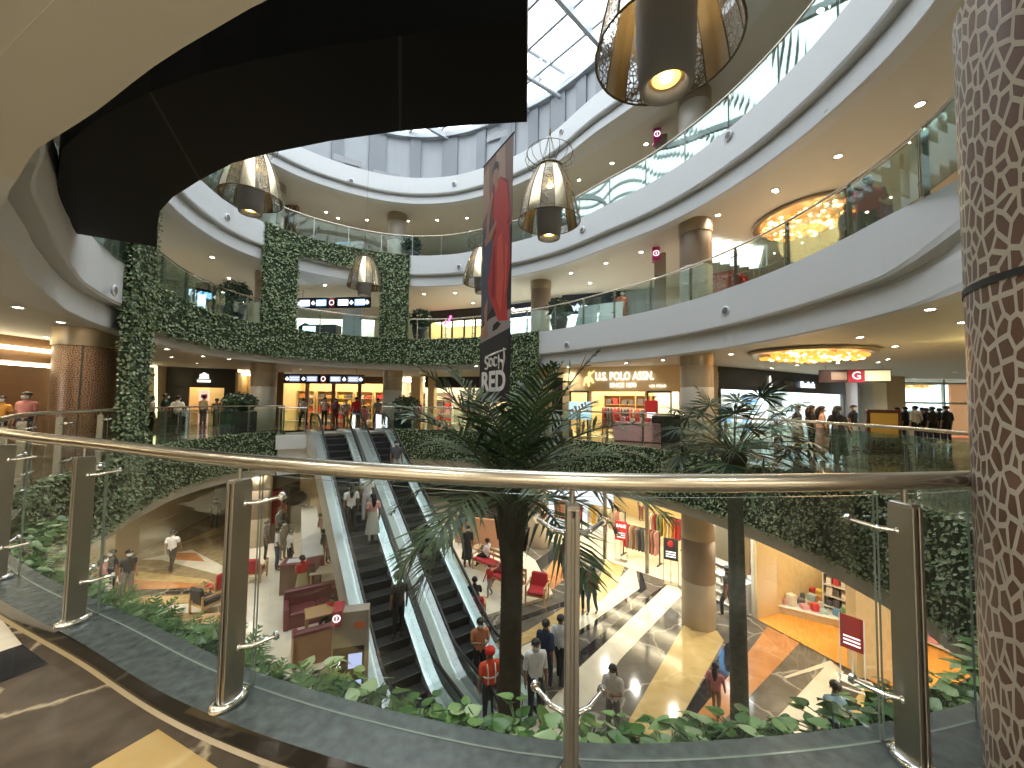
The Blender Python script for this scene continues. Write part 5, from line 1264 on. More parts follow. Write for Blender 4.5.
bench(pa(508, 590), 2.4, 1.3, 'wooden bench with red cushion left of the palm trunk')
armchair(pa(537, 602), 2.8, 'wooden armchair with red cushion right of the palm trunk', REDF)
armchair(pa(474, 621), .1, 'wooden armchair with red back seen from behind, right of the escalator', REDF)
table(pa(482, 562), 2.4, 1.0, .6, 'low wooden table beside the bench on the pale platform', .6)
b = MB(); A = pa(455, 542); B = pa(500, 548); c = (A+B)/2; L = (B-A).length; b.box((c.x, c.y, ZP+.65), (L, .12, 1.3), rz=math.atan2((B-A).y, (B-A).x), bev=.03); o = b.build('partition', mat('peach_partition', (.62, .30, .16), .6)); tag(o, 'low peach-coloured partition behind the bench on the pale platform', 'partition')
A = pa(302, 498); table(A, .1, 1.6, .7, 'pale wooden table at the far back of the cafe', .9, CRM); 
o = MB().use(W_RED).box((0, 0, .95), (.5, .5, 1.9), bev=.03).build('standing_banner', W_RED, loc=at(276, 524, Z0), rz=.4); tag(o, 'narrow orange-red standing board by the cafe column', 'board')
# ---- things to buy
CL = [(.60, .52, .38), (.36, .26, .17), (.40, .05, .05), (.05, .05, .07), (.55, .07, .08), (.20, .22, .10), (.66, .42, .08), (.68, .64, .56), (.18, .22, .30), (.30, .16, .10), (.62, .30, .28), (.10, .10, .10)]
CM = [mat('fabric_%d' % i, c, .85, var=.15, scale=10) for i, c in enumerate(CL)]
_gar = []
def garment_mesh():
    b = MB(); sh = [(-.21, 0), (-.05, .07), (.05, .07), (.21, 0), (.23, -.12), (.17, -.55), (.20, -.95), (-.20, -.95), (-.17, -.55), (-.23, -.12)]
    V = [(x, -.025, z) for x, z in sh]+[(x, .025, z) for x, z in sh]; k = len(sh)
    b.add(V, [tuple(reversed(range(k))), tuple(range(k, 2*k))]+[(i, k+i, k+(i+1) % k, (i+1) % k) for i in range(k)]); return b
def rack(p, rz, n, L, label, glabel, group, h=1.45, cols=None):
    t = thing('clothes_rack', label, 'clothes rack', p, rz)
    b = MB(); b.tube([(-L/2, 0, h), (L/2, 0, h)], .018, 8); b.build('rail', STEELD, t)
    for s in (-1, 1): b = MB(); b.box((s*L/2, 0, h/2), (.05, .05, h)); b.box((s*L/2, 0, .03), (.06, .5, .06)); b.build('upright', DARK, t)
    for k in range(n):
        x = (k-(n-1)/2)*L*.86/max(1, n-1)
        if not _gar: o = garment_mesh().build('hanging_garment', CM[0]); _gar.append(o)
        else: o = _gar[0].copy(); COL.objects.link(o)
        o.material_slots[0].link = 'OBJECT'; o.material_slots[0].material = CM[(cols[k % len(cols)]) if cols else (k*5+3) % 12]
        o.location = Vector(p)+Matrix.Rotation(rz, 3, 'Z') @ Vector((x, 0, h-.085)); o.rotation_euler = (0, 0, rz+PI/2-.15); tag(o, glabel, 'garment', group)
    return t
rack(at(641, 560, Z0), -.75, 11, 1.7, 'clothes rack behind the red sale stand in the clothing shop', 'garment hanging on the rack behind the red sale stand', 'garments behind the sale stand', cols=[4, 2, 0, 9, 1, 3, 11, 1, 2, 9, 10])
rack(at(664, 545, Z0), -.75, 10, 1.8, 'clothes rack at right in the clothing shop, next to the round column', 'garment hanging on the rack next to the round column', 'garments next to the column', cols=[0, 7, 2, 5, 5, 6, 7, 6, 4, 2])
rack(at(606, 535, Z0), -.75, 9, 2.2, 'clothes rack with pale and yellow garments deep in the clothing shop', 'pale or yellow garment hanging deep in the clothing shop', 'garments deep in the shop', cols=[7, 6, 0, 7, 6, 7, 0, 10, 7])
rack(at(568, 528, Z0), -.75, 8, 1.8, 'clothes rack at left deep in the clothing shop behind the steel post', 'garment hanging deep in the shop behind the steel post', 'garments behind the post', cols=[9, 1, 10, 0, 2, 9, 1, 4])
def sign_stand(p, rz, h, label, lines, m, frame=STEELD, w=.55):
    t = thing('sign_stand', label, 'sign stand', p, rz)
    b = MB(); b.box((0, 0, h-.42), (w, .035, .84), bev=.008); b.build('board', m, t)
    b = MB(); b.use(frame); b.box((0, .01, (h-.84)/2), (.03, .03, h-.84)) ; b.box((0, .0, .015), (w*.9, .34, .03))
    for s in (-1, 1): b.box((s*w*.48, -.005, h/2), (.022, .03, h))
    b.build('frame', frame, t)
    for k, (s_, z, sz) in enumerate(lines):
        if s_: letters('lettering', s_, sz, INK, (0, -.022, z*h), 0, t, .002, .004)
    bb = MB(); 
    for k in range(3): bb.box((0, -.02, h-.52-.09*k), (w*.66, .004, .035))
    bb.build('printed_lines', INK, t); return t
BRED = mat('dark_red_board', (.28, .02, .025), .5); SRED = mat('sale_red', (.55, .03, .03), .5)
sign_stand(at(621, 561, Z0), -.5, 1.75, 'red SALE stand at the threshold of the clothing shop', [('SALE', .88, .20)], SRED)
sign_stand(at(671, 584, Z0), -.5, 1.75, 'dark board with red top and white panel, left of the round column', [], mat('black_board', (.03, .02, .02), .5))
b = MB(); b.ball((0, 0, 0), .13, 16, 10, (1, .2, 1)); o = b.build('round_badge', SRED, loc=at(671, 584, Z0)+Vector((-.02, -.04, 1.55))); tag(o, 'round orange-red badge on the dark board by the column', 'badge')
sign_stand(at(853, 683, Z0), -.9, 1.65, 'dark red sign stand with white rim at the toy shop pillar', [], BRED, CTOP, .5)
o = MB().use(CTOP).box((0, -.3, .02), (.7, .05, .03)).box((0, .3, .02), (.7, .05, .03)).box((-.34, 0, .02), (.05, .6, .03)).box((.34, 0, .02), (.05, .6, .03)).build('floor_frame', CTOP, loc=at(853, 676, Z0)+Vector((-.25, -.35, 0)), rz=-.6); tag(o, 'empty white square frame lying on the floor below the dark red sign', 'frame')
def shelving(p, rz, w, h, nsh, d, label, m=CTOP, fill=None, R=None, g=None, gl=None, colset=None):
    t = thing('shelf_unit', label, 'shelf', p, rz)
    b = MB(); b.box((0, d/2-.01, h/2), (w, .02, h)); b.build('back_panel', m, t)
    for s in (-1, 1): b = MB(); b.box((s*(w/2-.015), 0, h/2), (.03, d, h)); b.build('side_panel', m, t)
    Rm = Matrix.Rotation(rz, 3, 'Z')
    for k in range(nsh):
        z = .08+k*(h-.1)/max(1, nsh-1); b = MB(); b.box((0, 0, z), (w-.06, d-.02, .03)); b.build('shelf', m, t)
        if fill and k < nsh-1:
            for j in range(fill):
                bw = (w-.14)/fill; bh = (h-.1)/(nsh-1)*R.uniform(.35, .75); goods(Vector(p)+Rm @ Vector((-w/2+.07+bw*(j+.5), -.02, z+.016)), (bw*R.uniform(.6, .92), d*.62, bh), rz+R.uniform(-.08, .08), gl, g, R, colset)
    return t
_box = []
GC = [mat('goods_%d' % i, c, .5, var=.05) for i, c in enumerate([(.62, .05, .06), (.75, .70, .60), (.12, .30, .55), (.75, .52, .10), (.25, .45, .18), (.70, .35, .42), (.10, .10, .12), (.78, .76, .72), (.55, .25, .08), (.40, .55, .60)])]
def goods(p, s, rz, label, group, R, colset=None):
    if not _box:
        b = MB(); b.box((0, 0, .5), (1, 1, 1), bev=.06); b.box((0, -.46, .5), (.7, .1, .4)); _box.append(b.build('boxed_goods', GC[0])); o = _box[0]
    else: o = _box[0].copy(); COL.objects.link(o)
    o.material_slots[0].link = 'OBJECT'; o.material_slots[0].material = GC[R.choice(colset) if colset else R.randrange(10)]
    o.location = p; o.scale = s; o.rotation_euler = (0, 0, rz); tag(o, label, 'boxed goods', group)
R = random.Random(31)
f = TOYS
def along(x, y): return at(x, y, Z0+.02)
shelving(along(763, 578), -1.25+PI/2, 1.9, 2.1, 5, .4, 'tall shelf with toys at the left wall of the orange-floored shop', WOODL, 5, R, 'toys on the tall left shelf', 'boxed toy on the tall left shelf of the orange-floored shop')
shelving(along(842, 622), -.9, .9, 1.5, 5, .45, 'white shelf stand of goods beside the grey shop pillar', CTOP, 4, R, 'goods on the stand by the pillar', 'small boxed item on the white stand beside the grey pillar', [0, 1, 7, 6])
for x, y, l in ((790, 568, 'first'), (815, 580, 'second'), (838, 590, 'third')):
    shelving(TOYS.at(.75+1.25*('first', 'second', 'third').index(l), 3.6, .02), TOYS.a, 1.15, 1.7, 4, .4, {'first': 'far left', 'second': 'middle', 'third': 'far right'}[l]+' wall shelf behind the low display of the orange-floored shop', CTOP, 3, R, 'goods on the wall shelves', 'colourful boxed item on a wall shelf of the orange-floored shop')
# low white display with many bright things
A = along(796, 607); t = thing('display_table', 'low white display table covered with bright toys on the orange floor', 'display table', A, -.55)
b = MB(); b.box((0, 0, .24), (2.9, 1.7, .06), bev=.02); b.build('top', CTOP, t); b = MB(); b.box((0, 0, .105), (2.7, 1.5, .21)); b.build('base', CRM, t)
Rm = Matrix.Rotation(-.55, 3, 'Z')
for k in range(40):
    x, y = -1.25+.28*(k % 10)+R.uniform(-.05, .05), -.6+.4*(k//10)+R.uniform(-.06, .06); s = R.uniform(.15, .24)
    goods(A+Rm @ Vector((x, y, .272)), (s*R.uniform(.8, 1.15), s, s*R.uniform(.4, 1.6)), R.uniform(0, 3), 'bright toy or boxed item on the low white display table', 'toys on the low display', R)
for x, y, w, d, h, lab in ((757, 606, .5, .4, .95, 'white box-shaped till stand at the edge of the orange floor'), (884, 640, 1.2, .7, .42, 'flat wooden crate of pale goods behind the right steel post')):
    A = along(x, y); t = thing('till_stand' if h > .5 else 'crate', lab, 'stand' if h > .5 else 'crate', A, -.3); b = MB(); b.box((0, 0, h/2), (w, d, h), bev=.015); b.build('body', CTOP if h > .5 else WOODL, t)
    b = MB()
    if h > .5: b.box((.05, 0, h+.10), (.14, .12, .2), bev=.02); b.build('card_reader', BLACK, t)
    else:
        b.box((0, 0, h+.03), (w*.9, d*.9, .06)); b.build('pale_goods', CRM, t)
# books or jars: white counters left of the slim palm
for k, (x, y) in enumerate(((724, 590), (732, 606))): shelving(at(x, y, Z0+.02), -1.1, 1.2, 1.0, 4, .5, 'white low shelf beside the slim palm, %s one' % ('farther', 'nearer')[k], CTOP, 4, R, 'goods on the white low shelves', 'small pale item on a white low shelf beside the slim palm', [1, 7])
shelving(at(728, 568, Z0+.02)+Vector((.9, 2.0, 0)), -1.1, 1.8, 2.4, 6, .4, 'tall pale shelf behind the slim palm trunk', CRM, 3, R, 'goods on the tall pale shelf', 'pale item on the tall shelf behind the slim palm', [1, 7, 3])
A = at(716, 552, Z0); o = MB().use(L_BLUE).box((0, 0, 0), (.9, .05, .8)).build('light_box', L_BLUE, loc=BOOKS.at(.4, 1.2, 2.75), rz=BOOKS.a); tag(o, 'blue glowing light box between the round column and the slim palm', 'light box')
# a folded pushchair stands by the pillar
A = at(888, 664, Z0); t = thing('pushchair', 'grey pushchair behind the right steel post', 'pushchair', A, -.8)
b = MB()
for s in (-1, 1): b.tube([(s*.2, -.3, .08), (s*.2, .1, .6), (s*.2, .35, 1.0), (s*.2, .45, .98)], .014, 6); b.tube([(s*.2, .35, .08), (s*.2, .0, .5)], .014, 6)
b.build('frame', STEELD, t); b = MB(); b.box((0, .0, .45), (.36, .36, .06), bev=.02); b.box((0, .2, .68), (.36, .06, .46), bev=.02, rx=-.35); b.build('seat', CHAR, t)
for x in (-.2, .2):
    for y in (-.3, .35): b = MB(); b.lathe([(.0, -.02), (.08, -.02), (.08, .02), (0, .02)], (x, y, .08), 14, M=Matrix.Rotation(PI/2, 3, 'Y')); b.build('wheel', BLACK, t)
b = MB(); b.lathe([(.0, .2), (.18, .12), (.22, 0)], (0, .22, .85), 14); b.build('hood', mat('hood_grey', (.12, .13, .13), .8), t)
# ---- shoe shop shelves
f = BLK_FRONT
for k, u in enumerate((.35, .5, .65)):
    shelving(f.at(f.L*u, 2.1, .02), f.a, f.L*.14, 2.0, 5, .35, 'lit shoe shelf in the black-fronted shop, %s' % ('left bay', 'middle bay', 'right bay')[k], mat('pink_lit_shelf', (.70, .42, .36), .5, emit=(1, .6, .5), estr=.25), 2, R, 'shoes on the lit shelves', 'shoe box on the lit shelves of the black-fronted shop', [6, 6, 8, 0, 1])  # pinkish shelf lighting put into the boards' own colour and glow
# ---- goods in the shops straight ahead
f = BACK_FRONT
for k in range(5): shelving(f.at(f.L*(.1+.2*k), 2.4, .02), f.a, f.L*.17, 2.2, 5, .4, 'display shelf in the shop behind the landing, number %s from left' % ('one', 'two', 'three', 'four', 'five')[k], W_WARM, 2, R, 'goods in the shop behind the landing', 'item on the shelves of the shop behind the landing', [0, 1, 3, 6, 8, 6])
f = GLASS_FRONT
for k in range(3): shelving(f.at(f.L*(.2+.3*k), 2.2, .02), f.a, f.L*.2, 2.2, 5, .4, '%s display shelf in the glass shop left of the banner' % ('left', 'middle', 'right')[k], CTOP, 2, R, 'goods in the glass shop', 'item on the shelves of the glass shop left of the banner', [0, 5, 6, 7, 1])
f = POLO
for k in range(4): shelving(f.at(u_at(f, 600+18*k), 3.1, .02), f.a, .84, 2.0, 5, .4, 'back shelf of folded clothes in the polo shop, %s' % ('far left', 'centre left', 'centre right', 'far right')[k], WOODL, 2, R, 'folded clothes in the polo shop', 'folded clothing on the back shelves of the polo shop', [0, 6, 6, 2, 8, 1])
rack(f.at(u_at(f, 612), 1.6, .02), f.a, 9, 1.5, 'clothes rack at left inside the polo shop', 'garment on the left rack inside the polo shop', 'garments on the left polo rack', 1.35, [2, 3, 11, 4, 2, 9])
rack(f.at(u_at(f, 634), 1.4, .02), f.a, 9, 1.5, 'clothes rack in the middle of the polo shop', 'garment on the middle rack inside the polo shop', 'garments on the middle polo rack', 1.3, [11, 3, 4, 1, 2])
A = f.at(u_at(f, 640), -.75, .02); t = thing('promotion_table', 'table with pink and white boxes in front of the polo shop', 'table', A, f.a); b = MB(); b.box((0, 0, .4), (1.9, .7, .8), bev=.02); b.build('cloth', mat('pink_cloth', (.72, .40, .45), .7), t); 
for k in range(9): goods(A+f.u.to_3d()*(-.8+.2*k)+Vector((0, 0, .80)), (.17, .3, R.uniform(.12, .3)), f.a, 'pink or white box on the table before the polo shop', 'boxes before the polo shop', R, [5, 7, 0])
sign_stand(f.at(u_at(f, 652), -.25, .02), f.a, 1.7, 'red poster stand at the right window of the polo shop', [], SRED)
o = MB().use(BLACK).box((0, 0, .55), (1.1, .6, 1.1), bev=.03).build('black_kiosk', BLACK, loc=f.at(u_at(f, 668), -.8, .02), rz=f.a); tag(o, 'black counter block left of the round column, by the polo shop', 'counter')
A = f.at(u_at(f, 583), -.5, .02); t = thing('display_stand', 'tilted display of blue and white posters left before the polo shop', 'display stand', A, f.a+.2); b = MB(); b.box((0, 0, .55), (.08, .3, 1.1)); b.build('leg', STEELD, t)
for k in range(4): b = MB(); b.box((-.26+.52*(k % 2), -.06, 1.0+.44*(k//2)), (.48, .03, .38), rx=-.3); b.build('poster', mat('poster_blue', (.25, .42, .55), .3, emit=(.6, .85, 1), estr=.3), t)
# ---- the bright shop with the dark front
f = DARKSHOP
for k in range(4): shelving(f.at(f.L*(.16+.22*k), 2.8, .02), f.a, f.L*.16, 2.2, 5, .4, 'bright wall shelf in the dark-fronted shop, %s' % ('leftmost', 'second', 'third', 'rightmost')[k], CTOP, 2, R, 'shoes in the dark-fronted shop', 'shoe box on the bright shelves of the dark-fronted shop', [1, 7, 2, 9, 6])
A = atd(882, 400, 13.6); t = thing('poster_stand', 'framed standing poster in the entrance hall with an ochre picture', 'poster stand', (A.x, A.y, Z1), -.25)
b = MB(); b.box((0, 0, .75), (1.0, .14, 1.5), bev=.02); b.build('frame', mat('mahogany_frame', (.06, .018, .012), .35), t); b = MB(); b.use(mat('poster_ochre', (.32, .20, .04), .5, emit=(1, .6, .1), estr=.02)); b.box((0, -.075, .95), (.80, .012, .85)); b.use(mat('poster_dark', (.07, .05, .03), .5)); b.lathe([(.0, -.012), (.30, -.012), (.30, 0)], (0, -.08, .8), 24, M=Matrix.Rotation(PI/2, 3, 'X')); b.build('picture', None, t)
b = MB(); b.box((0, -.02, .03), (1.05, .4, .06)); b.build('foot', MATS['mahogany_frame'], t)
# cars and awning outside the glazed entrance
for x, d, m, lab in ((922, 28, REDP, 'red vehicle outside the glazed entrance'), (962, 34, CTOP, 'white vehicle outside the glazed entrance, at right')):
    A = atd(x, 400, d); t = thing('car', lab, 'car', (A.x, A.y, -.05), .1)
    b = MB(); b.box((0, 0, .62), (3.9, 1.6, .62), bev=.12); b.build('lower_body', m, t); b = MB(); b.box((-.1, 0, 1.15), (2.1, 1.4, .52), bev=.18); b.build('cabin', mat('car_glass', (.03, .04, .05), .1), t)
    for sx in (-1.2, 1.2):
        for sy in (-.75, .75): b = MB(); b.lathe([(0, -.1), (.3, -.1), (.3, .1), (0, .1)], (sx, sy, .32), 16, M=Matrix.Rotation(PI/2, 3, 'X')); b.build('wheel', BLACK, t)
A = atd(966, 400, 25.0); o = MB().use(mat('orange_wall', (.80, .22, .05), .6)).box((0, 0, 1.6), (1.6, .2, 3.2)).build('orange_panel', MATS['orange_wall'], loc=(A.x, A.y, 0), rz=-.3); tag(o, 'orange outdoor panel seen through the right side of the entrance glazing', 'panel')
# ---- second and third storey furnishings
A = atd(352, 330, 20.8); t = thing('notice_board', 'tall pale blue board in the framed opening of the second storey', 'board', (A.x, A.y, Z2), -.1); b = MB(); b.box((0, 0, .95), (1.05, .08, 1.9), bev=.01); b.build('panel', mat('pale_blue_board', (.50, .58, .66), .5), t); b = MB(); b.box((0, 0, .03), (1.1, .4, .06)); b.build('foot', STEELD, t)
A = atd(322, 330, 20.9); t = thing('kiosk_counter', 'kiosk counter with lit cyan front in the framed opening', 'counter', (A.x, A.y, Z2), -.1); b = MB(); b.box((0, 0, .5), (1.9, .6, 1.0), bev=.02); b.build('body', mat('kiosk_dark', (.04, .05, .06), .4), t); b = MB(); b.box((-.55, -.31, .55), (.7, .02, .7)); b.build('lit_panel', emis('cyan_panel', (.45, .85, 1), 1.6), t)
A = atd(306, 315, 24.0); t = thing('clothes_figure', 'dark suit on a stand inside the shop of the framed opening', 'dress form', (A.x, A.y, Z2), 0); b = MB(); b.lathe([(.0, 1.75), (.12, 1.7), (.42, 1.5), (.36, 1.1), (.40, .5), (.40, .4)], n=14, M=Matrix.Diagonal((1, .6, 1))); b.build('jacket', mat('dark_suit', (.04, .035, .03), .8), t); b = MB(); b.cyl((0, 0, 0), .04, 1.0, 8); b.cyl((0, 0, 0), .25, .04, 14); b.build('stand', STEELD, t)
f = Front(atd(288, 300, 24.6).xy, atd(376, 300, 25.0).xy, Z2); room(f, 2.6, 2.4, W_PALE, L_COOL)
b = MB(); b.use(W_PALE); f.box(b, -2, f.L+1.2, 0, .1, 2.2, 3.07); f.box(b, -2, 0, 0, .1, 0, 2.3); struct(b.build('wall_back', W_PALE))
A = atd(598, 300, 15.6); t = thing('leaning_board', 'large pale boards leaning behind the second storey glass, right of the column', 'board', (A.x, A.y, Z2), -.7)
for k in range(2): b = MB(); b.box((-.5+1.0*k, .1*k, .55), (.95, .05, 1.1), rx=-.35, rz=.2*k); b.build('panel', mat('greenish_board', (.50, .56, .52), .4), t)
A = atd(642, 300, 15.6); t = thing('grey_cabinet', 'grey panelled cabinet left of the taupe totem on the second storey', 'cabinet', (A.x, A.y, Z2), -.6); b = MB(); b.box((0, 0, .8), (1.3, .5, 1.6), bev=.02); b.build('body', mat('cabinet_grey', (.28, .29, .28), .5), t)
for k in range(3): b = MB(); b.box((-.42+.42*k, -.255, .85), (.36, .02, 1.3), bev=.005); b.build('door', mat('cabinet_door', (.34, .35, .33), .5), t)
A = atd(350, 240, 22.0); t = thing('poster_board', 'blue and white poster board on the third storey', 'poster', (A.x, A.y, Z3), -.1); b = MB(); b.use(mat('sky_poster', (.30, .45, .68), .5)); b.box((-.4, 0, .9), (1.0, .08, 1.7)); b.use(mat('white_poster', (.62, .66, .72), .5)); b.box((.45, 0, .9), (.7, .08, 1.7)); b.use(INK); b.box((-.4, -.045, 1.4), (.7, .01, .12)); b.box((-.35, -.045, .9), (.3, .01, .5), ry=.6); b.build('printed_panel', None, t); b = MB(); b.box((0, 0, .03), (1.8, .4, .06)); b.build('foot', STEELD, t)
# slatted screen at left on the third storey
A = atd(284, 200, 20.5); b = MB()
for k in range(7): b.box((A.x-.55+.2*k, A.y+.03*k, (Z3+12.1)/2), (.10, .22, 12.1-Z3))
struct(b.build('trim_12', mat('slat_wood', (.36, .24, .15), .5)))
# counters of the food hall at left on the second storey
for k, (x, d) in enumerate(((166, 16.4), (200, 18.6))):
    A = atd(x, 300, d); t = thing('food_counter', ('left', 'right')[k]+' cream counter with a lit edge behind the second storey glass at left', 'counter', (A.x, A.y, Z2), -.55); b = MB(); b.box((0, 0, .5), (3.0, .7, 1.0), bev=.02); b.build('body', CRM, t); b = MB(); b.box((0, -.36, .96), (2.9, .03, .07)); b.build('lit_edge', L_WARM2, t)
A = atd(203, 290, 16.0); t = thing('screen_stand', 'dark screen on a stand behind the second storey glass at left', 'screen', (A.x, A.y, Z2), -.4); b = MB(); b.box((0, 0, 1.55), (.9, .08, .5), bev=.01); b.build('screen', SIGNB, t); b = MB(); b.box((0, .06, .65), (.08, .08, 1.3)); b.box((0, .06, .02), (.5, .4, .04)); b.build('stand', STEELD, t); b = MB(); b.box((.05, -.05, .95), (.5, .03, .6)); b.build('lit_poster', L_BLUEP, t)

# ---- the sari shop at far left on our storey
def mannequin(p, rz, label, c):
    t = thing('mannequin', label, 'mannequin', p, rz); m = mat('mannequin_white', (.62, .58, .52), .35)
    b = MB(); b.lathe([(.0, 1.72), (.07, 1.70), (.085, 1.62), (.06, 1.53), (.05, 1.48), (.10, 1.44), (.19, 1.38), (.17, 1.2), (.13, 1.08), (.17, .92), (.15, .80)], n=14, M=Matrix.Diagonal((1, .72, 1))); b.build('torso', m, t)
    b = MB(); b.lathe([(.135, 1.1), (.18, .92), (.24, .5), (.30, .06)], n=16, M=Matrix.Diagonal((1, .8, 1))); b.tube([(-.18, -.1, 1.36), (.0, -.16, 1.2), (.14, -.1, 1.0)], [.05, .06, .05], 6); b.build('draped_sari', mat('sari_%d' % int(c[0]*100), c, .6, var=.2, scale=14), t)
    b = MB(); b.cyl((0, 0, 0), .26, .03, 18); b.build('base', STEELD, t)
mannequin((-15.6, 10.1, Z1), -1.2, 'mannequin in a dark red sari in the shop at far left', (.30, .03, .04)); mannequin((-15.9, 9.0, Z1), -1.2, 'mannequin in a gold sari at the far left edge of the view', (.50, .30, .06))
t = thing('carved_panel', 'brown carved wall panel with a gold medallion behind the coral pink shirt', 'wall panel', (-17.3, 11.2, Z1), PI/2)
b = MB(); b.box((0, 0, 1.6), (1.7, .1, 2.2), bev=.02); b.build('panel', mat('carved_brown', (.22, .09, .05), .5, var=.5, scale=6, bump=.6), t); b = MB(); b.lathe([(.0, -.03), (.42, -.06), (.5, -.03), (.55, 0)], (0, .06, 1.7), 24, M=Matrix.Rotation(-PI/2, 3, 'X')); b.build('medallion', GOLD, t)
for k in range(2):
    shelving((-16.8, 7.4-1.6*k, Z1+.02), PI/2, 1.4, 2.3, 5, .4, ('first', 'second')[k]+' gold-lit shelf in the sari shop at far left', W_ORNG)
o = MB().use(SIGNB).box((0, 0, 0), (1.3, .08, .3)).build('wall_sign', SIGNB, loc=(-16.35, 15.9, -2.15), rz=PI/2-.2); tag(o, 'small dark sign high on the ochre wall of the ground floor', 'sign')
# ------------------------------------------------------------------ people
HAIR = mat('black_hair', (.010, .008, .007), .5, var=.3)
SKINS = [mat('skin_%d' % i, c, .55, var=.05) for i, c in enumerate([(.26, .14, .085), (.36, .20, .125), (.20, .105, .065)])]
MASK = mat('face_mask', (.80, .82, .84), .7)
SHOE = mat('dark_shoe', (.02, .018, .016), .5); SHOEW = mat('white_shoe', (.65, .65, .63), .5)
V3 = lambda *a: Vector(a)
def joints(pose):
    """joint positions of a 1.70 m figure facing +Y"""
    J = dict(pel=V3(0, 0, .95), waist=V3(0, .0, 1.08), chest=V3(0, 0, 1.25), nb=V3(0, -.01, 1.41), neck=V3(0, .0, 1.48), hc=V3(0, .02, 1.58), ht=V3(0, .01, 1.665))
    for s, n in ((-1, 'l'), (1, 'r')):
        J['sh'+n] = V3(s*.165, -.01, 1.385); J['el'+n] = V3(s*.215, -.03, 1.11); J['wr'+n] = V3(s*.225, .03, .875); J['hd'+n] = V3(s*.225, .05, .79)
        J['hip'+n] = V3(s*.085, 0, .90); J['kn'+n] = V3(s*.095, .015, .50); J['an'+n] = V3(s*.10, -.015, .085); J['to'+n] = V3(s*.115, .135, .035)
    def arm(n, el, wr):
        sh = J['sh'+n]; el = sh+V3(*el).normalized()*.28; wr_ = el+V3(*wr).normalized()*.245; J['el'+n] = el; J['wr'+n] = wr_; J['hd'+n] = wr_+V3(*wr).normalized()*.085
    def leg(n, kn, an, toe=(0, .15, -.05)):
        h = J['hip'+n]; k = h+V3(*kn).normalized()*.405; a = k+V3(*an).normalized()*.415; J['kn'+n] = k; J['an'+n] = a; J['to'+n] = a+V3(*toe)
    if pose == 'walk':
        leg('l', (.0, .42, -1), (0, -.05, -1), (0, .145, -.035)); leg('r', (0, -.18, -1), (0, -.55, -1), (0, .13, -.09)); arm('l', (-.15, -.35, -1), (0, .15, -1)); arm('r', (.15, .3, -1), (0, .6, -1))
    elif pose == 'walk2':
        leg('r', (.0, .34, -1), (0, -.08, -1), (0, .145, -.035)); leg('l', (0, -.15, -1), (0, -.45, -1), (0, .13, -.08)); arm('r', (.15, -.3, -1), (0, .2, -1)); arm('l', (-.15, .1, -1), (.35, .8, .3))
    elif pose == 'phone':
        arm('l', (-.15, .2, -1), (.45, .8, .35)); arm('r', (.15, .2, -1), (-.45, .8, .40)); J['hc'] += V3(0, .03, -.01); J['ht'] += V3(0, .05, -.015)
    elif pose == 'hip':
        arm('l', (-.55, -.2, -.8), (.75, .25, -.5)); leg('r', (.10, .1, -1), (.0, -.1, -1)); arm('r', (.12, .05, -1), (-.1, .5, -.7))
    elif pose == 'rail':
        arm('l', (-.25, .45, -.8), (.3, .9, .1)); arm('r', (.25, .45, -.8), (-.3, .9, .1)); J['chest'] += V3(0, .05, -.01)
        for k in ('nb', 'neck', 'hc', 'ht', 'shl', 'shr'): J[k] += V3(0, .10, -.03)
        for n in 'lr':
            for k in ('el', 'wr', 'hd'): J[k+n] += V3(0, .10, -.03)
    elif pose == 'sit':
        for k in J: J[k] = J[k]-V3(0, 0, .40)
        for n, s in (('l', -1), ('r', 1)):
            J['hip'+n] = V3(s*.09, .02, .53); J['kn'+n] = V3(s*.13, .42, .52); J['an'+n] = V3(s*.13, .44, .09); J['to'+n] = V3(s*.14, .58, .035)
            sh = J['sh'+n]; J['el'+n] = sh+V3(s*.06, .12, -.25); J['wr'+n] = J['el'+n]+V3(-s*.10, .22, .03); J['hd'+n] = J['wr'+n]+V3(-s*.03, .08, .0)
    elif pose == 'reach':
        arm('r', (.3, .8, -.5), (.1, 1, .05)); arm('l', (-.2, .1, -1), (.2, .7, -.3)); leg('l', (0, .12, -1), (0, -.05, -1))
    lo = min(J['to'+n].z for n in 'lr')-.035
    if pose != 'sit':
        for k in J: J[k].z -= lo
    return J
RADS = dict(pel=.125, waist=.112, chest=.128, nb=.075, neck=.052, hc=.092, ht=.065, sh=.062, el=.043, wr=.030, hd=.034, hip=.088, kn=.058, an=.040, to=.036)
BONES = [('pel', 'waist'), ('waist', 'chest'), ('chest', 'nb'), ('nb', 'neck'), ('neck', 'hc'), ('hc', 'ht')]+[(a+n if a not in ('chest', 'pel') else a, b_+n) for n in 'lr' for a, b_ in (('chest', 'sh'), ('sh', 'el'), ('el', 'wr'), ('wr', 'hd'), ('pel', 'hip'), ('hip', 'kn'), ('kn', 'an'), ('an', 'to'))]
_body = {}
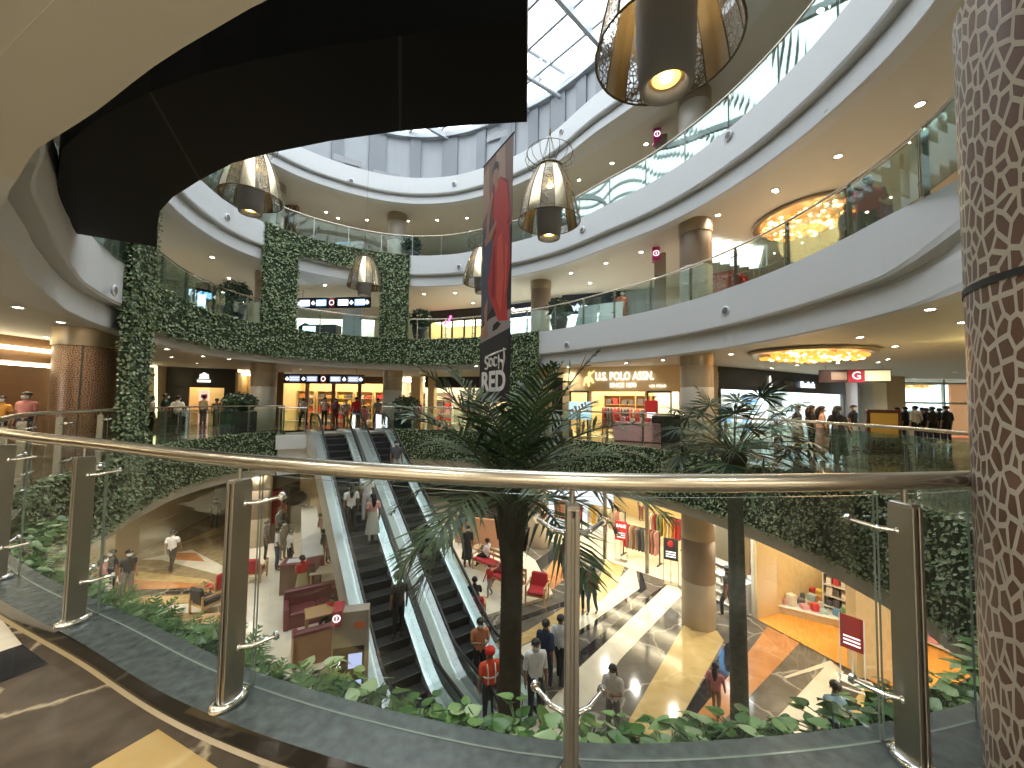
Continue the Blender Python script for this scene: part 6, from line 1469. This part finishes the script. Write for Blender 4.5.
def body_mesh(pose, build):
    """the continuous figure and the faces that belong to each stretch of it"""
    key = (pose, build)
    if key in _body: return _body[key]
    J = joints(pose); names = list(J); bm = bmesh.new(); sk = bm.verts.layers.skin.verify(); vm = {}
    for n in names:
        v = bm.verts.new(J[n]); r = RADS.get(n) or RADS[n[:-1]]; f = build if n in ('pel', 'waist', 'chest', 'hipl', 'hipr', 'shl', 'shr') else (1+(build-1)*.4)
        v[sk].radius = (r*f, r*f); v[sk].use_root = (n == 'pel'); vm[n] = v
    for a, b_ in BONES: bm.edges.new((vm[a], vm[b_]))
    me = bpy.data.meshes.new('figure'); bm.to_mesh(me); bm.free(); ob = bpy.data.objects.new('figure', me); COL.objects.link(ob)
    ob.modifiers.new('skin', 'SKIN').use_smooth_shade = True; sd = ob.modifiers.new('sub', 'SUBSURF'); sd.levels = 1; sd.render_levels = 1
    dg = bpy.context.evaluated_depsgraph_get(); out = bpy.data.meshes.new_from_object(ob.evaluated_get(dg)); bpy.data.objects.remove(ob); bpy.data.meshes.remove(me)
    V = np.array([tuple(v.co) for v in out.vertices])
    bl = [(a, b_, np.array(J[a]), np.array(J[b_])) for a, b_ in BONES]
    def near(P):
        best = None
        for i, (a, b_, p, q) in enumerate(bl):
            d = q-p; t = np.clip(((P-p)@d)/(d@d), 0, 1); e = np.linalg.norm(P-(p+t[:, None]*d), axis=1)/( .5*((RADS.get(a) or RADS[a[:-1]])+(RADS.get(b_) or RADS[b_[:-1]])))
            if best is None: best = [e, np.zeros(len(P), int)+i, t.copy()]
            else: k = e < best[0]; best[0][k] = e[k]; best[1][k] = i; best[2][k] = t[k]
        return best[1], best[2]
    bi, bt = near(V)
    for k in range(len(V)):     # flatten the trunk front to back, widen the shoulders a little
        a, b_ = bl[bi[k]][0], bl[bi[k]][1]
        if a in ('pel', 'waist', 'chest') and b_ not in ('nb',) and b_[:2] != 'hi': V[k, 1] = V[k, 1]*.80; V[k, 0] *= 1.08
    for k, v in enumerate(out.vertices): v.co = V[k]
    # nose, eyes and the fingers belong to the same mesh
    mb = MB(); Fc = [tuple(p.vertices) for p in out.polygons]; mb.v = [tuple(v) for v in V]; mb.f = list(Fc); mb.m = [0]*len(Fc); mb.sm = [True]*len(Fc)
    h = J['hc']; mb.ball((h.x, h.y+.097, h.z-.015), .016, 6, 4, (.8, 1, 1.3)); mb.ball((h.x-.098, h.y-.01, h.z-.005), .022, 6, 4, (.5, .8, 1.2)); mb.ball((h.x+.098, h.y-.01, h.z-.005), .022, 6, 4, (.5, .8, 1.2))
    for n, s in (('l', -1), ('r', 1)):
        w, d = J['wr'+n], (J['hd'+n]-J['wr'+n]).normalized(); side = d.cross(V3(1, 0, 0) if abs(d.x) < .9 else V3(0, 0, 1)).normalized(); cr = V3(-s*.4, .2, -.2)
        for k in range(4):
            b0 = J['hd'+n]+side*(.022*(1.5-k))*.8; L = (.062, .070, .066, .052)[k]; mb.tube([b0-d*.01, b0+d*L*.55, b0+(d+cr*.35).normalized()*L], [.010, .009, .007], 5)
        b0 = w+d*.035+side*.028; mb.tube([b0, b0+(d*.6+side*.8).normalized()*.03, b0+(d+side*.5).normalized()*.055], [.011, .010, .008], 5)
    fcent = np.array([V[list(f)].mean(0) for f in Fc]); fi, ft = near(fcent)
    reg = [(bl[i][0].rstrip('lr') if bl[i][0] not in ('pel',) else 'pel', bl[i][1], float(t)) for i, t in zip(fi, ft)]
    nrm = np.array([tuple(v.normal) for v in out.vertices])
    r = (mb, V, Fc, reg, nrm, J); _body[key] = r; bpy.data.meshes.remove(out)
    return r
_shell = {}
def shell(pose, build, which):
    """cloth lying a finger's width over part of the figure"""
    key = (pose, build, which)
    if key in _shell: return _shell[key]
    mb, V, Fc, reg, nrm, J = body_mesh(pose, build); keep = []
    for f, (a, b_, t) in zip(Fc, reg):
        torso = a in ('waist', 'chest') and b_ in ('chest', 'nb', 'shl', 'shr') or (a == 'pel' and b_ == 'waist') or (a == 'chest' and b_[:2] == 'sh')
        if which[0] == 's':
            ok = torso or (a == 'sh' and (t < .72 or which == 'shirt_long')) or (a == 'el' and which == 'shirt_long' and t < .9) or (a == 'nb' and t < .2)
        elif which in ('trousers', 'shorts'):
            ok = (a == 'pel' and b_[:2] == 'hi') or (a == 'pel' and t < .35) or a == 'hip' or (a == 'kn' and t < (.93 if which == 'trousers' else .02))
        else: ok = (a == 'an') or (a == 'kn' and t > .95)
        if ok: keep.append(f)
    idx = sorted({i for f in keep for i in f}); mp = {i: k for k, i in enumerate(idx)}; g = .013 if which[0] == 's' and which != 'shoes' and which != 'shorts' else (.010 if which in ('trousers', 'shorts') else .012)
    me = bpy.data.meshes.new(which); me.from_pydata([tuple(V[i]+nrm[i]*g) for i in idx], [], [tuple(mp[i] for i in f) for f in keep]); me.polygons.foreach_set('use_smooth', [True]*len(keep)); me.materials.append(None); me.update()
    _shell[key] = me; return me
_bm = {}
def person(label, p, heading, pose='stand', h=1.68, top=(.5, .5, .5), bottom=(.03, .03, .04), sleeve='short', hair='short', skin=0, mask=True, legs='trousers', skirt=None, skirt_len=.9, scarf=None, bag=None, cap=None, vest=None, build=1.0, shoes=0, group=None):
    base = (pose, build); mb, V, Fc, reg, nrm, J = body_mesh(pose, build)
    if base not in _bm:
        o = MB(); o.v, o.f, o.m, o.sm = mb.v, mb.f, [0]*len(mb.f), mb.sm; me_o = o.build('person', SKINS[0]); _bm[base] = me_o.data; o_ = me_o
    else: o_ = bpy.data.objects.new('person', _bm[base]); COL.objects.link(o_)
    o_.material_slots[0].link = 'OBJECT'; o_.material_slots[0].material = SKINS[skin]
    o_.location = p; o_.rotation_euler = (0, 0, math.radians(heading)); s = h/1.70; o_.scale = (s, s, s)
    tag(o_, label, 'person', group)
    def cm(c): return mat('cloth_%d_%d_%d' % tuple(int(q*100) for q in c), c, .8, var=.14, scale=12)
    def part(which, name, m):
        me = shell(pose, build, which); c = bpy.data.objects.new(name, me); COL.objects.link(c); c.parent = o_; c.material_slots[0].link = 'OBJECT'; c.material_slots[0].material = m; return c
    part('shirt_long' if sleeve == 'long' else 'shirt', 'shirt', cm(top))
    if legs: part(legs, legs, cm(bottom))
    part('shoes', 'shoes', SHOEW if shoes else SHOE)
    hc = J['hc']; b = MB()
    n = 12; rows = []
    for i in range(6):
        row = []
        for j in range(n):
            f = 2*PI*j/n; a = PI*(.60-.22*max(0, math.sin(f))+.06*max(0, -math.sin(f)))*i/5
            row.append((hc.x+.102*math.sin(a)*math.cos(f), hc.y-.012+.116*math.sin(a)*math.sin(f), hc.z+.03+.095*math.cos(a)))
        rows.append(row)
    b.add([q for r in rows for q in r], [(i*n+j, i*n+(j+1) % n, (i+1)*n+(j+1) % n, (i+1)*n+j) for i in range(5) for j in range(n)], True)
    if hair == 'long': b.tube([(hc.x, hc.y-.085, hc.z+.03), (hc.x, hc.y-.12, hc.z-.08), (hc.x, hc.y-.13, hc.z-.22), (hc.x, hc.y-.12, hc.z-.34)], [.06, .085, .075, .03], 8)
    if hair == 'bun': b.ball((hc.x, hc.y-.14, hc.z+.02), .055, 8, 6)
    b.build('hair', HAIR, o_)
    if mask:
        b = MB(); b.add([(hc.x+.088*math.sin(a)*f, hc.y+.012+.098*math.cos(a)*f, hc.z+dz) for dz, f in ((.008, 1), (-.035, 1.04), (-.085, .78)) for a in (-1.3, -.8, -.35, 0, .35, .8, 1.3)], [(r*7+k, r*7+k+1, (r+1)*7+k+1, (r+1)*7+k) for r in range(2) for k in range(6)], True); b.build('face_mask', MASK, o_)
    else:
        b = MB(); 
        for sg in (-1, 1): b.ball((hc.x+sg*.034, hc.y+.088, hc.z+.015), .010, 6, 4)
        b.box((hc.x, hc.y+.094, hc.z-.055), (.05, .012, .012)); b.build('eyes_and_mouth', HAIR, o_)
    if skirt:
        pz = J['pel'].z; b = MB(); b.lathe([(.148*build, pz+.14), (.165*build, pz), (.21, pz-skirt_len*.5), (.25, pz-skirt_len)], (0, J['pel'].y, 0), 18, M=Matrix.Diagonal((1, .85, 1))); b.build('skirt', cm(skirt), o_)
    if scarf: b = MB(); ch = J['chest']; b.tube([(-.13, ch.y+.10, ch.z+.02), (.0, ch.y+.125, ch.z+.1), (.15, ch.y+.02, ch.z+.19), (.10, ch.y-.12, ch.z+.02), (.05, ch.y-.14, ch.z-.3)], [.05, .06, .05, .06, .04], 7); b.build('scarf', cm(scarf), o_)
    if bag: b = MB(); b.box((.26, -.02, J['hipr'].z+.02), (.10, .28, .24), bev=.03); b.tube([(.24, .02, J['hipr'].z+.14), (.12, .14, J['chest'].z), (-.08, .02, J['nb'].z+.03), (.05, -.13, J['chest'].z), (.24, -.06, J['hipr'].z+.14)], .012, 5); b.build('shoulder_bag', cm(bag), o_)
    if cap: b = MB(); b.lathe([(.118, -.005), (.118, .05), (.09, .10), (0, .115)], (hc.x, hc.y-.01, hc.z+.02), 14); b.box((hc.x, hc.y+.13, hc.z+.025), (.15, .10, .015)); b.build('cap', cm(cap), o_)
    if vest:
        me = shell(pose, build, 'shirt').copy(); c = bpy.data.objects.new('reflective_vest', me); COL.objects.link(c); c.parent = o_; c.scale = (1.05, 1.10, 1.002); me.materials.clear(); me.materials.append(cm(vest))
        b = MB(); ch = J['chest']
        for sg in (-1, 1): b.tube([(sg*.08, -.148, ch.z-.22), (sg*.085, -.15, ch.z), (sg*.09, -.10, ch.z+.14), (sg*.09, .05, ch.z+.15), (sg*.085, .148, ch.z), (sg*.08, .145, ch.z-.22)], .017, 5)
        b.tube([(.185*math.cos(2*PI*k/16), .155*math.sin(2*PI*k/16), ch.z-.10) for k in range(16)], .017, 5, closed=True); b.build('reflective_strips', mat('silver_strip', (.75, .75, .72), .3, .3), o_)
    return o_
def on0(x, y): p = at(x, y, Z0); return p
def up1(x, d): p = atd(x, 400, d); return Vector((p.x, p.y, Z1))
WHT = (.72, .72, .72); BLK = (.018, .018, .02); JEAN = (.05, .08, .15); REDC = (.55, .03, .03); NAV = (.02, .03, .07); PNK = (.65, .28, .28); GRY = (.25, .25, .25)
TILE = .1
# -- ground floor, left concourse
person('person in a white tee and dark trousers walking away across the left concourse', on0(171, 572), 12, 'walk', top=WHT, bottom=(.05, .045, .04), mask=False)
person('person dressed all in black standing by the ochre wall at left', on0(214, 530), 200, 'stand', top=BLK, bottom=BLK)
person('tall person in a dark shirt beside a family group at left', on0(126, 601), 250, 'stand', 1.74, top=(.03, .028, .025), bottom=(.20, .19, .17))
person('person in dark clothes in the middle of the family group at left', on0(110, 598), 160, 'stand', 1.66, top=(.02, .02, .022), bottom=BLK)
person('person in a pink kurta with long hair in the family group at left', on0(101, 603), 290, 'stand', 1.56, top=(.45, .22, .20), bottom=(.3, .15, .14), hair='long', skirt=(.45, .22, .20), skirt_len=.45)
person('small child in a white shirt in the family group at left', on0(118, 603), 300, 'stand', 1.08, top=WHT, bottom=(.25, .22, .2))
person('toddler in white held close to the pink kurta at left', on0(106, 607), 200, 'stand', .85, top=WHT, bottom=WHT)
# -- cafe
U = Vector((0, 0, TILE))
person('person in black at the back of the cafe by the column', on0(262, 522)+U, 250, 'stand', top=BLK, bottom=BLK)
person('person in an orange shirt at the far end of the cafe counter', on0(283, 533)+U, 330, 'stand', top=(.62, .18, .05), bottom=(.03, .03, .03))
person('person in dark shirt left of two in white shirts at the cafe', on0(265, 563)+U, 300, 'stand', top=(.05, .05, .07), bottom=(.04, .04, .05))
person('person in a white shirt and blue jeans in front of the cafe counter', on0(276, 573)+U, 300, 'hip', 1.72, top=WHT, bottom=JEAN)
person('person in a white tee and black trousers leaning at the cafe counter corner', on0(289, 574)+U, 320, 'stand', 1.68, top=WHT, bottom=BLK)
person('person in khaki behind the two white shirts at the cafe', on0(282, 562)+U, 250, 'stand', 1.66, top=(.35, .28, .18), bottom=(.3, .25, .17))
person('cafe worker in red top and green skirt beside the counter end', on0(301, 606)+U, 60, 'phone', 1.60, top=REDC, bottom=(.4, .34, .18), skirt=(.42, .38, .2), skirt_len=.5, hair='bun')
person('person in dark red apron behind the long cafe counter', on0(319, 553)+U, 100, 'stand', top=(.16, .04, .05), bottom=BLK, hair='bun')
person('person in dark clothes behind the counter near the escalator', on0(322, 574)+U, 100, 'stand', top=(.05, .045, .05), bottom=(.30, .04, .05))
person('person with dark hair seated far back in the cafe', on0(306, 512)+U, 120, 'sit', 1.6, top=(.10, .08, .07), bottom=BLK)
person('person in grey queuing behind the cafe column', on0(278, 545)+U, 270, 'stand', 1.7, top=(.2, .2, .22), bottom=(.06, .06, .08))
person('person in pale blue by the far counter end', on0(328, 565)+U, 260, 'stand', 1.6, top=(.3, .5, .55), bottom=BLK)
# -- on the escalators
RZE = math.degrees(EA)
def onesc(w, y, dx=0): p = epos(w, y)+EP*dx; k = math.floor((y-FL0)/(RUN/24)); return Vector((p.x, p.y, Z0+(k+.5)*RISE/24+.015))
person('person in a white blouse and black trousers riding up the left escalator', onesc(0, 5.8, -.30), RZE, 'stand', top=WHT, bottom=BLK, hair='long')
person('person all in white riding up the left escalator', onesc(0, 6.2, .30), RZE, 'stand', 1.66, top=WHT, bottom=(.6, .62, .64))
person('person in a pink top and pale skirt on the left escalator', onesc(0, 5.35, .28), RZE, 'stand', 1.6, top=(.66, .36, .33), bottom=(.5, .48, .42), skirt=(.52, .52, .46), skirt_len=.6, hair='long')
person('person in dark clothes low on the left escalator, half behind palm fronds', onesc(0, 2.6, .22), RZE, 'stand', 1.66, top=(.04, .03, .03), bottom=BLK)
person('person in dark jacket coming down the right escalator near its top', onesc(1, 7.6, .0), RZE+180, 'stand', 1.68, top=(.10, .10, .11), bottom=(.42, .40, .38))
# -- right of the escalators
person('person in a long black coat standing on the pale platform behind the palm', on0(467, 569)+U, 200, 'stand', 1.70, top=BLK, bottom=BLK, sleeve='long', skirt=BLK, skirt_len=.6)
person('child in a red tee and grey trousers walking on the pale platform', on0(489, 600)+U, 130, 'walk', 1.15, top=REDC, bottom=GRY)
person('person in dark maroon walking past the clothing shop', on0(564, 580), 150, 'walk', 1.66, top=(.16, .04, .05), bottom=(.04, .04, .05))
person('person in black carrying something beside one in a red jacket', on0(580, 611), 160, 'stand', 1.68, top=BLK, bottom=(.03, .03, .035))
person('person in a red jacket and jeans with white bag, beside one in black', on0(592, 615), 140, 'walk2', 1.60, top=(.58, .07, .09), bottom=JEAN, sleeve='long', hair='long', bag=(.6, .58, .55))
person('person in an orange printed shirt and black trousers at the foot of the right escalator', on0(479, 688), 200, 'phone', 1.70, top=(.50, .20, .10), bottom=BLK)
person('guard in a red cap and orange vest with silver strips below the escalators', on0(489, 727), 20, 'stand', 1.66, top=(.16, .03, .03), bottom=(.05, .05, .06), cap=(.62, .03, .02), vest=(.80, .09, .03), mask=False)
person('person in a white shirt half hidden behind the trunk of the larger palm', on0(502, 713), 100, 'stand', 1.66, top=WHT, bottom=(.12, .08, .06))
person('stout person in a white shirt and face mask right of the palm trunk', on0(535, 722), 190, 'stand', 1.78, top=(.74, .75, .76), bottom=(.03, .035, .05), sleeve='long', build=1.15)
person('person in navy blue walking beside one in white, right of the palm trunk', on0(545, 692), 330, 'walk2', 1.72, top=NAV, bottom=NAV, sleeve='long')
person('person in a white shirt and black trousers walking, right of the masked stout person', on0(560, 685), 335, 'walk', 1.72, top=WHT, bottom=BLK, sleeve='long')
person('person in a pale blouse with long dark hair, right of the middle steel post', on0(613, 743), 150, 'phone', 1.60, top=(.72, .66, .60), bottom=(.2, .2, .2), hair='long', sleeve='long')
person('girl in a pink top and grey shorts running by the slim palm trunk', on0(716, 722), 320, 'walk', 1.28, top=(.62, .20, .22), bottom=(.32, .34, .36), legs='shorts', hair='long', mask=False)
person('person in black with a bag between the round column and the slim palm', on0(728, 619), 30, 'walk', 1.72, top=BLK, bottom=BLK, bag=(.03, .03, .03))
person('person with black hair in a pale blue shirt at lower right behind the plants', on0(838, 770), 350, 'stand', 1.66, top=(.25, .38, .45), bottom=BLK, mask=False)
person('person in a light shirt inside the clothing shop at far back', on0(641, 521), 200, 'stand', 1.6, top=(.55, .50, .44), bottom=(.2, .1, .1))
# -- our storey
person('person in a coral pink shirt and mask by the left railing, before the sari shop', up1(27, 10.6), 195, 'stand', 1.66, top=(.62, .25, .24), bottom=(.05, .06, .09), build=1.12)
person('person in orange at the far left edge of the view', up1(2, 10.9), 200, 'stand', 1.55, top=(.60, .28, .05), bottom=BLK)
person('person in a white top with dark hair beside the tall green strip', up1(152, 16.2), 340, 'stand', 1.62, top=(.66, .56, .50), bottom=BLK, hair='long')
person('person in a dark green shirt and jeans left of one carrying a white bag', up1(165.5, 16.0), 330, 'stand', 1.72, top=(.02, .05, .035), bottom=(.10, .13, .17))
person('person in pale shirt carrying a white bag, before the black shoe shop', up1(178, 16.2), 20, 'walk', 1.66, top=(.62, .58, .50), bottom=(.03, .03, .04), bag=(.7, .7, .7))
person('person in khaki standing at the lit shoe shelves', up1(204, 20.2), 0, 'stand', 1.70, top=(.52, .42, .22), bottom=(.12, .06, .05))
person('person in brown at right of the shoe shelves', up1(217, 20.0), 20, 'stand', 1.55, top=(.16, .10, .07), bottom=(.05, .04, .04))
person('person in black left of the wooden planter', up1(228, 18.6), 40, 'stand', 1.6, top=BLK, bottom=(.45, .42, .36))
person('person in white with dark trousers walking left of the escalator landing', up1(304, 21.0), 60, 'walk', 1.66, top=(.66, .65, .62), bottom=BLK, sleeve='long')
person('person in pale pink top and black trousers at the head of the left escalator', up1(325, 22.0), 185, 'stand', 1.68, top=(.64, .48, .42), bottom=BLK, hair='long')
person('person in dark plum between the pink top and the red shirt on the landing', up1(336, 22.4), 170, 'stand', 1.64, top=(.17, .07, .10), bottom=(.2, .05, .06), hair='long')
person('person in white behind the red shirt on the landing', up1(346.5, 23.0), 180, 'stand', 1.60, top=(.66, .60, .58), bottom=(.4, .2, .2))
person('person in a bright red shirt and jeans seen from behind on the landing', up1(356.5, 21.6), 5, 'stand', 1.74, top=(.62, .02, .03), bottom=JEAN, build=1.1)
person('child in pink beside the red shirt on the landing', up1(365, 21.9), 10, 'stand', 1.25, top=(.60, .2, .22), bottom=(.5, .15, .17))
person('person in grey right of the landing by the railing', up1(378, 22.6), 30, 'stand', 1.7, top=(.22, .24, .22), bottom=(.08, .1, .1))
person('person in dark clothes before the far glass shop left of the banner', up1(413, 25.0), 200, 'stand', 1.66, top=(.04, .04, .05), bottom=BLK)
person('person in a red dress before the far glass shop left of the banner', up1(419, 25.4), 160, 'stand', 1.60, top=(.45, .03, .08), bottom=(.4, .03, .06))
person('person with curly hair in a long dark dress walking by the right railing', up1(837, 10.9), 290, 'walk', 1.62, top=(.02, .02, .022), bottom=BLK, hair='long', skirt=BLK, skirt_len=.7)
person('person in a pale pink dress left of the dark dress by the right railing', up1(821, 11.6), 250, 'stand', 1.60, top=(.60, .40, .34), bottom=(.5, .3, .27), hair='long', skirt=(.58, .36, .31), skirt_len=.7)
person('person in black left of the pale pink dress by the right railing', up1(811, 12.2), 260, 'stand', 1.62, top=BLK, bottom=BLK, hair='long')
person('person in dark top with light skirt behind the smaller palm fronds', up1(797, 12.8), 260, 'stand', 1.6, top=(.03, .03, .03), bottom=BLK, skirt=(.4, .38, .36), skirt_len=.6)
person('person in a black shirt and pale trousers left of the framed poster', up1(853, 14.6), 200, 'stand', 1.66, top=(.015, .015, .018), bottom=(.52, .60, .58))
for x, d, h, top, lab in ((897, 17.2, 1.60, BLK, 'leftmost dark-clothed person of the crowd at the glazed entrance'), (905, 18.0, 1.64, (.03, .03, .04), 'person in black just left of the white shirt in the entrance crowd'), (915, 16.4, 1.68, (.66, .63, .58), 'person in a white shirt with a dark strap in the entrance crowd'), (926, 17.4, 1.60, BLK, 'person in black just right of the white shirt in the entrance crowd'), (932, 16.6, 1.66, (.04, .03, .03), 'person in dark brown in the middle of the entrance crowd'), (939, 17.6, 1.60, BLK, 'short person in black in the middle right of the entrance crowd'), (946, 16.8, 1.70, BLK, 'tall person in black at the right end of the entrance crowd'), (922, 18.8, 1.62, (.10, .08, .08), 'person at the back of the entrance crowd')):
    person(lab, up1(x, d), 0, 'stand', h, top=top, bottom=BLK, sleeve='long', bag=(.02, .02, .02) if x == 915 else None)
# -- upper storeys
def upz(x, y, d, z): p = atd(x, y, d); return Vector((p.x, p.y, z))
person('person in a red jacket leaning on the second storey rail at right, foremost one', upz(866, 200, 7.75, Z2), 150, 'rail', 1.70, top=(.50, .03, .06), bottom=(.03, .03, .04), sleeve='long', build=1.1)
person('person in grey with a pale bag beside the red jacket at the second storey rail', upz(848, 205, 8.6, Z2), 190, 'stand', 1.62, top=(.20, .22, .25), bottom=(.04, .04, .05), sleeve='long', scarf=(.5, .04, .06))
person('person in dark red behind the couple at the second storey rail', upz(879, 190, 7.9, Z2), 170, 'stand', 1.60, top=(.36, .02, .04), bottom=(.28, .03, .05), sleeve='long', scarf=(.6, .56, .48), hair='long')
person('person in an orange top on the second storey beside the leaning board', upz(622, 300, 15.6, Z2), 180, 'stand', 1.60, top=(.62, .22, .12), bottom=(.55, .2, .1))
person('person in a red jacket at the third storey rail near the top edge', upz(780, 30, 11.2, Z3), 140, 'stand', 1.68, top=(.40, .02, .05), bottom=BLK, sleeve='long')
person('person in dark clothes behind the third storey glass, far left', upz(318, 225, 23.2, Z3), 180, 'stand', 1.68, top=BLK, bottom=BLK)
person('child in a red top seated at the wooden table between the maroon sofas', on0(331, 634)+Vector((0, 0, .12)), 160, 'sit', 1.30, top=REDC, bottom=BLK, mask=False)
person('person in white seated on the wooden bench right of the escalators', on0(487, 571)+Vector((0, 0, .1)), 60, 'sit', 1.62, top=WHT, bottom=BLK, mask=False)
person('person in a red dress seated on the bench left of the palm trunk', on0(504, 588)+Vector((0, 0, .1)), 60, 'sit', 1.60, top=(.42, .03, .06), bottom=(.36, .03, .05), hair='long')
person('person in dark clothes seated with back to us in the wooden armchair by the escalator', on0(474, 619)+Vector((0, 0, .1)), 5, 'sit', 1.62, top=(.03, .03, .035), bottom=BLK)
# ------------------------------------------------------------------ lamps added for fill light: ground floor and the ceiling over our heads
DL0_FILL = []
for d in range(10, 350, 12):
    if 236 < d < 318: continue
    p = ringp(d, 1.6); DL0_FILL.append(p)
_fill0 = bpy.data.lights.new('lamp', 'SPOT'); _fill0.energy = 140; _fill0.color = (1, .92, .78); _fill0.spot_size = 2.7; _fill0.spot_blend = .9; _fill0.shadow_soft_size = .06
for p in DL0_FILL:  # added to brighten the ground floor, mostly out of sight
    o = dup(_dl, (p.x, p.y, -1.62)); o['label'] = 'added fill downlight under our storey, over the ground floor walkway'; [setattr(c, 'data', _fill0) for c in o.children if c.type == 'LIGHT']; o['group'] = 'added fill downlights over the ground floor'
for d in range(240, 318, 9):  # unseen downlights added to brighten the balcony around us
    for off in (1.5, 3.6):
        p = ringp(d, off)
        if (p-Vector((2.3, 1.29))).length < .8: continue
        o = dup(_dl, (p.x, p.y, 3.2)); o['label'] = 'fill downlight added in the ceiling over our heads, out of view'; o['group'] = 'added fill downlights over our heads'
